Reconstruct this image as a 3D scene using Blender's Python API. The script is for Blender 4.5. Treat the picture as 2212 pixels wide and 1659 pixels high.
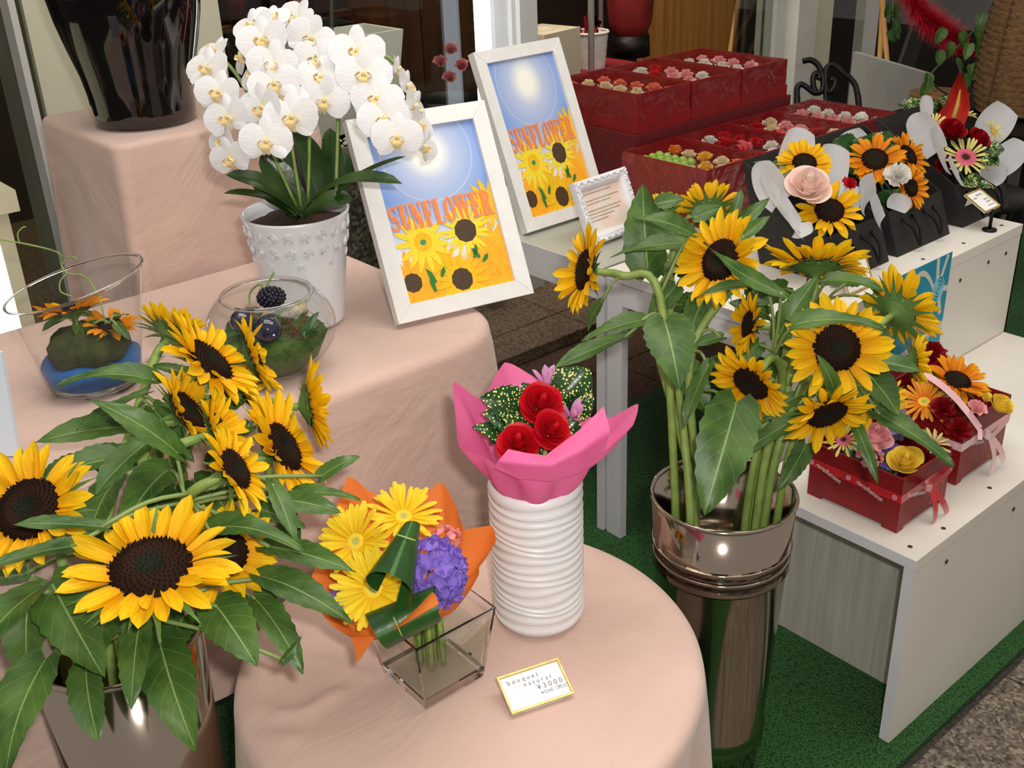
import bpy, math, random
from mathutils import Vector, Matrix, Quaternion
from math import sin, cos, pi, radians, sqrt, atan2, floor
random.seed(7)
V = Vector
for o in list(bpy.data.objects): bpy.data.objects.remove(o)
scene = bpy.context.scene
COL = scene.collection

# ------------------------------------------------------------------ camera
PITCH, ROLL, YAW, FOC, CH = 0.45812, -0.04113, 0.87196, 2359.8, 1.5
cf = V((0, cos(PITCH), -sin(PITCH))); _r = V((1, 0, 0)); _u = _r.cross(cf)
cr = _r * cos(ROLL) + _u * sin(ROLL); cu = _u * cos(ROLL) - _r * sin(ROLL)
CAM = V((0, 0, CH))
cd = bpy.data.cameras.new('camera'); cam = bpy.data.objects.new('camera', cd); COL.objects.link(cam)
cd.sensor_fit = 'HORIZONTAL'; cd.sensor_width = 36; cd.lens = 36 * FOC / 2212; cd.clip_start = .02
cam.matrix_world = Matrix(((cr.x, cu.x, -cf.x, 0), (cr.y, cu.y, -cf.y, 0), (cr.z, cu.z, -cf.z, CH), (0, 0, 0, 1)))
scene.camera = cam

# ------------------------------------------------------------------ light
def lin(c): return tuple(((x / 255) / 12.92 if x / 255 <= .04045 else ((x / 255 + .055) / 1.055) ** 2.4) for x in c)
w = bpy.data.worlds.new('world'); scene.world = w; w.use_nodes = True
bg = w.node_tree.nodes['Background']; bg.inputs[0].default_value = (*lin((214, 205, 196)), 1); bg.inputs[1].default_value = .5
def area(name, loc, target, sx, sy, e, col):
    l = bpy.data.lights.new(name, 'AREA'); l.shape = 'RECTANGLE'; l.size = sx; l.size_y = sy; l.energy = e; l.color = col
    o = bpy.data.objects.new(name, l); COL.objects.link(o); o.location = loc
    o.rotation_euler = (V(target) - V(loc)).to_track_quat('-Z', 'Y').to_euler(); return o
area('awning_lamp_offscreen', (.45, 1.55, 3.1), (.45, 1.6, 0), 3.0, 1.3, 50, (1, .94, .87))
area('camera_flash_offscreen', (.07, -.03, 1.60), (.05, 1.6, .70), 0.06, .035, 15, (1, .97, .93))
area('shop_ceiling_lamp_offscreen', (-.40, 3.9, 2.85), (-.5, 4.2, .6), 2.6, .5, 85, (1, .87, .68))
vs = scene.view_settings; vs.view_transform = 'Standard'; vs.look = 'None'; vs.exposure = .16; vs.gamma = 1; vs.use_curve_mapping = False

# ------------------------------------------------------------------ frames of reference (bench axes) and rays of sight
EXV = V((sin(YAW), cos(YAW), 0)); EYV = V((-cos(YAW), sin(YAW), 0)); RZ = atan2(EXV.y, EXV.x)
def W(a, b, z=0): return EXV * a + EYV * b + V((0, 0, z))
def ray(x, y): return cf + cr * ((x - 1106) / FOC) - cu * ((y - 829.5) / FOC)
def D(x, y, d): return CAM + ray(x, y) * d
def G(x, y, z): d = ray(x, y); return CAM + d * ((z - CH) / d.z)
def onEY(x, y, e): d = ray(x, y); return CAM + d * (e / d.dot(EYV))
def onEX(x, y, e): d = ray(x, y); return CAM + d * (e / d.dot(EXV))
def camdir(a): return (cr * a[0] + cu * a[1] - cf * a[2]).normalized()

# ------------------------------------------------------------------ materials
MATS = {}
def nodes(name):
    m = bpy.data.materials.new(name); m.use_nodes = True; nt = m.node_tree
    return m, nt, nt.nodes['Principled BSDF'], nt.nodes.new, nt.links.new
def ramp(nt, fac, stops):
    n = nt.nodes.new('ShaderNodeValToRGB'); e = n.color_ramp.elements
    while len(e) < len(stops): e.new(.5)
    for i, (p, c) in enumerate(stops): e[i].position = p; e[i].color = (*lin(c), 1)
    nt.links.new(fac, n.inputs[0]); return n.outputs[0]
def mat(name, c1, c2=None, scale=8, rough=.5, bump=0, bscale=None, metal=0, spec=.5, trans=0, sub=0, coat=0, stretch=None, emit=0, alpha=1, detail=3, sheen=0):
    if name in MATS: return MATS[name]
    m, nt, p, N, L = nodes(name); MATS[name] = m
    p.inputs['Roughness'].default_value = rough; p.inputs['Metallic'].default_value = metal
    p.inputs['Specular IOR Level'].default_value = spec; p.inputs['Coat Weight'].default_value = coat
    p.inputs['Sheen Weight'].default_value = sheen
    tc = N('ShaderNodeTexCoord'); mp = N('ShaderNodeMapping'); L(tc.outputs['Object'], mp.inputs[0])
    if stretch: mp.inputs['Scale'].default_value = stretch
    nz = N('ShaderNodeTexNoise'); nz.inputs['Scale'].default_value = scale; nz.inputs['Detail'].default_value = detail; L(mp.outputs[0], nz.inputs[0])
    L(ramp(nt, nz.outputs[0], [(.3, c1), (.7, c2 or c1)]), p.inputs['Base Color'])
    if bump:
        b = N('ShaderNodeBump'); b.inputs['Strength'].default_value = bump; b.inputs['Distance'].default_value = .004
        n2 = nz
        if bscale: n2 = N('ShaderNodeTexNoise'); n2.inputs['Scale'].default_value = bscale; n2.inputs['Detail'].default_value = 4; L(mp.outputs[0], n2.inputs[0])
        L(n2.outputs[0], b.inputs['Height']); L(b.outputs[0], p.inputs['Normal'])
    if sub: p.inputs['Subsurface Weight'].default_value = sub; p.inputs['Subsurface Radius'].default_value = (.01, .006, .004)
    if trans: p.inputs['Transmission Weight'].default_value = trans
    if alpha < 1: p.inputs['Alpha'].default_value = alpha
    if emit: p.inputs['Emission Color'].default_value = (*lin(c1), 1); p.inputs['Emission Strength'].default_value = emit
    return m
def thin(name, c, mixf=.35, rough=.5, c2=None, scale=30, spec=.3):
    """paper, petals: diffuse plus light let through from behind"""
    if name in MATS: return MATS[name]
    m = mat(name, c, c2, scale, rough, spec=spec); nt = m.node_tree; p = nt.nodes['Principled BSDF']
    t = nt.nodes.new('ShaderNodeBsdfTranslucent'); mx = nt.nodes.new('ShaderNodeMixShader'); mx.inputs[0].default_value = mixf
    src = p.inputs['Base Color'].links[0].from_socket
    nt.links.new(src, t.inputs[0]); nt.links.new(p.outputs[0], mx.inputs[1]); nt.links.new(t.outputs[0], mx.inputs[2])
    nt.links.new(mx.outputs[0], nt.nodes['Material Output'].inputs[0]); return m
def petalmat(name, base, mid, tip, mixf=.3, streak=.5):
    """colour runs along the petal (local x, 0 to 1), fine streaks across it (local y)"""
    m, nt, p, N, L = nodes(name); MATS[name] = m
    p.inputs['Roughness'].default_value = .55; p.inputs['Specular IOR Level'].default_value = .25
    tc = N('ShaderNodeTexCoord'); sp = N('ShaderNodeSeparateXYZ'); L(tc.outputs['Object'], sp.inputs[0])
    col = ramp(nt, sp.outputs[0], [(.0, base), (.35, mid), (1, tip)])
    mp = N('ShaderNodeMapping'); mp.inputs['Scale'].default_value = (1.5, 26, 1); L(tc.outputs['Object'], mp.inputs[0])
    nz = N('ShaderNodeTexNoise'); nz.inputs['Scale'].default_value = 1.3; L(mp.outputs[0], nz.inputs[0])
    mx = N('ShaderNodeMixRGB'); mx.blend_type = 'MULTIPLY'; mx.inputs[0].default_value = streak
    L(col, mx.inputs[1]); L(ramp(nt, nz.outputs[0], [(.35, (190, 170, 140)), (.62, (255, 255, 255))]), mx.inputs[2])
    L(mx.outputs[0], p.inputs['Base Color'])
    b = N('ShaderNodeBump'); b.inputs['Strength'].default_value = .25; b.inputs['Distance'].default_value = .02; L(nz.outputs[0], b.inputs['Height']); L(b.outputs[0], p.inputs['Normal'])
    t = N('ShaderNodeBsdfTranslucent'); L(mx.outputs[0], t.inputs[0]); ms = N('ShaderNodeMixShader'); ms.inputs[0].default_value = mixf
    L(p.outputs[0], ms.inputs[1]); L(t.outputs[0], ms.inputs[2]); L(ms.outputs[0], nt.nodes['Material Output'].inputs[0]); return m
def leafmat(name, dark, light, vein, spots=None, rough=.42, veins=True):
    """uses the leaf's own uv: u across (.5 = midrib), v along"""
    m, nt, p, N, L = nodes(name); MATS[name] = m
    p.inputs['Roughness'].default_value = rough; p.inputs['Specular IOR Level'].default_value = .4
    tc = N('ShaderNodeTexCoord'); sp = N('ShaderNodeSeparateXYZ'); L(tc.outputs['UV'], sp.inputs[0])
    def M(op, a, b=None):
        n = N('ShaderNodeMath'); n.operation = op
        for i, x in enumerate((a, b)):
            if x is None: continue
            if isinstance(x, (int, float)): n.inputs[i].default_value = x
            else: L(x, n.inputs[i])
        return n.outputs[0]
    au = M('ABSOLUTE', M('SUBTRACT', sp.outputs[0], .5))
    rib = M('LESS_THAN', au, .018)
    side = M('LESS_THAN', M('ABSOLUTE', M('SUBTRACT', M('FRACT', M('SUBTRACT', M('MULTIPLY', sp.outputs[1], 6.0), M('MULTIPLY', au, 3.4))), .5)), .028)
    side = M('MULTIPLY', side, .32 if veins else 0)
    vm = M('MAXIMUM', rib, side)
    nz = N('ShaderNodeTexNoise'); nz.inputs['Scale'].default_value = 28; nz.inputs['Detail'].default_value = 3; L(tc.outputs['Object'], nz.inputs[0])
    col = ramp(nt, nz.outputs[0], [(.32, dark), (.7, light)])
    if spots:
        vo = N('ShaderNodeTexVoronoi'); vo.inputs['Scale'].default_value = spots[1]; L(tc.outputs['Object'], vo.inputs[0])
        n2 = N('ShaderNodeTexNoise'); n2.inputs['Scale'].default_value = spots[1] * .22; L(tc.outputs['Object'], n2.inputs[0])
        thr = M('MULTIPLY', n2.outputs[0], .62); k = M('LESS_THAN', vo.outputs[0], thr)
        mz = N('ShaderNodeMixRGB'); L(k, mz.inputs[0]); L(col, mz.inputs[1]); mz.inputs[2].default_value = (*lin(spots[0]), 1); col = mz.outputs[0]
    mx = N('ShaderNodeMixRGB'); L(vm, mx.inputs[0]); L(col, mx.inputs[1]); mx.inputs[2].default_value = (*lin(vein), 1)
    L(mx.outputs[0], p.inputs['Base Color'])
    b = N('ShaderNodeBump'); b.inputs['Strength'].default_value = .5; b.inputs['Distance'].default_value = .003
    L(M('SUBTRACT', nz.outputs[0], vm), b.inputs['Height']); L(b.outputs[0], p.inputs['Normal'])
    t = N('ShaderNodeBsdfTranslucent'); L(mx.outputs[0], t.inputs[0]); ms = N('ShaderNodeMixShader'); ms.inputs[0].default_value = .12
    L(p.outputs[0], ms.inputs[1]); L(t.outputs[0], ms.inputs[2]); L(ms.outputs[0], nt.nodes['Material Output'].inputs[0]); return m
def glass(name, c=(250, 252, 250), rough=0, ior=1.45):
    m, nt, p, N, L = nodes(name); MATS[name] = m
    p.inputs['Base Color'].default_value = (*lin(c), 1); p.inputs['Roughness'].default_value = rough
    p.inputs['Transmission Weight'].default_value = 1; p.inputs['IOR'].default_value = ior; return m
def film(name, tint=(255, 255, 255), gloss=.12, rough=.08, bump=.0, fres=.55):
    """clear foil or a thin pane: mostly see-through, with a sheen"""
    m, nt, p, N, L = nodes(name); MATS[name] = m; nt.nodes.remove(p)
    t = N('ShaderNodeBsdfTransparent'); t.inputs[0].default_value = (*lin(tint), 1)
    g = N('ShaderNodeBsdfGlossy'); g.inputs['Roughness'].default_value = rough
    lw = N('ShaderNodeLayerWeight'); lw.inputs[0].default_value = .5; pw_ = N('ShaderNodeMath'); pw_.operation = 'POWER'; L(lw.outputs['Facing'], pw_.inputs[0]); pw_.inputs[1].default_value = 3
    a = N('ShaderNodeMath'); a.operation = 'MULTIPLY_ADD'; L(pw_.outputs[0], a.inputs[0]); a.inputs[1].default_value = fres; a.inputs[2].default_value = gloss
    if bump:
        tc = N('ShaderNodeTexCoord'); nz = N('ShaderNodeTexNoise'); nz.inputs['Scale'].default_value = 14; nz.inputs['Distortion'].default_value = 1.5; L(tc.outputs['Object'], nz.inputs[0])
        b = N('ShaderNodeBump'); b.inputs['Strength'].default_value = bump; b.inputs['Distance'].default_value = .03; L(nz.outputs[0], b.inputs['Height'])
        L(b.outputs[0], g.inputs['Normal']); L(b.outputs[0], lw.inputs['Normal'])
    ms = N('ShaderNodeMixShader'); L(a.outputs[0], ms.inputs[0]); L(t.outputs[0], ms.inputs[1]); L(g.outputs[0], ms.inputs[2])
    L(ms.outputs[0], nt.nodes['Material Output'].inputs[0]); return m

# ------------------------------------------------------------------ mesh builder
class B:
    def __init__(s): s.v = []; s.f = []; s.uv = {}
    def add(s, vs, fs):
        k = len(s.v); s.v += [V(p) for p in vs]; s.f += [tuple(k + i for i in q) for q in fs]; return s
    def box(s, a, b, M=None):
        x0, y0, z0 = a; x1, y1, z1 = b
        vs = [V(p) for p in ((x0, y0, z0), (x1, y0, z0), (x1, y1, z0), (x0, y1, z0), (x0, y0, z1), (x1, y0, z1), (x1, y1, z1), (x0, y1, z1))]
        if M: vs = [M @ p for p in vs]
        return s.add(vs, [(0, 3, 2, 1), (4, 5, 6, 7), (0, 1, 5, 4), (1, 2, 6, 5), (2, 3, 7, 6), (3, 0, 4, 7)])
    def tube(s, path, rad, n=8, cap=True):
        path = [V(p) for p in path]; k = len(path); rad = rad if isinstance(rad, (list, tuple)) else [rad] * k
        vs = []; up = V((0, 0, 1)); t = (path[1] - path[0]).normalized()
        a = t.cross(up) if abs(t.z) < .95 else t.cross(V((1, 0, 0)))
        a.normalize()
        for i, p in enumerate(path):
            t = (path[min(i + 1, k - 1)] - path[max(i - 1, 0)]).normalized()
            a = (a - t * a.dot(t)).normalized(); b = t.cross(a)
            vs += [p + (a * cos(2 * pi * j / n) + b * sin(2 * pi * j / n)) * rad[i] for j in range(n)]
        fs = [(i * n + j, i * n + (j + 1) % n, (i + 1) * n + (j + 1) % n, (i + 1) * n + j) for i in range(k - 1) for j in range(n)]
        if cap: fs += [tuple(range(n))[::-1], tuple((k - 1) * n + j for j in range(n))]
        return s.add(vs, fs)
    def lathe(s, prof, n=40, c=(0, 0, 0), fn=None):
        vs = []; c = V(c)
        for r, z in prof:
            for j in range(n):
                a = 2 * pi * j / n; rr = r; zz = z
                if fn: rr, zz = fn(r, z, a)
                vs.append(c + V((rr * cos(a), rr * sin(a), zz)))
        k = len(prof)
        return s.add(vs, [(i * n + j, i * n + (j + 1) % n, (i + 1) * n + (j + 1) % n, (i + 1) * n + j) for i in range(k - 1) for j in range(n)])
    def disc(s, r, z, n=40, c=(0, 0, 0)):
        c = V(c); return s.add([c + V((r * cos(2 * pi * j / n), r * sin(2 * pi * j / n), z)) for j in range(n)], [tuple(range(n))])
    def grid(s, fn, nu, nv, closed=False):
        k = len(s.v); m = len(s.f)
        for i in range(nu + 1):
            for j in range(nv + 1): s.v.append(V(fn(i / nu, j / nv)))
        for i in range(nu):
            for j in range(nv):
                q = (k + i * (nv + 1) + j, k + (i + 1) * (nv + 1) + j, k + (i + 1) * (nv + 1) + j + 1, k + i * (nv + 1) + j + 1)
                s.uv[len(s.f)] = [(j / nv, i / nu), (j / nv, (i + 1) / nu), ((j + 1) / nv, (i + 1) / nu), ((j + 1) / nv, i / nu)]; s.f.append(q)
        return s
    def ball(s, c, r, n=8, m=6, sq=(1, 1, 1)):
        c = V(c); vs = [c + V((0, 0, -r * sq[2]))]
        for i in range(1, m):
            a = -pi / 2 + pi * i / m
            vs += [c + V((r * cos(a) * cos(2 * pi * j / n) * sq[0], r * cos(a) * sin(2 * pi * j / n) * sq[1], r * sin(a) * sq[2])) for j in range(n)]
        vs.append(c + V((0, 0, r * sq[2]))); L = len(vs) - 1
        fs = [(0, 1 + (j + 1) % n, 1 + j) for j in range(n)]
        for i in range(m - 2): fs += [(1 + i * n + j, 1 + i * n + (j + 1) % n, 1 + (i + 1) * n + (j + 1) % n, 1 + (i + 1) * n + j) for j in range(n)]
        fs += [(L, 1 + (m - 2) * n + j, 1 + (m - 2) * n + (j + 1) % n) for j in range(n)]
        return s.add(vs, fs)
    def poly(s, pts, z=0): return s.add([(p[0], p[1], z) for p in pts], [tuple(range(len(pts)))])
    def mesh(s, name, mats, smooth=True, org=None):
        me = bpy.data.meshes.new(name); o = org or V((0, 0, 0))
        me.from_pydata([p - o for p in s.v], [], s.f)
        if s.uv:
            ul = me.uv_layers.new(name='uv'); d = [(0.5, 0.5)] * len(me.loops)
            for pi_, q in s.uv.items():
                ls = me.polygons[pi_].loop_start
                for i, t in enumerate(q): d[ls + i] = t
            ul.data.foreach_set('uv', [c for t in d for c in t])
        me.materials.append(mats)
        if smooth: me.shade_smooth()
        return me
def link(name, me, parent=None, M=None):
    o = bpy.data.objects.new(name, me); COL.objects.link(o)
    if parent: o.parent = parent
    if M is not None: o.matrix_local = M
    return o
def ob(name, b, m, parent=None, smooth=True, org=None, M=None):
    """one mesh object; org = the world point its vertices are measured from (its parent's place, or its own)"""
    o = link(name, b.mesh(name, m, smooth, org), parent, M)
    if org is not None and parent is None: o.location = org
    return o
def tag(o, label, cat, group=None):
    o['label'] = label; o['category'] = cat
    if group: o['group'] = group
    return o
def thing(name, label, cat, loc=(0, 0, 0), rz=0, group=None):
    o = bpy.data.objects.new(name, None); COL.objects.link(o); o.empty_display_size = .02
    o.location = loc; o.rotation_euler = (0, 0, rz); return tag(o, label, cat, group)
def struct(name, b, m, smooth=False, rz=0, loc=None):
    o = ob(name, b, m, None, smooth); o['kind'] = 'structure'; o.rotation_euler = (0, 0, rz)
    if loc is not None: o.location = loc
    return o
def orient(P, n, up=None, roll=0):
    """matrix: local z along n, placed at P"""
    n = V(n).normalized(); up = up or cu
    x = up.cross(n)
    if x.length < 1e-3: x = cr.copy()
    x.normalize(); y = n.cross(x)
    m = Matrix(((x.x, y.x, n.x, P[0]), (x.y, y.y, n.y, P[1]), (x.z, y.z, n.z, P[2]), (0, 0, 0, 1)))
    return m @ Matrix.Rotation(roll, 4, 'Z')
def bez(p, n=14):
    """smooth path through points (Catmull-Rom)"""
    p = [V(q) for q in p]; q = [p[0] * 2 - p[1]] + p + [p[-1] * 2 - p[-2]]; out = []; k = len(p) - 1; m = max(2, n // k)
    for i in range(k):
        a, b, c, d = q[i:i + 4]
        for j in range(m):
            t = j / m; out.append(.5 * ((2 * b) + (c - a) * t + (2 * a - 5 * b + 4 * c - d) * t * t + (3 * b - a - 3 * c + d) * t ** 3))
    return out + [p[-1]]
def text(s, size, m, name, parent, M, align='LEFT', ext=.0002, sx=1):
    c = bpy.data.curves.new('t', 'FONT'); c.body = s; c.size = size; c.align_x = align; c.extrude = ext
    t = bpy.data.objects.new('t', c); COL.objects.link(t)
    me = bpy.data.meshes.new_from_object(t.evaluated_get(bpy.context.evaluated_depsgraph_get())); bpy.data.objects.remove(t); bpy.data.curves.remove(c)
    for q in me.vertices: q.co.x *= sx
    me.materials.clear(); me.materials.append(m); return link(name, me, parent, M)
T3 = Matrix.Translation
from mathutils.bvhtree import BVHTree
def geo(o):
    """world-space triangles of an object and its parts"""
    vs, fs = [], []
    for q in [o] + list(o.children_recursive):
        if q.type != 'MESH': continue
        k = len(vs); M = q.matrix_world; vs += [M @ v.co for v in q.data.vertices]; fs += [tuple(k + i for i in f.vertices) for f in q.data.polygons]
    return vs, fs
def tree(objs):
    bpy.context.view_layer.update(); V_, F_ = [], []
    for o in objs:
        vs, fs = geo(o); k = len(V_); V_ += vs; F_ += [tuple(k + i for i in f) for f in fs]
    return BVHTree.FromPolygons(V_, F_) if F_ else None
def hits(vs, fs, t): return len(BVHTree.FromPolygons(vs, fs).overlap(t)) if t else 0
def settle(o, others, rng=.05, lat=.0, steps=4):
    """slide a whole thing a little until it no longer cuts into its neighbours"""
    t = tree(others); bpy.context.view_layer.update(); vs, fs = geo(o); best = None
    d = (o.location - CAM).normalized(); c = []
    for i in range(-steps, steps + 1):
        for lx in ((-1, 0, 1) if lat else (0,)):
            for ly in ((-1, 0, 1) if lat else (0,)): c.append(d * (rng * i / steps) + cr * (lat * lx) + cu * (lat * ly))
    for m in sorted(c, key=lambda v: v.length):
        h = hits([v + m for v in vs], fs, t)
        if best is None or h < best[0]: best = (h, m)
        if h == 0: break
    o.location = o.location + best[1]; return o

# ------------------------------------------------------------------ shared materials
WHITE = mat('white_melamine', (232, 228, 218), (224, 219, 208), 3, .45, .03, 60)
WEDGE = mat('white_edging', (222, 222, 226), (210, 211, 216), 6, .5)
WPAINT = mat('white_frame_paint', (236, 236, 232), (228, 228, 225), 30, .42, .04, 200)
CREAM = mat('cream_wall_paint', (203, 200, 176), (190, 188, 164), 2, .6, .05, 30)
DOORW = mat('white_aluminium', (206, 205, 198), (190, 189, 184), 4, .4)
BLACK = mat('black_card', (26, 25, 24), (34, 32, 30), 40, .6, .15, 300)
IRON = mat('black_iron', (18, 17, 16), (30, 28, 26), 60, .45, .2, 120, metal=.6)
GSTEM = mat('green_stem', (112, 138, 62), (142, 164, 84), 40, .5, .15, 120)
REDBOX = mat('red_box_card', (138, 18, 26), (118, 12, 20), 30, .42, .08, 200)
REDDARK = mat('dark_red_card', (104, 12, 18), (88, 8, 14), 20, .6)
CER = mat('white_glazed_ceramic', (232, 233, 236), (224, 226, 230), 8, .22, coat=.4)
MATTC = mat('white_satin_ceramic', (232, 231, 230), (222, 221, 221), 12, .38)
GREYP = mat('grey_planter', (188, 190, 176), (178, 180, 166), 5, .6)
STEEL = mat('polished_steel', (190, 178, 164), (178, 166, 152), 2, .10, metal=1, stretch=(1, 1, .05))
INK = mat('grey_ink', (96, 98, 108), rough=.8); INKB = mat('brown_ink', (120, 84, 74), rough=.8)
PAPER = mat('white_card', (246, 246, 242), (240, 240, 236), 20, .7)
GOLD = mat('gold_edge', (196, 160, 84), (226, 200, 128), 50, .35, metal=.5)
GLASS = glass('clear_glass'); WATER = film('still_water', (246, 251, 246), .02, .02, fres=.3)
FILM2 = film('crinkled_foil', (252, 252, 252), .03, .06, .6, fres=.4)
FILM = film('clear_foil', (252, 252, 252), .012, .10, .35, fres=.28)
PANE = film('shop_window_pane', (205, 210, 208), .03, .02)
LEAF = leafmat('sunflower_leaf', (46, 80, 28), (80, 112, 46), (132, 154, 90))
LEAFY = leafmat('glossy_leaf', (26, 62, 22), (48, 88, 36), (70, 110, 60), rough=.3, veins=False)
LEAFO = leafmat('orchid_leaf', (30, 58, 22), (58, 84, 32), (36, 64, 26), rough=.3, veins=False)
LEAFV = leafmat('spotted_laurel_leaf', (20, 56, 24), (34, 76, 32), (40, 80, 36), ((226, 220, 130), 240), .28, False)
def clothmat():
    m, nt, p, N, L = nodes('pink_beige_tablecloth'); p.inputs['Roughness'].default_value = .85; p.inputs['Specular IOR Level'].default_value = .15; p.inputs['Sheen Weight'].default_value = .25
    tc = N('ShaderNodeTexCoord'); n1 = N('ShaderNodeTexNoise'); n1.inputs['Scale'].default_value = 3.5; n1.inputs['Detail'].default_value = 5; n1.inputs['Distortion'].default_value = 1.2; L(tc.outputs['Object'], n1.inputs[0])
    L(ramp(nt, n1.outputs[0], [(.3, (200, 170, 158)), (.7, (209, 181, 167))]), p.inputs['Base Color'])
    wv = N('ShaderNodeTexNoise'); wv.inputs['Scale'].default_value = 900; L(tc.outputs['Object'], wv.inputs[0])
    ad = N('ShaderNodeMath'); ad.operation = 'MULTIPLY_ADD'; L(wv.outputs[0], ad.inputs[0]); ad.inputs[1].default_value = .02; L(n1.outputs[0], ad.inputs[2])
    b = N('ShaderNodeBump'); b.inputs['Strength'].default_value = .55; b.inputs['Distance'].default_value = .03; L(ad.outputs[0], b.inputs['Height']); L(b.outputs[0], p.inputs['Normal']); return m
CLOTH = clothmat()
def turfmat():
    m, nt, p, N, L = nodes('green_artificial_turf'); p.inputs['Roughness'].default_value = .8
    tc = N('ShaderNodeTexCoord'); vo = N('ShaderNodeTexVoronoi'); vo.inputs['Scale'].default_value = 240; L(tc.outputs['Object'], vo.inputs[0])
    L(ramp(nt, vo.outputs[0], [(.05, (70, 128, 52)), (.5, (36, 92, 36)), (.9, (10, 48, 18))]), p.inputs['Base Color'])
    b = N('ShaderNodeBump'); b.invert = True; b.inputs['Strength'].default_value = .9; b.inputs['Distance'].default_value = .006; L(vo.outputs[0], b.inputs['Height']); L(b.outputs[0], p.inputs['Normal']); return m
def granite(name, a, b, c, sc=160):
    m, nt, p, N, L = nodes(name); p.inputs['Roughness'].default_value = .75
    tc = N('ShaderNodeTexCoord'); vo = N('ShaderNodeTexVoronoi'); vo.inputs['Scale'].default_value = sc; L(tc.outputs['Object'], vo.inputs[0])
    nz = N('ShaderNodeTexNoise'); nz.inputs['Scale'].default_value = sc * .4; nz.inputs['Detail'].default_value = 4; L(tc.outputs['Object'], nz.inputs[0])
    mx = N('ShaderNodeMixRGB'); mx.inputs[0].default_value = .5; L(vo.outputs['Color'], mx.inputs[1]); L(nz.outputs[0], mx.inputs[2])
    bw = N('ShaderNodeRGBToBW'); L(mx.outputs[0], bw.inputs[0])
    L(ramp(nt, bw.outputs[0], [(.28, a), (.5, b), (.72, c)]), p.inputs['Base Color']); return m
def wood(name, a, b, sc=6, horiz=False):
    m, nt, p, N, L = nodes(name); p.inputs['Roughness'].default_value = .5
    tc = N('ShaderNodeTexCoord'); mp = N('ShaderNodeMapping'); mp.inputs['Scale'].default_value = (sc * 3, sc * 3, sc * .12); L(tc.outputs['Object'], mp.inputs[0])
    nz = N('ShaderNodeTexNoise'); nz.inputs['Scale'].default_value = 2; nz.inputs['Detail'].default_value = 5; nz.inputs['Distortion'].default_value = .6; L(mp.outputs[0], nz.inputs[0])
    L(ramp(nt, nz.outputs[0], [(.3, a), (.7, b)]), p.inputs['Base Color']); return m
GRAN = granite('grey_granite', (58, 52, 46), (104, 94, 82), (150, 138, 120)); STEPG = granite('brown_granite', (60, 48, 38), (104, 86, 66), (138, 116, 90), 220)
TERR = granite('terrazzo_stone', (28, 26, 20), (62, 58, 44), (112, 108, 90), 90)
BROWN = granite('brown_paving', (44, 26, 14), (78, 50, 30), (100, 66, 40), 200)
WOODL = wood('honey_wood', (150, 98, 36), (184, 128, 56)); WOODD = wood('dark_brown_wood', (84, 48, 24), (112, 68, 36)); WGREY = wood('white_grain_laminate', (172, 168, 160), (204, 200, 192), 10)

def pieces(parent, fn, name, m, bev=.002):
    for a, b in fn:
        bb = B(); (x0, y0, z0), (x1, y1, z1) = a, b
        vs = [(x0, y0, z0), (x1, y0, z0), (x1, y1, z0), (x0, y1, z0), (x0, y0, z1 - bev), (x1, y0, z1 - bev), (x1, y1, z1 - bev), (x0, y1, z1 - bev), (x0 + bev, y0 + bev, z1), (x1 - bev, y0 + bev, z1), (x1 - bev, y1 - bev, z1), (x0 + bev, y1 - bev, z1)]
        bb.add(vs, [(0, 1, 5, 4), (1, 2, 6, 5), (2, 3, 7, 6), (3, 0, 4, 7), (4, 5, 9, 8), (5, 6, 10, 9), (6, 7, 11, 10), (7, 4, 8, 11), (8, 9, 10, 11)]); ob(name, bb, m, parent, False)

# ------------------------------------------------------------------ ground (all in bench axes: x along the benches, y away from the street)
fl = struct('floor', B().box((-4, -4, -.06), (9, 9, -.016)), granite('joint_grey', (40, 36, 32), (58, 52, 46), (76, 70, 62)), rz=RZ)
tiles = []
for i in range(9):
    for j in range(3):
        x0 = -.6 + i * .4; y0 = .665 - (j + 1) * .3; tiles.append(((x0 + .003, y0 + .003, -.03), (x0 + .397, y0 + .297, -.008)))
pieces(fl, tiles, 'paving_slab', GRAN)
pieces(fl, [((-1 + i * .3 + .002, 1.992 + j * .218 + .002, -.03), (-1 + i * .3 + .298, 1.992 + j * .218 + .216, -.008)) for i in range(15) for j in range(2)], 'brown_paving_tile', BROWN)
tag(ob('turf_mat', B().box((-1.2, .675, -.014), (4.6, 1.99, 0)), turfmat(), None, False), 'green artificial turf mat spread under the tables and benches', 'mat').rotation_euler = (0, 0, RZ)
st = struct('trim_1', B().box((-1.5, 2.44, -.014), (5, 5.6, .022)), STEPG, rz=RZ)
st['label'] = 'brown granite step in front of the shop'
pieces(st, [((-1.5 + i * .65 + .002, 2.432, -.01), (-1.5 + i * .65 + .648, 2.588, .03)) for i in range(10)] + [((-1.5 + i * .65 + .002, 2.594, -.01), (-1.5 + i * .65 + .648, 2.9, .03)) for i in range(10)], 'step_slab', STEPG)

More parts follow.
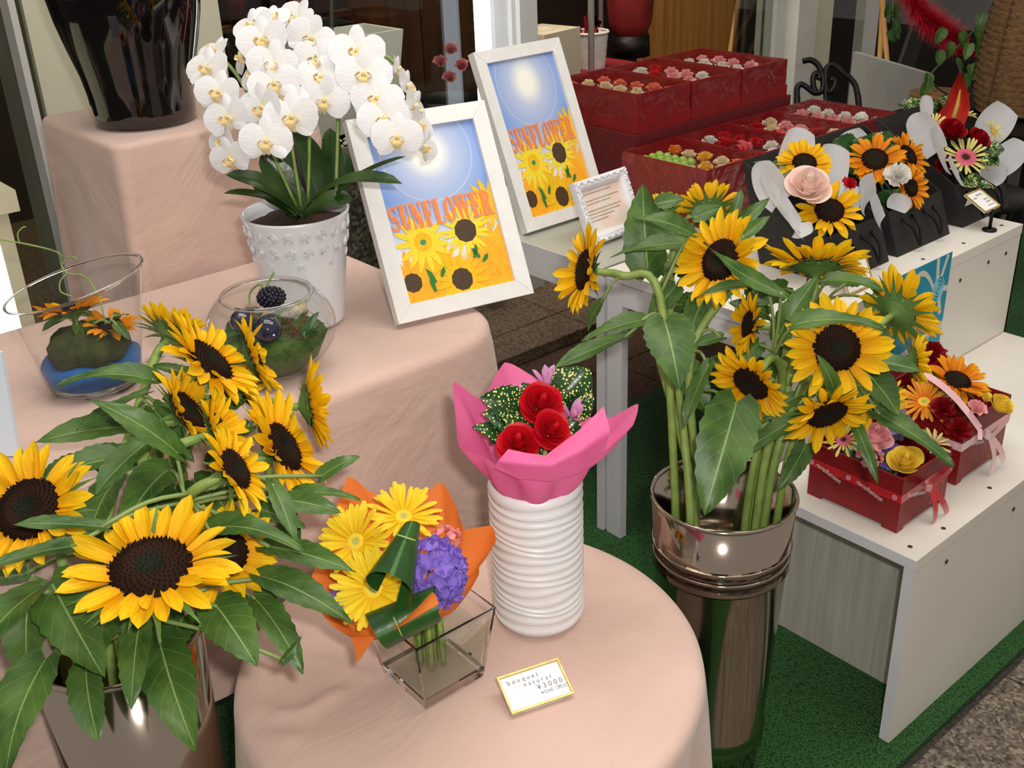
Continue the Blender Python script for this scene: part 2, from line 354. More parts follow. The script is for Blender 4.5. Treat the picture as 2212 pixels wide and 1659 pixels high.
# ------------------------------------------------------------------ shop front
def ez(x, y, e): p = onEY(x, y, e); return p.dot(EXV), p.z
def post(name, x0, x1, y, e, m, z0=.03, z1=2.3, t=.05):
    a, b = ez(x0, y, e)[0], ez(x1, y, e)[0]; return struct(name, B().box((a, e, z0), (b, e + t, z1)), m, rz=RZ)
post('wall_left', 46, 470, 0, 2.78, CREAM, 0, 2.4, .3)
a, b = ez(40, 0, 2.77)[0], ez(60, 0, 2.77)[0]; struct('trim_2', B().box((a - .035, 2.74, 0), (b - .04, 2.80, 2.4)), DOORW, rz=RZ)
dp = post('door_1', 1066, 1102, 0, 2.86, DOORW, t=.06)
post('trim_3', 1104, 1122, 0, 2.84, DOORW, t=.08); post('trim_4', 1122, 1160, 0, 2.82, DOORW, t=.1)
post('trim_5', 1680, 1728, 0, 2.86, DOORW, t=.06); post('trim_6', 1728, 1768, 0, 2.80, DOORW, t=.1); post('trim_7', 1768, 1802, 0, 2.84, CREAM, t=.08)
post('trim_8', 1872, 1902, 0, 2.95, DOORW, t=.05)
post('trim_9', 1648, 1658, 0, 2.95, DOORW, t=.03)
def pane(name, x0, x1, e):
    a, b = ez(x0, 0, e)[0], ez(x1, 0, e)[0]; o = struct(name, B().box((a, e, .04), (b, e + .006, 2.3)), PANE, rz=RZ); return o
pane('window_1', -500, 44, 2.80); pane('window_2', 470, 1066, 2.88); pane('window_3', 1590, 1680, 2.88); pane('window_4', 1802, 1872, 2.9); pane('window_5', 1902, 2500, 2.97)
WALLB = mat('dark_shop_wall', (52, 34, 24), (38, 24, 18), 3, .7)
struct('wall_back', B().box((-2, 5.2, 0), (9, 5.3, 2.9)), WALLB, rz=RZ)
struct('wall_right', B().box((6.6, 2.9, 0), (6.7, 5.3, 2.9)), WALLB, rz=RZ)
struct('ceiling', B().box((-2, 2.8, 2.9), (9, 5.3, 2.95)), mat('shop_ceiling', (180, 170, 150)), rz=RZ)
struct('wall_top', B().box((-2, 2.8, 2.3), (9, 2.9, 2.95)), CREAM, rz=RZ)

# lit tube fixed beside the glass
tb = thing('fluorescent_tube', 'lit white fluorescent tube upright beside the white door frame', 'lamp', W(ez(1040, 0, 2.8)[0], 2.8, .0305))
EMI = mat('lit_tube', (236, 244, 255), emit=5)
ob('tube', B().tube([(0, 0, .25), (0, 0, 2.1)], .027, 14), EMI, tb)
ob('holder', B().tube([(0, 0, 0), (0, 0, .25)], .03, 12), DOORW, tb); ob('holder', B().tube([(0, 0, 2.1), (0, 0, 2.25)], .03, 12), DOORW, tb)
p = D(-6, 610, 2.33); tb = thing('fluorescent_tube', 'lit white fluorescent tube low beside the cream shelf', 'lamp', V((p.x, p.y, 0)))
ob('tube', B().tube([(0, 0, .2), (0, 0, D(-4, 528, 2.33).z)], .022, 14), EMI, tb); ob('holder', B().tube([(0, 0, -.008), (0, 0, .2)], .025, 12), DOORW, tb)

# ------------------------------------------------------------------ white benches
SCREW = mat('dark_screw', (60, 52, 46), rough=.5)
def screws(par, pts, axis):
    for p in pts:
        M = T3(p) @ (Matrix() if axis == 'z' else Matrix.Rotation(pi / 2, 4, 'X'))
        ob('screw', B().lathe([(.0035, .0012), (.0045, .0006), (.0045, -.003)], 8).disc(.0035, .0012, 8), SCREW, par, M=M)
lb = thing('low_bench', 'low white laminate bench carrying two red flower boxes', 'bench', W(1.465, .715, 0), RZ)
def bb(x0, y0, z0, x1, y1, z1): return B().box((x0, y0, z0), (x1, y1, z1))
ob('top', bb(0, 0, .385, .985, .352, .405), WHITE, lb, False)
ob('front_panel', bb(.001, .001, 0, .985, .02, .384), WHITE, lb, False)
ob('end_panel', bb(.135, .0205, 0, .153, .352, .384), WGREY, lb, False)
ob('end_panel', bb(.965, .0205, 0, .984, .352, .384), WHITE, lb, False)
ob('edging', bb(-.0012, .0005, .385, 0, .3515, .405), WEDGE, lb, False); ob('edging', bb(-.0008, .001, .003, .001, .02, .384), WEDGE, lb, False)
screws(lb, [(.03, .03, .405), (.12, .02, .405), (.02, .26, .405), (.5, .03, .405), (.3, .03, .405)], 'z'); screws(lb, [(.11, 0, .35), (.35, 0, .35), (.6, 0, .35)], 'y')
ub = thing('high_bench', 'tall white laminate bench carrying three black flower bags', 'bench', W(1.59, 1.068, 0), RZ)
ob('top', bb(0, 0, .652, .862, .49, .675), WHITE, ub, False); ob('front_panel', bb(0, .001, 0, .861, .02, .651), WHITE, ub, False)
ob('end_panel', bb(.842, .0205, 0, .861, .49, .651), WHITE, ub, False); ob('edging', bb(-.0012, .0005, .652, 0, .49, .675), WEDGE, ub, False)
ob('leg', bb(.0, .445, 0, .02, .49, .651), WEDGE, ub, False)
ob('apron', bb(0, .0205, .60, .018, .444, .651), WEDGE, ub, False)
screws(ub, [(.50, .04, .675), (.65, .03, .675), (.82, .03, .675), (.5, .3, .675)], 'z'); screws(ub, [(.5, 0, .61), (.6, 0, .61), (.72, 0, .62), (.8, .0, .62)], 'y')
ub2 = thing('high_bench', 'tall white laminate bench behind, carrying the framed posters and clear-topped red boxes', 'bench', W(1.585, 1.566, 0), RZ)
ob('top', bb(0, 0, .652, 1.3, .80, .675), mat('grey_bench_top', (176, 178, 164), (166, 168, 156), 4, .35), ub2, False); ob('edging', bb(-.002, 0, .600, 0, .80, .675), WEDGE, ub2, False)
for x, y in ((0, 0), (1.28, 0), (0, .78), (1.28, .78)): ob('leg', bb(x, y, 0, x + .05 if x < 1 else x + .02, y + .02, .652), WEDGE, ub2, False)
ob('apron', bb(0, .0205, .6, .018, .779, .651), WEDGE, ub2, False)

# ------------------------------------------------------------------ cloth-covered display tables
def rrect(hx, hy, r, a):
    """point of a rounded rectangle outline, a in 0..1, and its outward normal"""
    segs = [(2 * hy - 2 * r, (hx, -(hy - r)), (0, 1), (1, 0)), (pi * r / 2, (hx - r, hy - r), 0, None), (2 * hx - 2 * r, (hx - r, hy), (-1, 0), (0, 1)), (pi * r / 2, (-(hx - r), hy - r), 1, None),
            (2 * hy - 2 * r, (-hx, hy - r), (0, -1), (-1, 0)), (pi * r / 2, (-(hx - r), -(hy - r)), 2, None), (2 * hx - 2 * r, (-(hx - r), -hy), (1, 0), (0, -1)), (pi * r / 2, (hx - r, -(hy - r)), 3, None)]
    tot = sum(q[0] for q in segs); s = (a % 1) * tot
    for L_, c, d, n in segs:
        if s <= L_:
            if n is None: t = d * pi / 2 + s / r; return (c[0] + r * cos(t), c[1] + r * sin(t)), (cos(t), sin(t)), 1 - abs(s / L_ - .5) * 2
            return (c[0] + d[0] * s, c[1] + d[1] * s), n, 0
        s -= L_
    return (hx, -(hy - r)), (1, 0), 0
def cloth_box(hx, hy, r, h, hem, flare, amp, k, seed, n=160, corner=.0, edge=.02, wr=None):
    """draped cloth: flat top, rounded edge, folds that open towards the hem"""
    b = B(); rows = 22; rnd = random.Random(seed); ph = [rnd.uniform(0, 6.28) for _ in range(5)]
    for i in range(rows + 1):
        for j in range(n):
            a = j / n; (x, y), nn, cn = rrect(hx, hy, r, a)
            if i <= 4: t = (i / 4 * pi / 2); off = -edge + edge * sin(t); z = h - edge + edge * cos(t); s = 0
            else:
                s = (i - 4) / (rows - 4); z = h - edge - s * (h - edge - hem)
                f = sin(a * k * 2 * pi + ph[0]) + .55 * sin(a * k * 1.7 * 2 * pi + ph[1] + s * .8) + .3 * sin(a * k * 3.1 * 2 * pi + ph[2])
                off = flare * s + amp * (s ** .8) * f + corner * cn * s ** .7
            b.v.append(V((x + nn[0] * off, y + nn[1] * off, z + (.004 * sin(a * 43) if s == 1 else 0))))
    for i in range(rows):
        for j in range(n): b.f.append((i * n + j, i * n + (j + 1) % n, (i + 1) * n + (j + 1) % n, (i + 1) * n + j))
    ns = 26 if wr else 5; prev = 0
    for q in range(1, ns + 1):
        k0 = len(b.v); sc = 1 - q / (ns + .3)
        for j in range(n): p_ = b.v[j]; b.v.append(V((p_.x * sc, p_.y * sc, h + (wr(p_.x * sc, p_.y * sc) if wr else 0))))
        for j in range(n): b.f.append((prev + (j + 1) % n, prev + j, k0 + j, k0 + (j + 1) % n))
        prev = k0
    b.f.append(tuple(prev + j for j in range(n))[::1]); return b
ZT1, ZT2, ZT3 = .5, .76, 1.03
TC1 = V((-.074, 1.19, 0))
rt = thing('round_table', 'small round table hidden under the front pink-beige cloth', 'table', TC1)
ob('tabletop', B().lathe([(0, .475), (.295, .475), (.298, .485), (.295, .4965), (0, .4965)], 48), WOODD, rt); ob('pedestal', B().lathe([(0, 0), (.16, 0), (.15, .03), (.03, .06), (.03, .475)], 24), WOODD, rt)
RID = [([(560, 1440), (545, 1480), (552, 1520), (600, 1545), (660, 1540), (720, 1500)], .007, .012), ([(520, 1470), (500, 1520), (540, 1580), (620, 1600)], .005, .014), ([(700, 1425), (740, 1440), (790, 1460)], .003, .010), ([(1430, 1470), (1370, 1560), (1320, 1610)], .0025, .02), ([(1260, 1130), (1340, 1230), (1400, 1260)], .002, .02)]
RID = [([G(x, y, ZT1).xy - TC1.xy for x, y in pts], h_, w_) for pts, h_, w_ in RID]
def rumple(x, y, RID=RID, lim=.318):
    z = 0; q = V((x, y))
    for pts, h_, w_ in RID:
        dm = 9
        for a, b_ in zip(pts, pts[1:]): ab = b_ - a; t = max(0, min(1, (q - a).dot(ab) / ab.length_squared)); dm = min(dm, (q - a - ab * t).length)
        z += h_ * math.exp(-(dm / w_) ** 2)
    return z * min(1, max(0, (lim - q.length) / .05))
tag(ob('tablecloth', cloth_box(.322, .322, .3215, ZT1, .185, .012, .018, 7, 3, 260, wr=rumple), CLOTH, org=None), 'pink-beige cloth draped over the front round table', 'tablecloth').location = TC1
c2 = W(.61, 1.64, 0)
RID2 = [([(40, 700), (70, 780), (60, 850)], .006, .012), ([(330, 640), (420, 620)], .003, .015), ([(790, 600), (850, 640)], .003, .012)]
RID2 = [([V(((G(x, y, ZT2) - c2).dot(EXV), (G(x, y, ZT2) - c2).dot(EYV))) for x, y in pts], h_, w_) for pts, h_, w_ in RID2]
s2 = thing('display_table', 'wooden table with orange-brown legs under the middle pink-beige cloth', 'table', c2, RZ); OWOOD = wood('orange_wood', (170, 84, 28), (190, 100, 38)); ob('tabletop', bb(-.46, -.28, .73, .46, .28, .754), OWOOD, s2, False)
for x, y in ((-.348, -.265), (.40, -.265), (-.348, .25), (.40, .25)): ob('leg', bb(x - .02, y - .012, 0, x + .02, y + .012, .73), OWOOD, s2, False)
t2 = tag(ob('tablecloth', cloth_box(.522, .322, .13, ZT2, .32, .006, .010, 8, 11, 300, .03, wr=lambda x, y: rumple(x, y, RID2, 9)), CLOTH), 'pink-beige cloth over the middle plinth with the potted orchid and glass bowls', 'tablecloth'); t2.location = c2; t2.rotation_euler = (0, 0, RZ)
c3 = W(.965, 2.19, 0)
s3 = thing('display_plinth', 'raised box plinth under the cloth that carries the black vase', 'plinth', c3, RZ); ob('body', bb(-.2, -.17, 0, .2, .17, 1.022), WHITE, s3, False)
t3 = tag(ob('tablecloth', cloth_box(.222, .196, .03, ZT3, .30, .006, .007, 6, 5, 240, .05, .012), CLOTH), 'pink-beige cloth over the raised plinth with the tall black vase', 'tablecloth'); t3.location = c3; t3.rotation_euler = (0, 0, RZ)

# ------------------------------------------------------------------ flower building blocks (petals: local x from 0 to 1, face up)
def petal(width, tipw=.6, curl=.0, cup=.12, nu=7, nv=4, wave=0, shape='point', notch=0):
    def f(u, v):
        s = v * 2 - 1
        if shape == 'point': wd = (u + .05) ** .42 * (1 - u ** 3.4) ** .8 * 1.08 + .02
        elif shape == 'strap': wd = (.35 + .65 * u ** .6) * (1 - max(0, u - .8) ** 2 * 18) ** .5 if u < 1 else .45
        else: wd = sin(pi * min(1, (u * .92 + .04))) ** .55
        y = s * width * .5 * wd; z = cup * (abs(s) ** 1.7) * width * wd + curl * u * u + wave * sin(u * 9 + s * 3) * abs(s)
        return (u - (notch * (1 - abs(s)) if u > .99 else 0), y, z)
    return B().grid(f, nu, nv)
SUNP = petalmat('sunflower_petal', (240, 160, 8), (252, 196, 12), (254, 212, 28), .28, .35)
SUNPO = petalmat('orange_sunflower_petal', (220, 118, 8), (240, 148, 14), (250, 172, 24), .28)
YGER = petalmat('yellow_gerbera_petal', (236, 188, 20), (250, 216, 30), (252, 228, 62), .3, .35)
PGER = petalmat('pale_gerbera_petal', (216, 110, 120), (238, 228, 130), (244, 238, 158), .3, .25)
OGER = petalmat('orange_gerbera_petal', (226, 110, 20), (244, 156, 36), (250, 176, 60), .3, .3)
sun_meshes = {k: [petal(.42, curl=c, cup=q, wave=w).mesh('petal', m) for c, q, w in ((.02, .25, 0), (.22, .3, .01), (-.16, .2, .01), (.10, .4, .015), (.42, .3, .0))] for k, m in (('y', SUNP), ('o', SUNPO))}
ger_meshes = {k: [petal(.21, curl=c, cup=.2, shape='strap', nu=6, nv=2).mesh('petal', m) for c in (.04, .16, -.1)] for k, m in (('y', YGER), ('p', PGER), ('o', OGER))}
def discmat(name, inner, mid, outer):
    m, nt, p, N, L = nodes(name); p.inputs['Roughness'].default_value = .8; p.inputs['Specular IOR Level'].default_value = .15
    tc = N('ShaderNodeTexCoord'); ln = N('ShaderNodeVectorMath'); ln.operation = 'LENGTH'; L(tc.outputs['Object'], ln.inputs[0])
    L(ramp(nt, ln.outputs['Value'], [(.3, inner), (.5, mid), (.95, outer)]), p.inputs['Base Color']); return m
DISC = discmat('sunflower_disc', (24, 28, 18), (40, 22, 10), (28, 13, 6)); DISCY = discmat('gerbera_eye', (170, 168, 86), (214, 190, 60), (236, 200, 50)); DISCP = discmat('pink_gerbera_eye', (60, 40, 26), (196, 84, 110), (214, 120, 140))
SEP = mat('green_sepal', (70, 108, 46), (104, 138, 70), 30, .6)
def disc_mesh(m, n=210, spike=.07, dome=.22):
    b = B().lathe([(1.0, -.1), (1.0, 0), (.85, dome * .6), (.6, dome), (.42, dome * .85), (.2, dome * .55), (.0, dome * .45)], 28)
    for i in range(n):
        r = sqrt((i + .5) / n); a = i * 2.39996; x, y = r * cos(a) * .97, r * sin(a) * .97
        z = dome * (.45 + .55 * sin(min(1, r / .65) * pi / 2)) * (1 if r < .65 else 1 - ((r - .65) / .35) ** 2 * .9)
        h = spike * (.35 + r) * random.uniform(.7, 1.3); s = .035 * (.6 + .6 * r); q = .03 * r
        b.add([(x - s, y - s, z - .02), (x + s, y - s, z - .02), (x, y + s, z - .02), (x + q * cos(a), y + q * sin(a), z + h)], [(0, 1, 3), (1, 2, 3), (2, 0, 3)])
    return b.mesh('disc', m, False)
DM = disc_mesh(DISC); DMY = disc_mesh(DISCY, 120, .12, .12); DMP = disc_mesh(DISCP, 120, .12, .1)
def calyx_mesh(n=17):
    b = B().lathe([(.10, -.62), (.16, -.5), (.55, -.34), (.95, -.14), (1.02, -.02)], 20)
    for i in range(n):
        a = 2 * pi * i / n + random.uniform(-.1, .1); l = random.uniform(.75, 1.15); tw = .17; dz = random.uniform(-.35, .1)
        c, s = cos(a), sin(a)
        def P(r, t, z): return (r * c - t * s, r * s + t * c, z)
        b.add([P(.72, -tw, -.26), P(.72, tw, -.26), P(1.05, tw * .9, -.14 + dz * .2), P(1.05, -tw * .9, -.14 + dz * .2), P(1.05 + l * .45, tw * .45, dz * .5 - .06), P(1.05 + l * .45, -tw * .45, dz * .5 - .06), P(1.05 + l, 0, dz)], [(0, 1, 2, 3), (3, 2, 4, 5), (5, 4, 6)])
    return b.mesh('calyx', SEP)
CX = [calyx_mesh() for _ in range(2)]
CXG = B().lathe([(.12, -.7), (.3, -.5), (.8, -.2), (1, -.02)], 16).mesh('calyx', SEP)
def sun_head(root, P, n, dia, col='y', roll=None, droop=0, npet=None, name='flower_head'):
    """flower head > its petals and calyx; P is the middle of the disc in world space"""
    R = dia / 2 * 1.08; rd = R * random.uniform(.43, .48); org = root.location
    Mh = orient(P - org, n, roll=random.uniform(0, 6) if roll is None else roll)
    h = link(name, DM, root, Mh @ Matrix.Scale(rd, 4)); rows = npet or random.randint(30, 35)
    link('calyx', CX[random.randint(0, 1)], h, Matrix.Rotation(random.uniform(0, 6), 4, 'Z'))
    ms = sun_meshes[col]
    for i in range(rows):
        ring = i % 2; a = 2 * pi * i / rows + random.uniform(-.09, .09)
        L_ = (R - rd * .86) / rd * random.uniform(.88, 1.1) * (1 if ring else .95); tilt = radians(random.gauss(4 if ring else 13, 8)) - droop
        me = ms[random.choice((0, 0, 1, 2, 3, 3, 4 if random.random() < .3 else 0))]
        M = Matrix.Rotation(a, 4, 'Z') @ T3((.86, 0, -.06 + .06 * (1 - ring))) @ Matrix.Rotation(-tilt, 4, 'Y') @ Matrix.Rotation(random.gauss(0, .22), 4, 'X') @ Matrix.Diagonal((L_, L_ * random.uniform(.9, 1.2), L_, 1))
        link('petal', me, h, M)
    return h, rd
def gerbera(P, n, dia, col, label, eye='y', group=None, stem=None, npet=34, eyef=.24, droop=0):
    r = thing('gerbera', label, 'flower', P, 0, group); R = dia / 2; rd = R * eyef
    h = link('flower_head', DMY if eye == 'y' else DMP, r, orient(V((0, 0, 0)), n) @ Matrix.Scale(rd, 4)); link('calyx', CXG, h)
    ms = ger_meshes[col]
    for i in range(npet):
        ring = i % 2; a = 2 * pi * i / npet + random.uniform(-.06, .06); L_ = (R - rd * .8) / rd * random.uniform(.9, 1.06) * (1 if ring else .86); tilt = radians(random.gauss(6 if ring else 16, 5)) - droop
        M = Matrix.Rotation(a, 4, 'Z') @ T3((.8, 0, -.05 + .08 * (1 - ring))) @ Matrix.Rotation(-tilt, 4, 'Y') @ Matrix.Rotation(random.gauss(0, .15), 4, 'X') @ Matrix.Diagonal((L_, L_, L_, 1))
        link('petal', random.choice(ms), h, M)
    if stem: ob('stem', B().tube(bez([V((0, 0, 0)) - V(n) * rd * .5, (stem[0] - P) * .5, stem[0] - P, stem[1] - P], 15), .0032, 6), GSTEM, r)
    return r
def rose_petal(m):
    """cupped shells: a tight inner, a middle and a rolled outer petal, radius about 1"""
    out = []
    for wa, roll, neck in ((1.45, .0, .8), (1.2, .10, .55), (1.0, .26, .35)):
        def f(u, v):
            s = v * 2 - 1; r = neck + (1 - neck) * sin(min(1, u * 1.15) * pi * .5) + roll * max(0, u - .62) ** 1.5 * 3.2 * (1 - .3 * s * s); z = u * (1.0 - .20 * s * s - .08 * abs(s)) - roll * .6 * max(0, u - .78) ** 2 * 8 * (1 - .5 * s * s)
            return (r * cos(s * wa), r * sin(s * wa), z)
        out.append(B().grid(f, 9, 10).mesh('petal', m))
    out.append(B().lathe([(.5, 0), (.95, .35), (1, .6), (.8, .88), (.62, 1.0), (.45, .93), (.3, 1.02), (.12, .94), (0, 1.0)], 20, fn=lambda r, z, a: (r * (1 + .10 * sin(a * 3 + z * 5)), z + .05 * sin(a * 2 + r * 9))).mesh('bud', m))
    return out
def rose(P, n, dia, me, label, group=None, npet=21, stem=None, cat='flower', openf=1.0):
    r = thing('rose', label, cat, P, 0, group); R = dia / 2; M0 = orient(V((0, 0, 0)), n)
    for i in range(npet):
        t = i / (npet - 1); rad = R * (.07 + .78 * t); k = 0 if t < .34 else 1 if t < .72 else 2; h = R * (1.16 - .34 * t * openf)
        M = M0 @ Matrix.Rotation(i * 2.39996, 4, 'Z') @ T3((R * .03 * random.uniform(-1, 1), R * .03 * random.uniform(-1, 1), -R * (.55 + .10 * t))) @ Matrix.Rotation(radians(3 + 15 * t * openf), 4, 'Y') @ Matrix.Diagonal((rad, rad, h, 1))
        link('petal', me[k], r, M)
    link('bud', me[3], r, M0 @ T3((0, 0, -R * .5)) @ Matrix.Diagonal((R * .2, R * .2, R * 1.0, 1)))
    link('calyx', CXG, r, M0 @ T3((0, 0, -R * .62)) @ Matrix.Scale(R * .4, 4))
    if stem: ob('stem', B().tube([V((0, 0, 0)) - V(n) * R * .5, stem - P], .0028, 6), GSTEM, r)
    return r
def carnation_mesh(m, layers=4, seed=1, wid=.8):
    """ruffled ball of petals in one mesh, radius 1, facing z"""
    b = B(); rnd = random.Random(seed)
    for L_ in range(layers):
        n = 5 + L_; el = radians(82 - L_ * 26)
        for i in range(n):
            a = 2 * pi * (i + .5 * (L_ % 2)) / n + rnd.uniform(-.2, .2); e = el + rnd.uniform(-.15, .15); M = Matrix.Rotation(a, 4, 'Z') @ Matrix.Rotation(-e, 4, 'Y')
            k = rnd.uniform(.85, 1.1); ph = rnd.uniform(0, 6)
            b.grid(lambda u, v: M @ V((u * k, (v - .5) * wid * (u ** .7), .10 * sin(v * 9 + ph) * u + .12 * u * u)), 4, 5)
    return b.mesh('bloom', m)
def leaf_blade(base, tip, wd, n=None, droop=.15, fold=.25, wave=.06, kind='heart', serr=.05, nu=16, nv=8, twist=0, ph=None, q=None):
    base = V(base); tip = V(tip); ax = tip - base; Ln = ax.length; ax.normalize(); n = V(n) if n is not None else -cf
    n = (n - ax * n.dot(ax)).normalized(); sd = ax.cross(n); ph = random.uniform(0, 6) if ph is None else ph; q = random.uniform(-.12, .12) if q is None else q
    def f(u, v):
        s = v * 2 - 1
        if kind == 'heart': w_ = 1.55 * (u + .012) ** .42 * (1 - u) ** .82 * (1 - .12 * u)
        elif kind == 'strap': w_ = min(1, (u + .06) ** .5 * 1.25) * (1 - u ** 5) ** .6
        else: w_ = 1.25 * sin(pi * u ** .85) ** .8
        if abs(s) > .95: w_ *= 1 + serr * (1 if int(u * nu + .5) % 2 else -1)
        hw = wd * .5 * w_; tw = twist * u; sv = sd * cos(tw) + n * sin(tw); nv_ = n * cos(tw) - sd * sin(tw)
        back = -.10 * Ln * abs(s) * (1 - u) ** 3 if kind == 'heart' else 0
        z = fold * hw * abs(s) + wave * Ln * sin(u * 7 + ph + s * 1.5) * abs(s) * .5 + droop * Ln * (4 * u * (1 - u)) * .5 + q * Ln * sin(u * pi) * .3
        return base + ax * (Ln * u + back) + sv * (s * hw) + nv_ * z
    return B().grid(f, nu, nv)
def leaf(root, base, tip, wd, n=None, m=None, name='leaf', join=None, avoid=None, **kw):
    """leaf from base to tip (world); n = the way its upper face looks; join = point its stalk grows from; avoid = what it must not cut into"""
    base = V(base); tip = V(tip); best = None; kw.setdefault('ph', random.uniform(0, 6)); kw.setdefault('q', random.uniform(-.12, .12))
    for o in ((0, .012, -.012, .024, -.024, .036, .05, -.036, .065) if avoid else (0,)):
        s = cf * o; b = leaf_blade(base + s, tip + s, wd, n, **kw); h = hits(b.v, b.f, avoid) if avoid else 0
        if best is None or h < best[0]: best = (h, b, s)
        if h == 0: break
    b, s = best[1:]; base = base + s
    if join is not None: j = V(join); b.tube(bez([j, (base + j) * .5 + V((0, 0, .006)), base + (tip + s - base).normalized() * .004], 6), [.0022] * 7, 6)
    return ob(name, b, m or LEAF, root, True, root.location)

# ------------------------------------------------------------------ steel flower buckets
def bucket(P, h, rt_, rb, label, rings=True):
    r = thing('flower_bucket', label, 'bucket', P); prof = [(0, .004), (rb - .004, .004)]
    k = (rt_ - rb) / h
    def R(z): return rb + k * z
    out = [(rb - .003, 0), (rb, .004)]
    for zc in ((.06, .085, h - .085, h - .105, h - .125) if rings else ()): out += [(R(zc - .006), zc - .006), (R(zc) + .0035, zc), (R(zc + .006), zc + .006)]
    out += [(R(h - .004), h - .004)]
    ob('wall', B().lathe(out + [(R(h) - .002, h - .004)] + [(R(z) - .002, z) for z in (h * .6, h * .2, .01)] + [(0, .01)], 64).disc(rb - .003, 0, 48), STEEL, r)
    ob('rim', B().lathe([(R(h) + .0038 * cos(a) - .001, h + .0038 * sin(a)) for a in [i * pi / 4 for i in range(9)]], 64), STEEL, r)
    return r

# ------------------------------------------------------------------ the two buckets of sunflowers
KB = P_ = None
def bunch(bk, rimz, bundles, heads, leaves, where):
    """heads: (px, py, depth, diameter, facing, colour, bundle, label); leaves: (base px, tip px, width px, depth base, depth tip, upper face)"""
    stems = []; roots = []; allv, allf = [], []; lv, lf = [], []; rnd = random.Random(17); slots = {}; used = set(); obs = None
    def add(V_, F_, vs, fs): k = len(V_); V_ += vs; F_ += [tuple(k + i for i in f) for f in fs]
    for bi, (bx, by, br) in enumerate(bundles):
        m = sum(1 for h in heads if h[5] == bi); slots[bi] = [V((bx + br * sqrt((k + .5) / m) * cos(k * 2.4), by + br * sqrt((k + .5) / m) * sin(k * 2.4), rimz)) for k in range(m)]
    made = []
    for px, py, dep, dia, n, bi, lab, kw in heads:                      # heads first, each moved clear of the others
        P = D(px, py, dep); nw = camdir(n); c = V((bundles[bi][0], bundles[bi][1], rimz)); dr = V((P.x - c.x, P.y - c.y, 0)).normalized() * bundles[bi][2]
        q = min((z for z in slots[bi] if tuple(z) not in used), key=lambda z: (z - c - dr).length); used.add(tuple(q))
        q0 = V((bk.x + (q.x - bk.x) * .8, bk.y + (q.y - bk.y) * .8, .10)); r = thing('sunflower', lab, 'flower', q0, 0, kw.get('group')); h, rd = sun_head(r, P, nw, dia, droop=kw.get('droop', 0))
        bpy.context.view_layer.update(); vs, fs = geo(h); d = ray(px, py); best = None
        for o in (0, .015, -.015, .03, -.03, .045, -.045, .06, .075, .09, .105):
            k = hits([v + d * o for v in vs], fs, obs)
            if best is None or k < best[0]: best = (k, o)
            if k == 0: break
        m = d * best[1]; h.matrix_local = T3(m) @ h.matrix_local; add(allv, allf, [v + m for v in vs], fs); obs = BVHTree.FromPolygons(allv, allf); made.append((r, P + m, nw, rd, q, q0, kw, len(vs)))
    starts = [0]
    for t in made: starts.append(starts[-1] + t[7])
    sv, sf = [], []
    for i, (r, P, nw, rd, q, q0, kw, _) in enumerate(made):             # stems round the heads and one another
        neck = P - nw * rd * .55; back = P - nw * (rd * .55 + .045); base = (back + q) * .5 + (V((q.x, q.y, 0)) - V((back.x, back.y, 0))) * .22
        if 'mid' in kw: base = D(*kw['mid'])
        rest = BVHTree.FromPolygons(allv, [f for f in allf if not starts[i] <= f[0] < starts[i + 1]]); st = BVHTree.FromPolygons(sv, sf) if sf else None; best = None
        for k in range(40):
            j = .07 * k / 40; mid = base + V((rnd.uniform(-j, j), rnd.uniform(-j, j), rnd.uniform(-j, j))); path = bez([q0, q, mid, back, neck], 24); s_ = .0066
            b = B().tube(path, [s_ * 1.05] * 6 + [s_] * (len(path) - 10) + [s_ * .9] * 2 + [s_ * .8, s_ * .9], 8); h_ = hits(b.v, b.f, rest) + hits(b.v, b.f, st)
            if best is None or h_ < best[0]: best = (h_, b, path)
            if h_ == 0: break
        ob('stem', best[1], GSTEM, r, True, r.location); add(sv, sf, best[1].v, best[1].f); stems.append(best[2]); roots.append(r)
    add(allv, allf, sv, sf); obs = BVHTree.FromPolygons(allv, allf)
    for (b0, t0, wp, d0, d1, n, *kw) in leaves:                         # leaves between them
        kw = kw[0] if kw else {}; lt = BVHTree.FromPolygons(lv, lf) if lf else None; best = None; ph, qq = rnd.uniform(0, 6), rnd.uniform(-.12, .12)
        for o in (0, .015, -.015, .03, -.03, .045, -.045, .06, .08, .10, -.06):
            A, T_ = D(*b0, d0 + o), D(*t0, d1 + o); b = leaf_blade(A, T_, wp * (d0 + d1) / 2 / FOC * 1.15, camdir(n), ph=ph, q=qq, **kw); h_ = 3 * hits(b.v, b.f, obs) + hits(b.v, b.f, lt)
            if best is None or h_ < best[0]: best = (h_, b, A, T_)
            if h_ == 0: break
        _, b, A, T_ = best; add(lv, lf, list(b.v), list(b.f)); c = sorted(((p - A).length, i, p) for i, path in enumerate(stems) for p in path[5:-6])[:14:2]; bj = None
        for d, i, p in c:
            t = B().tube(bez([p, (A + p) * .5 + V((0, 0, .01)), A + (T_ - A).normalized() * .004], 6), [.0026] * 7, 6); h_ = hits(t.v, t.f, obs) + d * 60
            if bj is None or h_ < bj[0]: bj = (h_, i, t)
        b.add(bj[2].v, bj[2].f); ob('leaf', b, LEAF, roots[bj[1]], True, roots[bj[1]].location)
    return roots
STEELB = V((.334, 1.497, 0))
bucket(STEELB, .55, .116, .086, 'polished steel flower bucket standing beside the low white bench')
lbc = CAM + (G(250, 1370, .55) - CAM) * .926; BL = V((lbc.x, lbc.y, 0))
bucket(BL, lbc.z, .106, .084, 'plain polished steel flower bucket beside the front round table', False)
SB = 'among the sunflowers in the bucket by the round table'
SR = 'among the sunflowers in the bucket by the low bench'
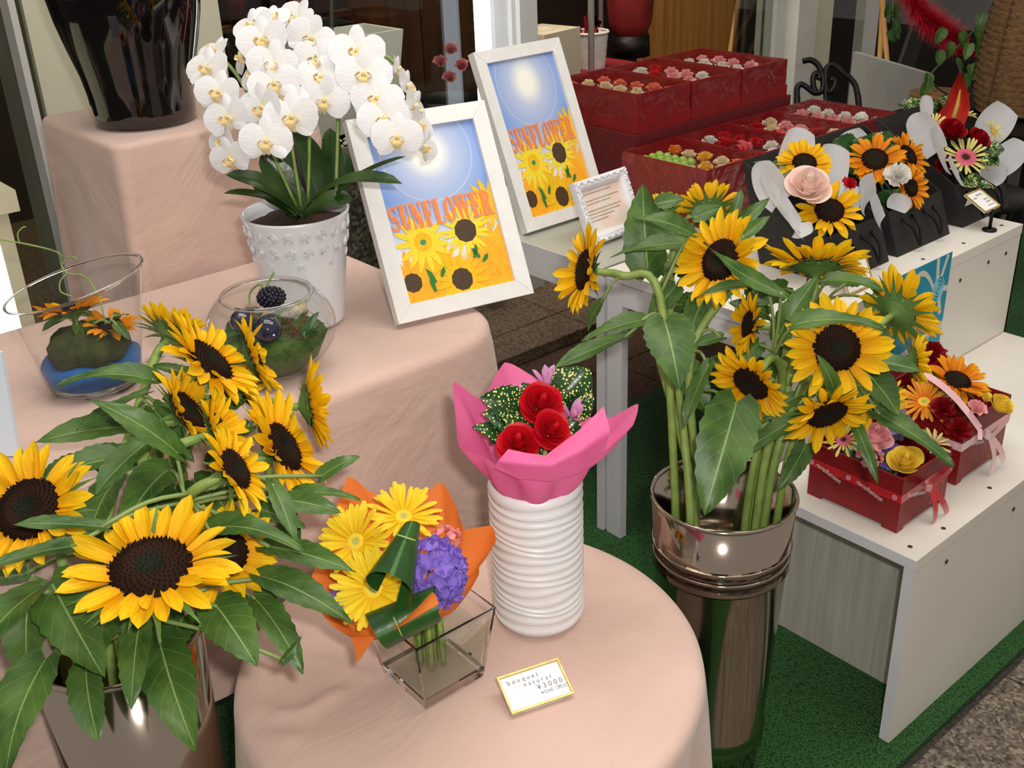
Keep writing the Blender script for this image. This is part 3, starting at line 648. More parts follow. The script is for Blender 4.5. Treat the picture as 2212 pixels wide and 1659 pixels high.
LH = [
 (325, 1225, 1.16, .172, (.02, .80, .60), 0, 'largest open sunflower facing up, lowest in the bucket by the round table', {}),
 (60, 1100, 1.24, .148, (-.12, .42, .9), 0, 'open sunflower half hidden by a leaf, outermost in the bucket by the round table', {}),
 (478, 1192, 1.27, .125, (.28, .5, .82), 0, 'sunflower tucked behind the largest bloom under an arching leaf', {}),
 (612, 967, 1.37, .148, (.86, .46, .20), 0, 'sideways sunflower with narrow brown eye over the orange-wrapped bouquet', {'droop': .1, 'mid': (440, 1130, 1.47)}),
 (452, 780, 1.40, .148, (.68, .68, .16), 0, 'tilted sunflower between the glass planter and the round glass bowl', {}),
 (406, 890, 1.34, .118, (.82, .54, .12), 0, 'sunflower with few upright petals ' + SB, {'droop': -.25}),
 (507, 1014, 1.22, .103, (.86, .46, .20), 0, 'small sideways sunflower with folded petals ' + SB, {'mid': (380, 1130, 1.33)}),
 (472, 930, 1.34, .100, (.9, .42, .04), 0, 'small half-closed sunflower bud-like bloom ' + SB, {'droop': -.45, 'mid': (380, 1080, 1.42)}),
 (372, 716, 1.47, .105, (.32, .82, -.42), 0, 'sunflower turned away showing its calyx beside the glass planter', {'droop': -.3}),
 (548, 772, 1.46, .115, (.92, .35, -.12), 0, 'sunflower in profile in front of the round glass bowl', {'droop': -.1, 'mid': (420, 1010, 1.47)}),
 (668, 875, 1.46, .122, (.95, .16, -.26), 0, 'sunflower in full profile pointing at the white ribbed vase', {'droop': -.2, 'mid': (500, 1080, 1.50)}),
 (528, 838, 1.50, .095, (.9, .38, -.04), 0, 'narrow sunflower squeezed between two profile blooms above the round table', {'droop': -.3, 'mid': (420, 1040, 1.45)}),
]
u0 = (0, .5, .85)
LL = [
 ((335, 822), (125, 832), 78, 1.36, 1.33, (0, .8, .6), {'droop': .2}), ((385, 980), (188, 862), 80, 1.30, 1.26, (.2, .6, .75), {}), ((318, 850), (165, 930), 58, 1.38, 1.34, (-.5, .5, .7), {}),
 ((345, 925), (75, 958), 110, 1.36, 1.30, (-.1, .7, .7), {}), ((330, 950), (205, 1072), 105, 1.28, 1.22, (-.3, .45, .84), {}), ((370, 1010), (262, 1150), 130, 1.32, 1.22, (-.1, .4, .9), {}),
 ((225, 1140), (28, 1135), 62, 1.17, 1.14, (0, .8, .6), {}), ((160, 1180), (-20, 1222), 66, 1.16, 1.12, (-.1, .7, .7), {}), ((448, 1145), (658, 1192), 88, 1.20, 1.16, (.1, .8, .6), {'droop': .25}),
 ((575, 1180), (768, 1236), 78, 1.26, 1.22, (.2, .6, .8), {}), ((565, 1245), (768, 1354), 92, 1.25, 1.22, (.3, .6, .75), {'droop': .2}), ((588, 1045), (640, 1178), 60, 1.25, 1.20, (.5, .3, .8), {}),
 ((690, 1032), (778, 986), 50, 1.33, 1.33, (.3, .6, .75), {}), ((640, 1065), (778, 1080), 46, 1.31, 1.29, (.2, .7, .7), {}), ((620, 1080), (738, 1108), 66, 1.30, 1.29, (.3, .4, .85), {}),
 ((465, 1305), (556, 1440), 140, 1.20, 1.15, (.15, .5, .85), {'droop': .12}), ((548, 1290), (655, 1456), 95, 1.25, 1.20, (.4, .4, .8), {'droop': .2}), ((608, 1432), (652, 1372), 26, 1.21, 1.22, (.6, .3, .7), {}),
 ((345, 1385), (424, 1625), 150, 1.22, 1.14, (.1, .35, .93), {}), ((305, 1330), (284, 1533), 95, 1.19, 1.13, (0, .4, .9), {'droop': .2}), ((186, 1440), (214, 1603), 112, 1.17, 1.12, (-.1, .35, .93), {}),
 ((98, 1425), (10, 1690), 150, 1.16, 1.10, (-.2, .35, .9), {}), ((110, 1255), (224, 1462), 165, 1.20, 1.12, (0, .5, .87), {}), ((90, 1270), (-60, 1430), 140, 1.18, 1.10, (-.3, .5, .8), {}),
 ((540, 1232), (600, 1268), 50, 1.27, 1.26, (.3, .4, .85), {}), ((250, 1040), (190, 1180), 120, 1.30, 1.22, (-.2, .5, .85), {}), ((330, 1050), (370, 1170), 120, 1.32, 1.25, (0, .5, .85), {}),
 ((420, 1040), (520, 1130), 90, 1.33, 1.28, (.2, .5, .85), {}), ((250, 990), (90, 1050), 110, 1.33, 1.28, (-.2, .6, .75), {}), ((240, 1330), (180, 1440), 110, 1.22, 1.17, (0, .4, .9), {}),
 ((60, 1300), (60, 1470), 130, 1.22, 1.16, (0, .4, .9), {}), ((400, 1330), (330, 1450), 120, 1.25, 1.20, (0, .4, .9), {}), ((560, 1100), (660, 1140), 70, 1.33, 1.30, (.2, .5, .8), {}), ((330, 880), (420, 1000), 70, 1.40, 1.37, (0, .4, .9), {}),
 ((610, 880), (590, 990), 60, 1.48, 1.47, (.1, .3, .9), {}), ((430, 820), (330, 790), 45, 1.42, 1.42, (-.3, .6, .7), {}),
]
def filler(pts, d_, sc):
    rnd = random.Random(31); out = []
    for x, y in pts:
        a = rnd.uniform(-.6, 3.7); l = sc * rnd.uniform(.8, 1.2); out.append(((x, y), (x + l * cos(a), y + l * .8 * sin(a)), l * rnd.uniform(.5, .75), d_ + rnd.uniform(-.01, .02), d_ + rnd.uniform(-.04, .0), (rnd.uniform(-.4, .4), rnd.uniform(.2, .6), .85), {}))
    return out
LL += filler([(450, 1000), (540, 920), (600, 1080), (380, 1060), (300, 1000), (180, 1000), (130, 1090), (500, 1110), (610, 1150), (250, 1150), (140, 1330), (300, 1390), (440, 1250), (360, 870), (520, 860), (470, 1080), (60, 1240)], 1.36, 105)
bunch(BL, lbc.z, [(BL.x, BL.y, .075)], LH, LL, SB)
RB = [(*G(1482, 1085, .55).xy, .034), (*G(1652, 1050, .55).xy, .034)]
RH = [
 (1264, 583, 1.70, .138, (-.95, .12, .26), 0, 'sunflower on a bent neck facing away from the others toward the framed poster', {'mid': (1425, 640, 1.70)}),
 (1556, 562, 1.66, .148, (-.68, .2, .62), 0, 'tall open sunflower with a leaf across its brown eye', {'mid': (1495, 760, 1.70)}),
 (1762, 572, 1.72, .160, (.08, .96, -.12), 1, 'sunflower facing straight up, seen from beneath, below the black bags', {'mid': (1720, 760, 1.74), 'droop': .05}),
 (1532, 452, 1.80, .105, (.05, .82, -.55), 0, 'topmost sunflower turned away against the black bag', {'mid': (1500, 700, 1.76), 'droop': -.35}),
 (1438, 458, 1.84, .072, (-.2, .72, -.65), 0, 'small half-open sunflower beside the ornate white frame', {'mid': (1475, 700, 1.78), 'droop': -.5}),
 (1618, 703, 1.66, .100, (-.96, .12, .14), 1, 'narrow sideways sunflower below the tall open one', {'mid': (1690, 800, 1.72)}),
 (1622, 828, 1.62, .122, (-.62, -.6, .42), 1, 'drooping sunflower above the broad front leaf', {'mid': (1690, 840, 1.70)}),
 (1808, 752, 1.60, .148, (-.06, .1, .98), 1, 'largest flat open sunflower in the bucket by the low bench', {'mid': (1740, 880, 1.70)}),
 (1787, 893, 1.62, .130, (.2, -.76, .56), 1, 'sunflower bowed down over the low red flower box', {'mid': (1720, 860, 1.72)}),
 (1940, 672, 1.72, .138, (.74, .46, -.42), 1, 'sunflower turned away beside the turquoise poster', {'mid': (1760, 820, 1.74), 'droop': -.1}),
 (1975, 778, 1.72, .085, (.85, .05, .1), 1, 'small sunflower in profile over the red box with the sunflower in it', {'mid': (1760, 860, 1.74), 'droop': -.3}),
 (1888, 862, 1.70, .095, (.35, -.5, -.4), 1, 'small sunflower hanging behind the bowed one', {'mid': (1740, 880, 1.76)}),
]
RL = [
 ((1482, 525), (1318, 556), 62, 1.70, 1.68, (-.2, .7, .7), {}), ((1400, 590), (1388, 396), 120, 1.76, 1.76, (-.3, .3, .9), {'droop': .05}), ((1495, 505), (1368, 472), 66, 1.70, 1.68, (0, .6, .8), {}),
 ((1392, 690), (1256, 737), 64, 1.66, 1.62, (-.2, .7, .7), {}), ((1352, 728), (1188, 802), 62, 1.68, 1.64, (-.2, .7, .7), {}), ((1436, 694), (1468, 840), 138, 1.64, 1.58, (-.1, .45, .9), {}),
 ((1692, 634), (1520, 523), 52, 1.60, 1.57, (-.2, .6, .75), {'droop': -.12}), ((1668, 638), (1498, 648), 38, 1.60, 1.57, (-.1, .8, .6), {'droop': .35}), ((1680, 728), (1768, 595), 70, 1.64, 1.62, (-.2, .3, .9), {}),
 ((1716, 702), (1914, 714), 72, 1.58, 1.56, (.1, .7, .7), {'droop': .3}), ((1790, 606), (1908, 628), 62, 1.66, 1.64, (.1, .7, .7), {'droop': .2}), ((1872, 782), (1992, 802), 66, 1.64, 1.62, (.1, .6, .8), {}),
 ((1878, 812), (1940, 898), 92, 1.64, 1.62, (.1, .4, .9), {}), ((1895, 892), (2060, 1008), 76, 1.64, 1.60, (.2, .6, .8), {}), ((1845, 912), (1897, 1048), 40, 1.62, 1.58, (-.2, .4, .9), {}),
 ((1592, 868), (1521, 1114), 158, 1.63, 1.60, (-.1, .3, .94), {'droop': .05}), ((1722, 858), (1608, 932), 60, 1.60, 1.58, (-.3, .5, .8), {}), ((1728, 900), (1588, 988), 54, 1.64, 1.62, (-.3, .4, .85), {}),
 ((1532, 788), (1477, 928), 50, 1.66, 1.64, (-.5, .3, .8), {}), ((1562, 728), (1498, 748), 44, 1.68, 1.67, (-.2, .6, .8), {}), ((1802, 842), (1766, 766), 44, 1.57, 1.55, (-.1, .3, .94), {}),
 ((1590, 492), (1662, 428), 42, 1.72, 1.74, (.2, .4, .9), {}), ((1602, 512), (1664, 466), 36, 1.70, 1.71, (.2, .4, .9), {}), ((1580, 475), (1602, 408), 32, 1.72, 1.74, (0, .2, .95), {}),
 ((1460, 620), (1400, 690), 70, 1.72, 1.70, (-.1, .4, .9), {}), ((1520, 640), (1480, 740), 80, 1.74, 1.72, (0, .3, .95), {}), ((1470, 780), (1530, 900), 90, 1.74, 1.72, (.1, .3, .95), {}),
 ((1640, 740), (1580, 800), 60, 1.76, 1.74, (0, .3, .95), {}), ((1700, 760), (1660, 850), 70, 1.76, 1.74, (0, .3, .95), {}), ((1850, 690), (1930, 760), 70, 1.76, 1.74, (.2, .3, .9), {}), ((1880, 640), (1900, 720), 66, 1.78, 1.76, (.1, .3, .9), {}),
 ((1400, 530), (1440, 600), 60, 1.78, 1.78, (0, .3, .9), {}), ((1300, 650), (1270, 720), 34, 1.72, 1.72, (-.6, .2, .7), {}), ((1740, 960), (1680, 1060), 60, 1.74, 1.72, (.2, .3, .9), {}), ((1420, 440), (1480, 430), 50, 1.80, 1.80, (0, .4, .9), {}), ((1450, 500), (1500, 560), 70, 1.76, 1.76, (0, .3, .9), {}),
]
RL += filler([(1470, 600), (1520, 700), (1500, 820), (1560, 900), (1660, 680), (1700, 620), (1750, 650), (1850, 600), (1870, 700), (1900, 780), (1840, 830), (1720, 800), (1640, 900), (1680, 940), (1450, 490), (1500, 470), (1580, 780), (1620, 620), (1460, 660), (1790, 660), (1540, 540)], 1.77, 82)
bunch(STEELB, .55, RB, RH, RL, SR)

# ------------------------------------------------------------------ framed sunflower posters
def clip(pts, x0, y0, x1, y1):
    for ax, lim, sg in ((0, x0, 1), (0, x1, -1), (1, y0, 1), (1, y1, -1)):
        out = []
        for i in range(len(pts)):
            a, b = pts[i - 1], pts[i]; da, db = (a[ax] - lim) * sg, (b[ax] - lim) * sg
            if (da >= 0) != (db >= 0): t = da / (da - db); out.append((a[0] + (b[0] - a[0]) * t, a[1] + (b[1] - a[1]) * t))
            if db >= 0: out.append(b)
        pts = out
        if not pts: return []
    return pts
def letters(s, h, wd):
    """bold condensed serif capitals as flat polygons, total width wd, height h"""
    polys = []; x = 0; T, t, sf = .23, .05, .05
    def rect(a, b, c, d): polys.append([(x + a, b), (x + c, b), (x + c, d), (x + a, d)])
    def par(xb0, xb1, xt0, xt1, b=0, d=1): polys.append([(x + xb0, b), (x + xb1, b), (x + xt1, d), (x + xt0, d)])
    def arc(cx, cy, rx, ry, a0, a1, th, tv, n=14):
        for i in range(n):
            q = []
            for k in (i, i + 1):
                a = radians(a0 + (a1 - a0) * k / n); q.append(((x + cx + rx * cos(a), cy + ry * sin(a)), (x + cx + (rx - th) * cos(a), cy + (ry - tv) * sin(a))))
            polys.append([q[0][0], q[1][0], q[1][1], q[0][1]])
    for c in s:
        if c == 'S': arc(.26, .74, .26, .26, 25, 270, .15, .07); arc(.26, .27, .26, .27, 90, -155, .16, .07); par(.10, .34, .18, .42, .40, .60); rect(.40, .72, .46, 1); rect(.04, 0, .09, .28); w_ = .58
        elif c == 'U': rect(.06, .3, .06 + T, 1); rect(0, .95, .34, 1); rect(.45, .3, .51, 1); rect(.38, .95, .58, 1); arc(.28, .3, .22, .3, 180, 360, .16, .08); w_ = .64
        elif c == 'N': rect(.06, 0, .12, 1); rect(0, 0, .18, .05); rect(.49, 0, .55, 1); rect(.42, .95, .62, 1); par(.33, .55, .02, .26); w_ = .68
        elif c == 'F': rect(.06, 0, .06 + T, 1); rect(0, 0, .34, .05); rect(0, .94, .52, 1); rect(.47, .72, .52, 1); rect(.2, .49, .40, .54); rect(.37, .40, .41, .63); w_ = .58
        elif c == 'L': rect(.06, 0, .06 + T, 1); rect(0, .95, .34, 1); rect(0, 0, .54, .06); rect(.49, 0, .54, .30); w_ = .60
        elif c == 'O': arc(.30, .5, .30, .51, 0, 360, .20, .06, 28); w_ = .66
        elif c == 'W': par(.20, .34, -.02, .2); par(.20, .27, .36, .43); par(.50, .64, .30, .52); par(.50, .56, .70, .76); rect(-.04, .95, .26, 1); rect(.62, .95, .84, 1); rect(.26, .95, .58, 1); w_ = .86
        elif c == 'E': rect(.06, 0, .06 + T, 1); rect(0, 0, .52, .06); rect(0, .94, .50, 1); rect(.45, .72, .50, 1); rect(.47, 0, .52, .30); rect(.2, .49, .40, .54); rect(.37, .40, .41, .63); w_ = .60
        elif c == 'R': rect(.06, 0, .06 + T, 1); rect(0, 0, .34, .05); rect(0, .95, .3, 1); arc(.28, .75, .26, .25, 90, -90, .16, .05); rect(.2, .5, .3, .55); par(.40, .58, .26, .44, 0, .52); rect(.5, 0, .64, .05); w_ = .66
        x += w_
    return [[(p[0] / x * wd, p[1] * h) for p in q] for q in polys]
FRW = .030
def skymat():
    m, nt, p, N, L = nodes('printed_sky'); p.inputs['Roughness'].default_value = .35
    tc = N('ShaderNodeTexCoord'); sp = N('ShaderNodeSeparateXYZ'); L(tc.outputs['Object'], sp.inputs[0])
    def dist(cx, cy):
        s = N('ShaderNodeVectorMath'); s.operation = 'DISTANCE'; L(tc.outputs['Object'], s.inputs[0]); s.inputs[1].default_value = (cx, cy, .0); return s.outputs['Value']
    d = dist(.0, .262)
    base = ramp(nt, sp.outputs[1], [(.0, (250, 176, 34)), (.055, (252, 200, 60)), (.08, (236, 240, 250)), (.185, (120, 158, 224)), (.34, (92, 138, 220))])
    n = N('ShaderNodeMath'); n.operation = 'MULTIPLY'; L(d, n.inputs[0]); n.inputs[1].default_value = 6
    glow = ramp(nt, n.outputs[0], [(.12, (255, 255, 255)), (.30, (176, 176, 176)), (.75, (0, 0, 0))])
    mx = N('ShaderNodeMixRGB'); L(glow, mx.inputs[0]); L(base, mx.inputs[1]); mx.inputs[2].default_value = (*lin((250, 250, 240)), 1)
    r1 = N('ShaderNodeMath'); r1.operation = 'SUBTRACT'; L(d, r1.inputs[0]); r1.inputs[1].default_value = .088
    r2 = N('ShaderNodeMath'); r2.operation = 'ABSOLUTE'; L(r1.outputs[0], r2.inputs[0]); r3 = N('ShaderNodeMath'); r3.operation = 'LESS_THAN'; L(r2.outputs[0], r3.inputs[0]); r3.inputs[1].default_value = .0012
    r4 = N('ShaderNodeMath'); r4.operation = 'MULTIPLY'; L(r3.outputs[0], r4.inputs[0]); r4.inputs[1].default_value = .35
    m2 = N('ShaderNodeMixRGB'); L(r4.outputs[0], m2.inputs[0]); L(mx.outputs[0], m2.inputs[1]); m2.inputs[2].default_value = (*lin((236, 224, 240)), 1)
    L(m2.outputs[0], p.inputs['Base Color']); return m
SKY = skymat(); PY = mat('print_yellow', (246, 214, 24), (250, 226, 60), 90, .4); PO = mat('print_orange', (250, 168, 30), (252, 186, 40), 60, .4); PBR = mat('print_brown', (64, 46, 28), (84, 62, 36), 300, .5)
PGR = mat('print_green', (44, 126, 50), rough=.5); PTI = mat('print_title_orange', (240, 132, 62), (244, 144, 70), 90, .5); PPK = mat('print_pink', (242, 166, 172), rough=.5); PDK = mat('print_deep_yellow', (240, 186, 16), (246, 198, 24), 80, .4); PTL = mat('print_teal_eye', (40, 150, 110), rough=.5)
POSTER = [  # x, y, radius, petal material, eye material, eye radius, petals  (y up from the bottom edge of the print)
 (-.05, -.006, .075, PO, None, 0, 20), (.05, -.006, .075, PO, None, 0, 20), (.075, .045, .06, PO, None, 0, 18), (-.03, .052, .052, PDK, None, 0, 14), (.098, .150, .052, PDK, None, 0, 16), (-.088, .036, .060, PO, PBR, .017, 14), (.082, .068, .056, PO, PO, .016, 15), (-.05, .104, .056, PY, PDK, .017, 15), (.006, .024, .054, PDK, PBR, .020, 16), (.036, .110, .050, PY, PBR, .021, 20)]
def poster_frame(A, d, w_, h_, up, back, label, t=.022):
    """A: bottom-left corner, d: direction of the bottom edge; leans back on a strut"""
    z = V((0, 0, 1)); bk = z.cross(d); v = (z * up + bk * back).normalized(); n = d.cross(v)
    r = thing('picture_frame', label, 'picture frame', A)
    Mf = Matrix(((d.x, v.x, n.x, 0), (d.y, v.y, n.y, 0), (d.z, v.z, n.z, 0), (0, 0, 0, 1)))
    f = FRW
    for q in ([(0, 0), (w_, 0), (w_ - f, f), (f, f)], [(w_, 0), (w_, h_), (w_ - f, h_ - f), (w_ - f, f)], [(w_, h_), (0, h_), (f, h_ - f), (w_ - f, h_ - f)], [(0, h_), (0, 0), (f, f), (f, h_ - f)]):
        g = .0003; c = (sum(p[0] for p in q) / 4, sum(p[1] for p in q) / 4); qq = [(p[0] + (c[0] - p[0]) * g, p[1] + (c[1] - p[1]) * g) for p in q]
        b = B(); b.add([(*p, -t) for p in qq] + [(*p, -.001) for p in qq] + [(p[0] + (c[0] - p[0]) * .012, p[1] + (c[1] - p[1]) * .012, 0) for p in qq], [(3, 2, 1, 0)] + [(i, (i + 1) % 4, 4 + (i + 1) % 4, 4 + i) for i in range(4)] + [(4 + i, 4 + (i + 1) % 4, 8 + (i + 1) % 4, 8 + i) for i in range(4)] + [(8, 9, 10, 11)])
        ob('frame_bar', b, WPAINT, r, False, M=Mf)
    pw, ph = w_ - 2 * f, h_ - 2 * f; k = pw / .21
    Mp = Mf @ T3((w_ / 2, f, -.008)) @ Matrix.Diagonal((k, ph / .31, 1, 1)); x1 = .105; y1 = .31
    pr = ob('poster', B().poly([(-x1, 0), (x1, 0), (x1, y1), (-x1, y1)]), SKY, r, False, M=Mp)
    rnd = random.Random(4)
    for i, (cx, cy, R, pm, em, er, n_) in enumerate(POSTER):
        b = B(); zz = .0002 + i * .00014
        for kx in range(n_):
            a = 2 * pi * (kx + .5) / n_ + rnd.uniform(-.08, .08); l = R * rnd.uniform(.9, 1.06); wv = R * 2.5 / n_
            pts = [(cx + u * l * cos(a) - s * wv * sin(a), cy + u * l * sin(a) + s * wv * cos(a)) for u, s in ((.1, -.3), (.55, -.62), (.8, -.5), (1, 0), (.8, .5), (.55, .62), (.1, .3))]
            pts = clip(pts, -x1, 0, x1, y1)
            if len(pts) > 2: b.poly(pts, zz + .000003 * kx)
        pts = clip([(cx + R * .5 * cos(q * .5), cy + R * .5 * sin(q * .5)) for q in range(13)], -x1, 0, x1, y1); b.poly(pts, zz - .00001)
        fo = ob('printed_flower', b, pm, pr, False)
        if em:
            pts = clip([(cx + er * cos(q * .3) * (1 + .06 * (q % 2)), cy + er * sin(q * .3) * (1 + .06 * (q % 2))) for q in range(21)], -x1, 0, x1, y1)
            if len(pts) > 2: ob('printed_eye', B().poly(pts, zz + .00012), em, pr, False)
    ob('printed_eye', B().poly([(-.05 + .006 * cos(q * .6), .104 + .005 * sin(q * .6)) for q in range(10)], .0019), PTL, pr, False)
    b = B()
    for x, y, l, a in ((-.045, .028, .032, 2.0), (-.05, .012, .03, 1.75), (-.032, .036, .02, 1.1), (.040, .058, .026, 1.2), (.05, .056, .024, 2.1), (.055, .048, .018, .8)):
        c, s = cos(a), sin(a); b.poly([(x - s * .0025, y + c * .0025), (x + s * .0025, y - c * .0025), (x + c * l * .6 + s * .005, y + s * l * .6 - c * .005), (x + c * l, y + s * l), (x + c * l * .6 - s * .004, y + s * l * .6 + c * .004)], .0021)
    ob('printed_leaves', b, PGR, pr, False)
    for dx, dz, mm, nm in ((.0007, .0022, PPK, 'title_outline'), (0, .0024, PTI, 'title')):
        b = B()
        for i, q in enumerate(letters('SUNFLOWER', .046, .204)): b.poly([(p[0] - .102 + dx, p[1] + .131 - dx) for p in q], dz + i * .0000005)
        ob(nm, b, mm, pr, False)
    ob('backboard', B().box((f * .6, f * .6, -t + .002), (w_ - f * .6, h_ - f * .6, -t + .006)), mat('grey_backboard', (120, 118, 116)), r, False, M=Mf)
    top = v * (h_ * .72) - n * t; foot = V((0, 0, 0)) + bk * (top.dot(bk) + h_ * .26); foot.z = -.002
    b = B(); cx = d * (w_ / 2); b.tube([cx + top, cx + foot], .008, 4); ob('strut', b, mat('grey_strut', (96, 96, 98)), r, False)
    return r
A1 = G(862, 702, ZT2 + .0105); d1 = V((.891, .453, 0)).normalized()
poster_frame(A1 + V((0, 0, .001)), d1, .2647, .36, .318, .168, 'white framed sunflower poster standing on the pink-beige cloth')
A2 = W(1.614, 1.842, .6845); d2 = EXV
poster_frame(A2, d2, .2695, .428, .392, .168, 'white framed sunflower poster standing on the white bench behind the ornate frame')

# small ornate frame
def ornate(A, d, w_, h_, lean):
    z = V((0, 0, 1)); bk = z.cross(d); v = (z * cos(lean) + bk * sin(lean)).normalized(); n = d.cross(v)
    r = thing('ornate_frame', 'small ornate white frame with a printed notice', 'picture frame', A); Mf = Matrix(((d.x, v.x, n.x, 0), (d.y, v.y, n.y, 0), (d.z, v.z, n.z, 0), (0, 0, 0, 1)))
    MO = mat('white_plaster', (236, 236, 240), (226, 227, 232), 60, .45); f = .024
    for i, (a, b_) in enumerate((((0, 0), (w_, 0)), ((w_, 0), (w_, h_)), ((w_, h_), (0, h_)), ((0, h_), (0, 0)))):
        a, b_ = V((*a, 0)), V((*b_, 0)); t = (b_ - a).normalized(); s = V((-t.y, t.x, 0)); L_ = (b_ - a).length; bb_ = B()
        prof = [(0, -.016), (0, 0), (.003, .004), (.009, .001), (.014, .003), (.018, -.002), (f, -.006), (f, -.012)]
        vs = []
        for k, e in ((0, a), (1, b_)):
            for q, zz in prof: vs.append(e + s * q + t * (q if k == 0 else -q) + V((0, 0, zz)))
        m_ = len(prof); bb_.add(vs, [(j, j + 1, m_ + j + 1, m_ + j) for j in range(m_ - 1)]); ob('frame_bar', bb_, MO, r, True, M=Mf)
        bb_ = B(); n_ = int(L_ / .006)
        for k in range(n_): u = (k + .5) / n_; bb_.ball(a + t * (u * L_) + s * (.007 + .003 * sin(k * 1.7)) + V((0, 0, .003)), .0028 + .0012 * (k % 2), 5, 4)
        ob('ornament', bb_, MO, r, True, M=Mf)
    ob('notice', B().box((f * .9, f * .9, -.014), (w_ - f * .9, h_ - f * .9, -.0115)), mat('notice_paper', (232, 226, 216), (234, 206, 190), 26, .6, detail=1), r, False, M=Mf)
    b = B(); rnd = random.Random(3); y = h_ - f - .010
    for ln in range(9):
        x = f + .006; ls = [.8, 0, .95, .7, 0, .95, .9, .7, .5][ln]
        while x < f + .004 + (w_ - 2 * f - .01) * ls:
            c = rnd.uniform(.0018, .0034); hh = rnd.uniform(.0022, .0036); g = [(x, y), (x + c, y), (x + c, y + .0008), (x, y + .0008)]; b.poly(g, -.0112); b.poly([(x + c * .4, y - hh * .5), (x + c * .4 + .0007, y - hh * .5), (x + c * .4 + .0007, y + hh * .6), (x + c * .4, y + hh * .6)], -.0112)
            if rnd.random() < .6: b.poly([(x, y - hh * .5), (x + c, y - hh * .5), (x + c, y - hh * .5 + .0007), (x, y - hh * .5 + .0007)], -.0112)
            x += c + .0009
        y -= .0078
    ob('printed_text', b, INKB, r, False, M=Mf)
    ob('strut', B().tube([d * w_ / 2 + v * h_ * .6 - n * .016, d * w_ / 2 + bk * (h_ * .55) + V((0, 0, .004))], .005, 4), MO, r, False)
    return r
A3 = W(1.655, 1.665, .683); ornate(A3, (EXV * cos(.06) + EYV * sin(.06)).normalized(), .178, .148, .42)

# ------------------------------------------------------------------ tall black vase
BV = G(318, 262, ZT3) + V((0, 0, .001)); r = thing('black_vase', 'tall glossy black vase standing on the raised pink-beige cloth', 'vase', BV)
prof = [(0, .002), (.094, .002), (.100, .008), (.101, .03), (.103, .06), (.110, .10), (.124, .15), (.136, .20), (.144, .25), (.147, .31), (.143, .38), (.130, .45), (.112, .52), (.100, .56), (.104, .58), (.098, .58), (.092, .55)]
ob('body', B().lathe(prof, 64), mat('black_glaze', (8, 8, 9), (12, 10, 9), 4, .06, coat=1), r)
mdir = (camdir((0, .1, 1))); q = V((mdir.x, mdir.y, 0)).normalized()
ob('medallion', B().lathe([(0, .004), (.036, .004), (.040, .002), (.040, -.01)], 28), mat('cream_medallion', (214, 212, 190)), r, True, M=orient(q * .146 + V((0, 0, .292)), q, V((0, 0, 1))))
ob('medallion_rim', B().lathe([(.038, .002), (.041, .006), (.044, .002), (.042, -.01)], 28), GOLD, r, True, M=orient(q * .146 + V((0, 0, .292)), q, V((0, 0, 1))))

# ------------------------------------------------------------------ white orchid in an embossed pot
OP = G(668, 693, ZT2) + V((0, 0, .001)); pot = thing('orchid_pot', 'white glazed pot with embossed roses below its rim', 'pot', OP)
prof = [(0, .003), (.060, .003), (.0635, .006), (.065, .012), (.072, .07), (.080, .14), (.0865, .185), (.0905, .198), (.0905, .202), (.0875, .202), (.084, .185), (.074, .12), (0, .12)]
ob('body', B().lathe(prof, 64), CER, pot)
b = B()
for k in range(3): b.tube([(.0012 * (2.2 * k + 2) * cos(t * .52) * (1 + .12 * sin(t * 1.9 + k)), .0012 * (2.2 * k + 2) * sin(t * .52) * (1 + .12 * sin(t * 1.9 + k)), .0022 - .0005 * k) for t in range(13)], .0012, 5)
rm = b.mesh('rose_relief', CER)
for row, (z, n_) in enumerate(((.178, 20), (.150, 18), (.126, 9))):
    for k in range(n_):
        a = 2 * pi * (k + .5 * row) / n_; rr = .080 + (z - .14) * .145; nn = V((cos(a), sin(a), -.14)).normalized()
        link('rose_relief', rm, pot, orient(V((cos(a), sin(a), 0)) * rr + V((0, 0, z)), nn, V((0, 0, 1)), k * 1.1) @ Matrix.Scale(1.15 if row < 2 else .8, 4))
BARK = mat('potting_bark', (72, 48, 30), (50, 34, 22), 60, .9, 1, 90)
ob('bark', B().lathe([(0, .188), (.03, .192), (.06, .186), (.079, .18), (.076, .16)], 32, fn=lambda r_, z_, a: (r_, z_ + .004 * sin(a * 7 + r_ * 300))), BARK, pot)
orc = thing('orchid_plant', 'white moth orchid with arching sprays in the embossed white pot', 'orchid', OP + V((0, 0, .186)))
def orchid_petalmat():
    m = petalmat('orchid_petal', (236, 238, 226), (244, 244, 246), (246, 246, 250), .25, .03); return m
OPM = orchid_petalmat(); OLIP = discmat('orchid_lip', (232, 200, 124), (240, 228, 190), (246, 244, 240))
wide = petal(1.25, shape='round', curl=.06, cup=-.06, nu=7, nv=6).mesh('petal', OPM); sep = petal(.62, shape='round', curl=-.08, cup=-.1, nu=7, nv=4).mesh('petal', OPM)
b = B().ball((0, .02, .06), .10, 8, 6, (1, 1.1, .9)); b.grid(lambda u, v: ((v - .5) * .5 * (1 - .5 * u), -.12 - .34 * u, .22 + .1 * sin(u * 3) - .25 * u * u - .2 * (v - .5) ** 2), 5, 4)
for s in (-1, 1):
    b.grid(lambda u, v: (s * (.14 + .16 * sin(v * pi)), -.12 + .30 * (v - .5), .12 + .26 * u), 3, 4); b.tube([(s * .03, -.44, .06), (s * .1, -.54, .0), (s * .14, -.5, .08), (s * .08, -.46, .1)], .012, 4)
LIP = b.mesh('lip', OLIP)
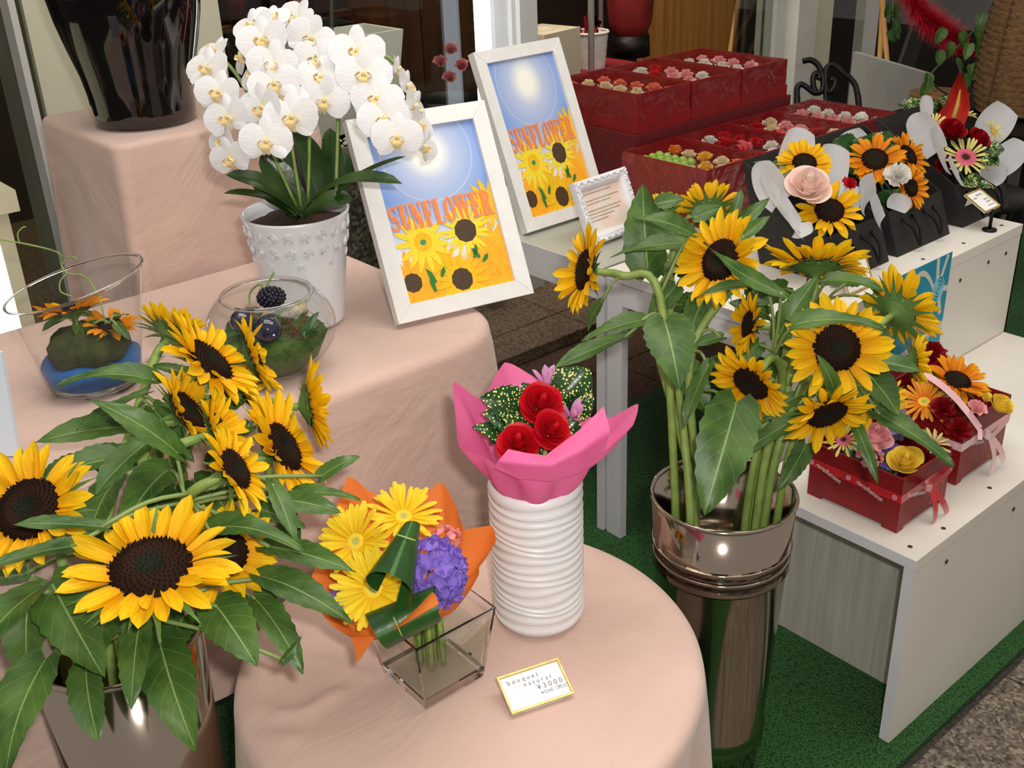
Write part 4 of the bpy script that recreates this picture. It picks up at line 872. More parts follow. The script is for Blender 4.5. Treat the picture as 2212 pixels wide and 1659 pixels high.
def orchid_flower(px, py, dep, n, wpx, roll=0, att=None):
    P = D(px, py, dep); R = wpx * dep / FOC / 2; M = orient(P - orc.location, camdir(n), roll=roll) @ Matrix.Scale(R, 4)
    h = link('flower', LIP, orc, M)
    for a, me, k, z in ((90, sep, .98, -.02), (215, sep, .92, -.02), (325, sep, .92, -.02), (8, wide, 1.02, .03), (172, wide, 1.02, .03)):
        link('petal', me, h, Matrix.Rotation(radians(a + random.uniform(-5, 5)), 4, 'Z') @ T3((.04, 0, z)) @ Matrix.Rotation(random.uniform(-.22, .05), 4, 'Y') @ Matrix.Scale(k, 4))
    return P
SPR = [  # spray: stem points (px, py, depth), flowers (px, py, depth, facing, width px, roll)
 ([(640, 445, 1.83), (588, 330, 1.80), (552, 240, 1.78), (520, 175, 1.77), (478, 130, 1.75), (462, 190, 1.72), (490, 290, 1.70), (496, 345, 1.70)],
  [(449, 148, 1.72, (-.3, .15, .94), 100, .05), (472, 200, 1.70, (-.2, .0, .98), 100, -.1), (492, 254, 1.69, (-.3, -.1, .95), 105, .15), (484, 302, 1.70, (-.7, -.1, .7), 88, .2), (497, 342, 1.68, (-.3, -.4, .87), 92, .1), (462, 108, 1.74, (-.4, .5, .77), 78, 0)]),
 ([(650, 445, 1.82), (628, 300, 1.79), (610, 190, 1.76), (585, 80, 1.76), (560, 40, 1.76), (555, 90, 1.72), (590, 200, 1.70), (580, 310, 1.68)],
  [(548, 56, 1.74, (-.3, .35, .88), 92, .3), (569, 88, 1.71, (-.15, .1, .98), 112, .1), (590, 140, 1.70, (.0, .0, 1), 108, -.1), (527, 120, 1.74, (-.85, .1, .5), 92, .3), (553, 158, 1.72, (-.8, .1, .6), 92, .4), (592, 182, 1.69, (.1, -.1, .98), 108, .3), (566, 232, 1.68, (-.35, -.2, .9), 104, .05), (630, 254, 1.67, (.0, -.1, .99), 118, 0), (575, 306, 1.66, (.05, -.15, .98), 110, 0), (612, 216, 1.70, (.2, .1, .97), 104, -.2), (590, 35, 1.76, (.2, .5, .8), 70, 0), (560, 268, 1.70, (-.5, -.1, .86), 80, .2)]),
 ([(665, 440, 1.84), (668, 300, 1.82), (660, 180, 1.80), (640, 70, 1.80), (645, 30, 1.80), (672, 90, 1.76), (695, 180, 1.74), (700, 230, 1.73)],
  [(640, 40, 1.78, (-.35, .2, .9), 92, -.5), (672, 85, 1.76, (.1, -.1, .98), 104, -.35), (684, 132, 1.75, (-.1, .05, .98), 100, -.3), (694, 168, 1.74, (.1, .15, .98), 100, -.15), (700, 218, 1.72, (.1, -.2, .97), 106, -.15), (655, 62, 1.79, (-.6, .2, .75), 80, -.4)]),
 ([(725, 435, 1.84), (728, 330, 1.83), (732, 230, 1.82), (745, 170, 1.80), (768, 120, 1.78), (800, 190, 1.74), (830, 260, 1.72), (862, 305, 1.70)],
  [(772, 112, 1.74, (0, .1, 1), 118, 0), (786, 162, 1.72, (.05, .0, 1), 118, 0), (815, 214, 1.71, (-.05, .0, 1), 114, -.2), (830, 258, 1.69, (.0, -.05, 1), 112, .05), (858, 298, 1.67, (.05, -.1, .99), 108, 0)]),
 ([(800, 115, 1.80), (835, 122, 1.80), (862, 150, 1.79), (885, 200, 1.78), (905, 265, 1.77), (918, 330, 1.76)],
  [(860, 150, 1.78, (.92, .2, .3), 66, -.4), (880, 186, 1.77, (.9, .1, .35), 82, -.4), (896, 230, 1.76, (.9, .05, .38), 84, -.5), (906, 268, 1.75, (.88, .0, .4), 80, -.5), (917, 316, 1.74, (.85, -.1, .45), 74, -.4)]),
]
for pts, fls in SPR:
    path = bez([D(*p) for p in pts], 28); ob('flower_spike', B().tube(path, .003, 6), GSTEM, orc, True, orc.location)
    for f in fls:
        P = orchid_flower(*f); q = min(path, key=lambda s: (s - P).length); nb = camdir(f[3])
        ob('flower_stalk', B().tube(bez([q, (q + P) * .5 - nb * .008, P - nb * .002], 6), .0016, 5), GSTEM, orc, True, orc.location)
STK = mat('dark_stake', (42, 30, 30), rough=.5)
for a, b_ in (((612, 450, 1.84), (570, 338, 1.80)), ((668, 450, 1.85), (632, 300, 1.81)), ((723, 445, 1.85), (736, 170, 1.83))): ob('support_stake', B().tube([D(*a), D(*b_)], .003, 6), STK, orc, True, orc.location)
for bp, tp, wd, d0, d1, n, dr in (((640, 458), (488, 378), 60, 1.82, 1.74, (-.2, .6, .8), .25), ((640, 468), (482, 418), 38, 1.80, 1.74, (-.1, .8, .6), .2), ((662, 452), (562, 335), 64, 1.84, 1.80, (.1, .3, .95), .1), ((692, 445), (632, 285), 92, 1.86, 1.86, (.2, .15, .97), .1),
   ((722, 442), (712, 276), 50, 1.86, 1.86, (.3, .1, .95), .05), ((655, 462), (868, 396), 58, 1.78, 1.68, (.0, .75, .65), .35), ((700, 452), (876, 338), 26, 1.80, 1.72, (-.5, .6, .6), .1), ((650, 470), (765, 430), 60, 1.79, 1.78, (0, .6, .8), .3), ((690, 440), (668, 330), 60, 1.87, 1.88, (.1, .1, .98), .05), ((735, 440), (748, 330), 34, 1.86, 1.87, (.2, .2, .95), .1), ((630, 460), (545, 400), 46, 1.82, 1.78, (-.1, .5, .85), .2)):
    leaf(orc, D(*bp, d0), D(*tp, d1), wd * d0 / FOC, camdir(n), droop=dr, fold=.3, m=LEAFO, kind='strap', serr=0, wave=.01, nu=14, nv=6, join=orc.location + V((random.uniform(-.02, .02), random.uniform(-.02, .02), .004)))

# ------------------------------------------------------------------ glass planter with sunflowers
PP = G(210, 830, ZT2) + V((0, 0, .001)); gp = thing('glass_planter', 'tapered clear glass planter with slanted rim on the middle cloth', 'planter', PP)
sl = camdir((1, .15, 0)); sl = V((sl.x, sl.y, 0)).normalized()
def slant(r_, z_, a): return r_, z_ + (.022 * (cos(a) * sl.x + sin(a) * sl.y) * (z_ / .17) ** 2)
PGL = film('thin_clear_glass', (252, 253, 252), .035, .03)
ob('wall', B().lathe([(0, .003), (.06, .003), (.068, .008), (.072, .02), (.080, .06), (.090, .11), (.103, .17)], 64, fn=slant), PGL, gp)
ob('rim', B().lathe([(.103 + .0022 * cos(a), .17 + .0022 * sin(a)) for a in [i * pi / 3 for i in range(7)]], 64, fn=slant), GLASS, gp)
ob('base', B().lathe([(0, .002), (.058, .002), (.066, .007), (.0685, .013), (.06, .014), (0, .012)], 48), GLASS, gp)
sand = tag(ob('blue_sand', B().lathe([(0, .016), (.066, .016), (.0705, .022), (.0755, .044), (.06, .05), (.03, .056), (0, .058)], 40, fn=lambda r_, z_, a: (r_, z_ + .004 * sin(a * 3) * (z_ > .03))), mat('blue_sand', (0, 84, 152), (6, 108, 176), 500, .8, .6, 700)), 'bright blue sand in the bottom of the glass planter', 'sand'); sand.location = PP; sand['kind'] = 'stuff'
MOSS = mat('dark_moss', (28, 44, 14), (56, 66, 24), 60, .9, 1, 90)
ms = tag(ob('moss', B().lathe([(0, .046), (.05, .046), (.062, .056), (.060, .075), (.045, .09), (.02, .096), (0, .098)], 32, fn=lambda r_, z_, a: (r_ * (1 + .06 * sin(a * 5 + z_ * 90)), z_ + .004 * sin(a * 7))), MOSS), 'dark green moss mound in the glass planter', 'moss'); ms.location = PP; ms['kind'] = 'stuff'
for (px, py, dep, dia, n, lab, tipn) in ((156, 668, 1.685, .105, (-.22, .93, .22), 'orange sunflower edge-on inside the glass planter', 0), (238, 702, 1.685, .082, (.12, .86, .5), 'orange sunflower with brown eye inside the glass planter', 0)):
    P = D(px, py, dep); r = thing('sunflower', lab, 'flower', V((P.x, P.y, PP.z + .10))); sun_head(r, P, camdir(n), dia, 'o', npet=20, droop=.02)
    ob('stem', B().tube([P - camdir(n) * .012, (P + r.location) * .5, r.location], .004, 6), GSTEM, r, True, r.location)
    for k in range(3):
        a = k * 2.1 + px; q = r.location + V((cos(a) * .02, sin(a) * .02, .005)); leaf(r, q, q + V((cos(a) * .035, sin(a) * .035, -.018)), .024, V((0, 0, 1)) - cf, join=r.location)
fo = thing('leaf_sprig', 'dark green leaves covering the moss in the glass planter', 'foliage', PP + V((0, 0, .075)))
for k in range(16): a = k * 2.4; e_ = .3 + .05 * (k % 5); q = fo.location + V((cos(a) * .042, sin(a) * .042, .012 - .012 * (k % 3))); leaf(fo, q, q + V((cos(a + 1.3) * .026, sin(a + 1.3) * .026, -.028 + .02 * (k % 2))), .026, V((cos(a), sin(a), .8)), nu=8, nv=4, join=fo.location)
vn = thing('tendril', 'thin curling green vine climbing out of the glass planter', 'vine', D(212, 645, 1.66))
ob('stem', B().tube(bez([D(228, 700, 1.66), D(212, 640, 1.66), D(185, 598, 1.66), D(145, 590, 1.66), D(132, 570, 1.66), D(133, 552, 1.65), D(110, 540, 1.64), D(60, 528, 1.63), D(0, 517, 1.62), D(-30, 512, 1.62)], 40), .0013, 5), GSTEM, vn, True, vn.location)
ob('curl', B().tube(bez([D(143, 591, 1.66), D(130, 608, 1.66), D(130, 628, 1.66), D(142, 636, 1.66), D(156, 640, 1.66)], 16), .0012, 5), GSTEM, vn, True, vn.location)
ob('curl', B().tube(bez([D(134, 572, 1.66), D(143, 558, 1.66), D(157, 554, 1.66), D(168, 562, 1.66)], 14), .0012, 5), GSTEM, vn, True, vn.location)
ob('curl', B().tube(bez([D(42, 525, 1.63), D(38, 505, 1.63), D(48, 492, 1.63), D(56, 490, 1.63)], 14), .0012, 5), GSTEM, vn, True, vn.location)

# ------------------------------------------------------------------ round glass bowl
BP = G(600, 800, ZT2) + V((0, 0, .001)); gb = thing('glass_bowl', 'round clear glass bowl with moss and twigs on the middle cloth', 'bowl', BP)
prof = [(0, .002), (.048, .002), (.056, .006)] + [(.101 * cos(t), .076 + .076 * sin(t)) for t in [radians(-55 + i * 9.2) for i in range(12)]]
ob('wall', B().lathe(prof, 64), PGL, gb); re, ze = prof[-1]
ob('rim', B().lathe([(re + .0028 * cos(a), ze + .0028 * sin(a)) for a in [i * pi / 3 for i in range(7)]], 64), GLASS, gb)
MOSSG = mat('bright_moss', (36, 66, 16), (70, 98, 30), 90, .9, 1, 120)
ms = tag(ob('moss', B().lathe([(0, .008), (.045, .008), (.068, .027), (.084, .055), (.078, .070), (.05, .074), (0, .072)], 40, fn=lambda r_, z_, a: (r_ * (1 + .03 * sin(a * 9 + z_ * 120)), z_ + .006 * sin(a * 5 + 1) * (z_ > .05))), MOSSG), 'green moss filling the round glass bowl', 'moss'); ms.location = BP; ms['kind'] = 'stuff'
b = B(); rnd = random.Random(9); o_ = D(640, 722, 1.70)
for k in range(120):
    c = o_ + V((rnd.uniform(-.026, .026), rnd.uniform(-.026, .026), rnd.uniform(-.008, .014))); pts = [c]
    d_ = V((rnd.gauss(0, 1), rnd.gauss(0, 1), rnd.gauss(0, .6))).normalized()
    for q in range(5): d_ = (d_ + V((rnd.gauss(0, .5), rnd.gauss(0, .5), rnd.gauss(0, .5)))).normalized(); pts.append(pts[-1] + d_ * .006)
    b.tube(pts, .0005, 3, False)
fb = tag(ob('coconut_fibre', b, mat('brown_fibre', (96, 48, 20), (124, 70, 34), 60, .8), None, True, o_), 'tangle of brown coconut fibre in the round glass bowl', 'fibre'); fb['kind'] = 'stuff'
NAVY = mat('navy_glass', (14, 16, 46), (20, 22, 60), 5, .08, coat=1)
for px, py, dep, R, lab in ((522, 694, 1.665, .018, 'shiny dark blue glass ball beside the twig in the glass bowl'), (578, 712, 1.655, .022, 'large shiny black-blue ball with a bright glint in the glass bowl')):
    P = D(px, py, dep); tag(ob('glass_ball', B().ball(P, R, 20, 14), NAVY, None, True, P), lab, 'ball')
P = D(586, 642, 1.70); b = B()
for k in range(90): a = k * 2.4; z = 1 - 2 * (k + .5) / 90; q = sqrt(1 - z * z); b.ball(P + V((q * cos(a) * .020, q * sin(a) * .020, z * .014)), .0036, 5, 4)
b.ball(P, .019, 10, 8, (1, 1, .7)); tag(ob('seed_head', b, mat('dark_seed_head', (16, 16, 34), (26, 26, 44), 90, .5), None, True, P), 'bumpy dark blue seed head in the glass bowl', 'seed head')
def bark_log(a, b_, r_, lab):
    m = mat('pale_striped_bark', (190, 176, 130), (52, 50, 56), 5, .7, .5, 60, stretch=(14, 14, 14)); P = D(*a)
    tag(ob('bark_piece', B().tube(bez([P, (P + D(*b_)) * .5 + V((0, 0, .004)), D(*b_)], 10), [r_ * (1 + .08 * sin(k)) for k in range(11)], 12), m, None, True, P), lab, 'bark')
bark_log((612, 690, 1.72), (662, 664, 1.72), .010, 'thick striped bark piece lying across the glass bowl'); bark_log((534, 668, 1.73), (562, 682, 1.73), .008, 'short striped bark piece beside the blue ball in the glass bowl')
lf = thing('leaf_sprig', 'bright green leafy sprig at the side of the glass bowl', 'sprig', D(660, 735, 1.66))
for t_, w_ in (((690, 672), 26), ((700, 698), 24), ((694, 722), 22)): leaf(lf, D(655, 722, 1.66), D(*t_, 1.68), w_ * 1.65 / FOC, camdir((.2, .4, .9)), m=LEAFY, join=lf.location)
lf = thing('leaf_sprig', 'curled pale green tendril standing in the glass bowl', 'sprig', D(545, 690, 1.74))
ob('stem', B().tube(bez([D(545, 690, 1.74), D(538, 640, 1.74), D(552, 618, 1.74), D(566, 616, 1.74), D(560, 635, 1.74), D(572, 632, 1.74), D(580, 610, 1.74), D(592, 588, 1.74)], 30), .0018, 5), mat('pale_green_tendril', (96, 132, 60), (120, 150, 80), 30, .5), lf, True, lf.location)

# ------------------------------------------------------------------ wrapping paper
def wrap(rim, neck, nr, axis, m, name, label, bulge=.25, rows=9, per=8, ruff=.0, cat='wrapping paper', solid=0):
    """paper sheet gathered at the neck and opening to the rim points"""
    rim = [V(p) for p in rim]; axis = V(axis).normalized(); n = len(rim); pts = []
    for i in range(n):
        a, b, c, d = rim[i - 1], rim[i], rim[(i + 1) % n], rim[(i + 2) % n]
        for j in range(per):
            t = j / per; cm = .5 * ((2 * b) + (c - a) * t + (2 * a - 5 * b + 4 * c - d) * t * t + (3 * b - a - 3 * c + d) * t ** 3); pts.append(cm.lerp(b.lerp(c, t), .45))
    N_ = len(pts); b_ = B()
    for i in range(rows + 1):
        t = i / rows
        for k, p in enumerate(pts):
            v = p - neck; v = v - axis * v.dot(axis); q = neck + v.normalized() * nr
            s = q.lerp(p, t) - axis * (bulge * (p - q).length * sin(pi * t) * .5) + v.normalized() * (ruff * sin(k * 2 * pi / per * .5) * t * (1 - t) * 4); b_.v.append(s)
    for i in range(rows):
        for k in range(N_): b_.f.append((i * N_ + k, i * N_ + (k + 1) % N_, (i + 1) * N_ + (k + 1) % N_, (i + 1) * N_ + k))
    return tag(ob(name, b_, m, None, True, neck.copy()), label, cat)
def sheet(pts4, m, name, label, bulge=V((0, 0, 0)), nu=10, nv=10, parent=None, rnd=.0):
    """bent sheet between four corners"""
    a, b, c, d = [V(p) for p in pts4]
    bb_ = B().grid(lambda u, v: a.lerp(b, u).lerp(d.lerp(c, u), v) + bulge * (4 * u * (1 - u)) * (1 - rnd * v) + bulge * .5 * sin(v * pi), nu, nv)
    o = ob(name, bb_, m, parent, True, parent.location if parent else a)
    return o if parent else tag(o, label, 'wrapping paper')

# ------------------------------------------------------------------ white ribbed vase with the pink bouquet
VP = G(1165, 1325, ZT1) + V((0, 0, .001)); r = thing('ribbed_vase', 'tall white ceramic vase with uneven horizontal ribs on the front table', 'vase', VP)
prof = [(0, .003), (.058, .003), (.061, .006)]; rnd = random.Random(2); z = .008
while z < .222:
    h = rnd.uniform(.009, .0155); 
    for t in (0, .25, .5, .75): prof.append((.0612 + .0042 * sin(pi * t) ** .8, z + h * t))
    z += h
prof += [(.0615, .228), (.059, .229), (.058, .222), (.057, .05), (0, .05)]
ob('body', B().lathe(prof, 72, fn=lambda r_, z_, a: (r_, z_ + (.0022 * sin(a * 2 + z_ * 130) + .0014 * sin(a * 3 + z_ * 57)) * (.01 < z_ < .215))), MATTC, r)
neck = V((VP.x, VP.y, .732)); axis = (V((0, 0, 1)) - cf * .35).normalized()
PINK = thin('pink_wrapping_paper', (244, 112, 172), .38, .55, (248, 128, 180), 12)
dd = 1.46
rim = [D(x, y, d) for x, y, d in ((980, 824, 1.43), (1040, 862, 1.47), (1090, 783, 1.54), (1150, 812, 1.55), (1215, 858, 1.54), (1270, 900, 1.53), (1318, 902, 1.51), (1378, 872, 1.47), (1368, 918, 1.44), (1330, 955, 1.42), (1290, 988, 1.40), (1235, 1018, 1.385), (1190, 1030, 1.38), (1130, 1030, 1.38), (1085, 1012, 1.39), (1040, 985, 1.40), (992, 966, 1.41), (984, 900, 1.42))]
wrap(rim, neck, .056, axis, PINK, 'wrapping_paper', 'bright pink paper wrapped around the red roses', .08, ruff=.006)
fl = thing('wrapping_flap', 'front pink paper flap folded over the red roses', 'wrapping paper', D(1190, 1000, 1.375))
b = B(); FP = [[(1068, 1012, 1.378), (1120, 1034, 1.370), (1190, 1040, 1.368), (1250, 1022, 1.375), (1300, 992, 1.390)], [(1074, 998, 1.364), (1130, 1002, 1.350), (1190, 1004, 1.345), (1255, 972, 1.355), (1318, 930, 1.380)], [(1098, 970, 1.365), (1135, 978, 1.365), (1178, 984, 1.370), (1250, 930, 1.380), (1304, 878, 1.395)]]
def fpf(u, v):
    r_ = []
    for row in FP: k = min(int(v * 4), 3); t = v * 4 - k; r_.append(D(*row[k]).lerp(D(*row[k + 1]), t))
    return r_[0].lerp(r_[1], u * 2) if u < .5 else r_[1].lerp(r_[2], u * 2 - 1)
ob('sheet', B().grid(fpf, 10, 20), PINK, fl, True, fl.location)
RRED = thin('red_rose_petal', (206, 18, 34), .2, .5, (188, 10, 26), 20); RM = rose_petal(RRED)
for px, py, d_, dia, n, lab in ((1172, 866, 1.445, .057, (.12, .5, .86), 'topmost red rose in the pink-wrapped bouquet'), (1196, 924, 1.402, .050, (.35, .42, .84), 'red rose in the middle of the pink-wrapped bouquet'), (1120, 952, 1.398, .053, (-.05, .55, .83), 'lowest red rose in the pink-wrapped bouquet')):
    rose(D(px, py, d_), camdir(n), dia, RM, lab, stem=neck + V(({1172: .016, 1196: 0, 1120: -.016}[px], -.012, -.02)))
RTREE = tree([o for o in COL.objects if o.name.split('.')[0] == 'rose'])
lv = thing('laurel_foliage', 'yellow-speckled green laurel leaves around the red roses', 'foliage', neck + V((0, 0, .005)))
for bp, tp, w_, d0, d1, n in (((1140, 905), (1038, 858), 78, 1.45, 1.43, (-.2, .5, .85)), ((1195, 880), (1275, 796), 84, 1.48, 1.49, (.2, .4, .9)), ((1150, 935), (1040, 892), 60, 1.44, 1.42, (-.3, .4, .85)), ((1130, 960), (1020, 922), 46, 1.43, 1.41, (-.2, .5, .85)), ((1150, 870), (1128, 826), 40, 1.49, 1.50, (0, .4, .9)),
     ((1160, 930), (1085, 905), 50, 1.43, 1.42, (-.1, .5, .85)), ((1140, 915), (1180, 965), 40, 1.42, 1.395, (.1, .5, .85)), ((1230, 900), (1282, 852), 50, 1.47, 1.47, (.3, .4, .85)), ((1150, 990), (1175, 966), 40, 1.40, 1.395, (0, .5, .85)), ((1110, 985), (1180, 985), 40, 1.405, 1.40, (0, .6, .8)), ((1100, 930), (1060, 960), 50, 1.43, 1.42, (-.1, .5, .85)), ((1215, 950), (1250, 905), 50, 1.43, 1.44, (.2, .5, .85))):
    leaf(lv, D(*bp, d0 + .03), D(*tp, d1 + .015), w_ * d0 / FOC, camdir(n), m=LEAFV, kind='oval', serr=.04, join=lv.location, wave=.03, avoid=RTREE)
LIL = petalmat('lilac_petal', (214, 150, 206), (218, 140, 200), (236, 196, 226), .3, .2); lp = petal(.5, curl=.25, cup=.3, nu=6, nv=4).mesh('petal', LIL)
for px, py, d_, R, n, lab in ((1182, 826, 1.50, .022, (0, .85, .5), 'lilac-pink star flower standing above the red roses'), (1238, 896, 1.45, .020, (.3, .6, .75), 'lilac-pink flower at the folded edge of the pink paper'), (1114, 846, 1.50, .012, (-.1, .9, .4), 'small lilac-pink bud behind the speckled leaf')):
    P = D(px, py, d_); r = thing('star_flower', lab, 'flower', P); M0 = orient(V((0, 0, 0)), camdir(n))
    for k in range(7): link('petal', lp, r, M0 @ Matrix.Rotation(k * 2 * pi / 7 + .2, 4, 'Z') @ T3((.002, 0, -.006)) @ Matrix.Rotation(-radians(62 - 26 * (k % 2)), 4, 'Y') @ Matrix.Scale(R * 1.35, 4))
    ob('stem', B().tube([V((0, 0, 0)), neck + V(((px - 1178) * .0002, .02, 0)) - P], .0018, 5), GSTEM, r)

# ------------------------------------------------------------------ square glass vase with the orange bouquet
N0, R0 = V((-.128, 1.083, 0)), V((-.057, 1.140, 0)); e1 = (R0 - N0); e2 = V((-e1.y, e1.x, 0)); C0 = N0 + (e1 + e2) * .5; GVH = .118
gv = thing('square_glass_vase', 'tapered square glass vase holding the orange bouquet', 'vase', C0 + V((0, 0, ZT1 + .001)))
def sq(k, z): return [(e1 * sx + e2 * sy) * (.5 * k) + V((0, 0, z)) for sx, sy in ((-1, -1), (1, -1), (1, 1), (-1, 1))]
def ringsurf(rings, closed_bottom=True, closed_top=False):
    b = B(); 
    for q in rings: b.v += q
    for i in range(len(rings) - 1): b.f += [(i * 4 + j, i * 4 + (j + 1) % 4, (i + 1) * 4 + (j + 1) % 4, (i + 1) * 4 + j) for j in range(4)]
    if closed_bottom: b.f.append((3, 2, 1, 0))
    if closed_top: k = (len(rings) - 1) * 4; b.f.append((k, k + 1, k + 2, k + 3))
    return b
ob('base', ringsurf([sq(1.0, .001), sq(1.045, .005), sq(1.085, .019), sq(1.05, .021)], True, True), GLASS, gv, False)
for sx, sy in ((-1, -1), (1, -1), (1, 1), (-1, 1)): ob('corner_edge', B().tube([(e1 * sx + e2 * sy) * (.5 * 1.07) + V((0, 0, .018)), (e1 * sx + e2 * sy) * (.5 * 1.355) + V((0, 0, GVH))], .0014, 6), GLASS, gv)
rq = sq(1.355, GVH); ob('rim', B().tube(rq + [rq[0]], .0016, 6), GLASS, gv)
ob('wall', ringsurf([sq(1.08, .018), sq(1.355, GVH)], False), PGL, gv, False)
ob('water', ringsurf([sq(.975, .0225), sq(1.20, .085)], True, True), WATER, gv, False)
nk = C0 + V((0, 0, ZT1 + GVH + .010)); ax2 = (D(850, 1200, 1.36) - nk).normalized()
ORNG = thin('orange_wrapping_paper', (240, 128, 52), .38, .6, (244, 138, 62), 10)
rim = [D(x, y, d) for x, y, d in ((752, 1030, 1.44), (800, 1062, 1.46), (880, 1092, 1.47), (952, 1042, 1.48), (985, 1095, 1.46), (1003, 1142, 1.44), (1062, 1136, 1.43), (1070, 1172, 1.41), (1036, 1215, 1.39), (1034, 1242, 1.38), (1005, 1290, 1.355), (950, 1325, 1.33), (880, 1355, 1.31), (820, 1380, 1.295), (765, 1380, 1.29), (715, 1350, 1.295), (682, 1305, 1.31), (668, 1262, 1.33), (690, 1205, 1.36), (715, 1130, 1.40))]
wrap(rim, nk, .030, ax2, ORNG, 'wrapping_paper', 'orange paper wrapped around the yellow gerberas', .30, ruff=.004)
fl = thing('wrapping_flap', 'pointed orange paper corner hanging below the yellow gerberas', 'wrapping paper', D(790, 1380, 1.30))
ob('sheet', B().grid(lambda u, v: D(760 + 50 * v, 1376, 1.292).lerp(D(771 + 4 * v, 1428, 1.30), u), 4, 4), ORNG, fl, True, fl.location)
fl = thing('wrapping_flap', 'rounded orange paper fold curling over the rolled leaf', 'wrapping paper', D(900, 1340, 1.31))
ob('sheet', B().grid(lambda u, v: D(850 + 60 * v + 38 * u * v, 1372 - 30 * v - (18 + 52 * v) * sin(u * pi * .8) * .9, 1.295 - .062 * u), 8, 8), ORNG, fl, True, fl.location)
SLOT = [V((.0088 * (i + .5 * (j % 2)), .0078 * j, 0)) for j in (-2, -1, 0, 1, 2) for i in (-2, -1, 0, 1)]; SLOT = sorted(SLOT, key=lambda v: v.length)
def gst(): q = SLOT.pop(0); return nk + q, gv.location + q * 1.15 + V((0, 0, .026))
gerbera(D(872, 1115, 1.39), camdir((.12, .72, .68)), .100, 'y', 'yellow gerbera at the top of the orange-wrapped bouquet', stem=gst(), npet=38)
gerbera(D(768, 1170, 1.362), camdir((-.22, .42, .88)), .102, 'y', 'yellow gerbera touching the sunflower leaf in the orange-wrapped bouquet', stem=gst(), npet=38)
gerbera(D(806, 1272, 1.305), camdir((-.12, .30, .95)), .106, 'y', 'lowest yellow gerbera half covered by a rolled leaf', stem=gst(), npet=38)
def rolled(a, b_, r0, r1, lab, open_=.6):
    A, T_ = D(*a), D(*b_); axx = (T_ - A).normalized(); n = (-cf - axx * (-cf).dot(axx)).normalized(); s = axx.cross(n)
    r = thing('rolled_leaf', lab, 'leaf', A)
    ob('blade', B().grid(lambda u, v: A.lerp(T_, u) + (n * sin(pi * .5 + (v - .5) * 5.4) + s * cos(pi * .5 + (v - .5) * 5.4)) * ((r0 + (r1 - r0) * u) * (1 + .25 * v)) + axx * (.03 * (v - .5) * (u - .5)), 10, 16), LEAFY, r, True, r.location)
    ob('midrib', B().tube([A.lerp(T_, .35) + n * (r0 * .75 + r1 * .5) + s * k for k in (-.012, -.004, .004, .012)], .0009, 5), mat('pale_rib', (150, 176, 90)), r, True, r.location)
rolled((888, 1135, 1.29), (838, 1272, 1.225), .0085, .026, 'dark glossy leaf rolled into a cone among the yellow gerberas')
rolled((815, 1366, 1.266), (945, 1306, 1.272), .021, .018, 'dark glossy leaf rolled into a tube beside the orange paper fold')
PUR = thin('violet_petal', (132, 104, 204), .3, .6, (160, 132, 220), 60); HYD = thin('pink_hydrangea', (236, 140, 150), .3, .6, (244, 176, 170), 60); LAV = thin('pale_lavender', (176, 160, 214), .3, .6, (196, 184, 224), 60)
def floret(m):
    b = B()
    for k in range(5):
        M = Matrix.Rotation(k * 2 * pi / 5, 4, 'Z') @ Matrix.Rotation(-.5, 4, 'Y')
        b.grid(lambda u, v: M @ V((u, (v - .5) * .95 * sin(pi * (u * .8 + .15)) ** .7, .12 * sin(v * 7 + k) * u)), 4, 4)
    return b.mesh('floret', m)
FPU, FHY, FLA = floret(PUR), floret(HYD), floret(LAV)
def cluster(px, py, dep, R, n, me, count, lab, fs=.5, sq=(1, 1, .7), name='delphinium', stem=None):
    P = D(px, py, dep); r = thing(name, lab, 'flower', P); M0 = orient(V((0, 0, 0)), camdir(n))
    for k in range(count):
        z = 1 - 1.35 * (k + .5) / count; q = sqrt(max(0, 1 - z * z)); a = k * 2.39996; d_ = V((q * cos(a) * sq[0], q * sin(a) * sq[1], z * sq[2])); R_ = R * random.uniform(.82, 1.02)
        link('floret', me, r, M0 @ orient(d_ * R_, d_, V((.1, .9, .2)), random.uniform(0, 6)) @ Matrix.Scale(R * fs * random.uniform(.8, 1.15), 4))
    if stem: ob('stem', B().tube([V((0, 0, 0)), stem[0] - P, stem[1] - P], .003, 6), GSTEM, r)
    return r
cluster(938, 1238, 1.325, .036, (.15, .4, .9), FPU, 44, 'violet delphinium cluster in the orange-wrapped bouquet', .42, (1, 1.05, .75), stem=gst())
cluster(962, 1165, 1.39, .016, (.2, .5, .85), FHY, 14, 'small pink hydrangea tuft beside the violet delphinium', .55, name='hydrangea', stem=gst())
cluster(738, 1302, 1.315, .015, (-.3, .2, .9), FPU, 16, 'violet delphinium tuft under the lowest yellow gerbera', .5, stem=gst())
cluster(868, 1208, 1.37, .018, (0, .5, .85), FLA, 12, 'pale lavender tuft behind the rolled cone leaf', .5, stem=gst())
lv = thing('leaf_sprig', 'dark green leaves tucked behind the violet delphinium', 'foliage', nk)
for bp, tp, w_ in (((935, 1185), (965, 1172), 30), ((975, 1245), (1000, 1235), 30), ((850, 1185), (880, 1215), 36), ((900, 1300), (915, 1325), 34), ((800, 1220), (770, 1232), 34)): leaf(lv, D(*bp, 1.43), D(*tp, 1.42), w_ * 1.40 / FOC, camdir((.1, .5, .86)), m=LEAFY, kind='oval', join=nk, avoid=tree([o for o in COL.objects if o.name.split('.')[0] in ('gerbera', 'delphinium', 'hydrangea', 'wrapping_paper')]))
for k in range(7):
    q, e_ = gst()
    tag(ob('cut_stem', B().tube([q, (q + e_) * .5, e_], .0036, 7), GSTEM, None, True, q), 'cut green flower stem standing in the square glass vase', 'stem', 'stems in the square glass vase')

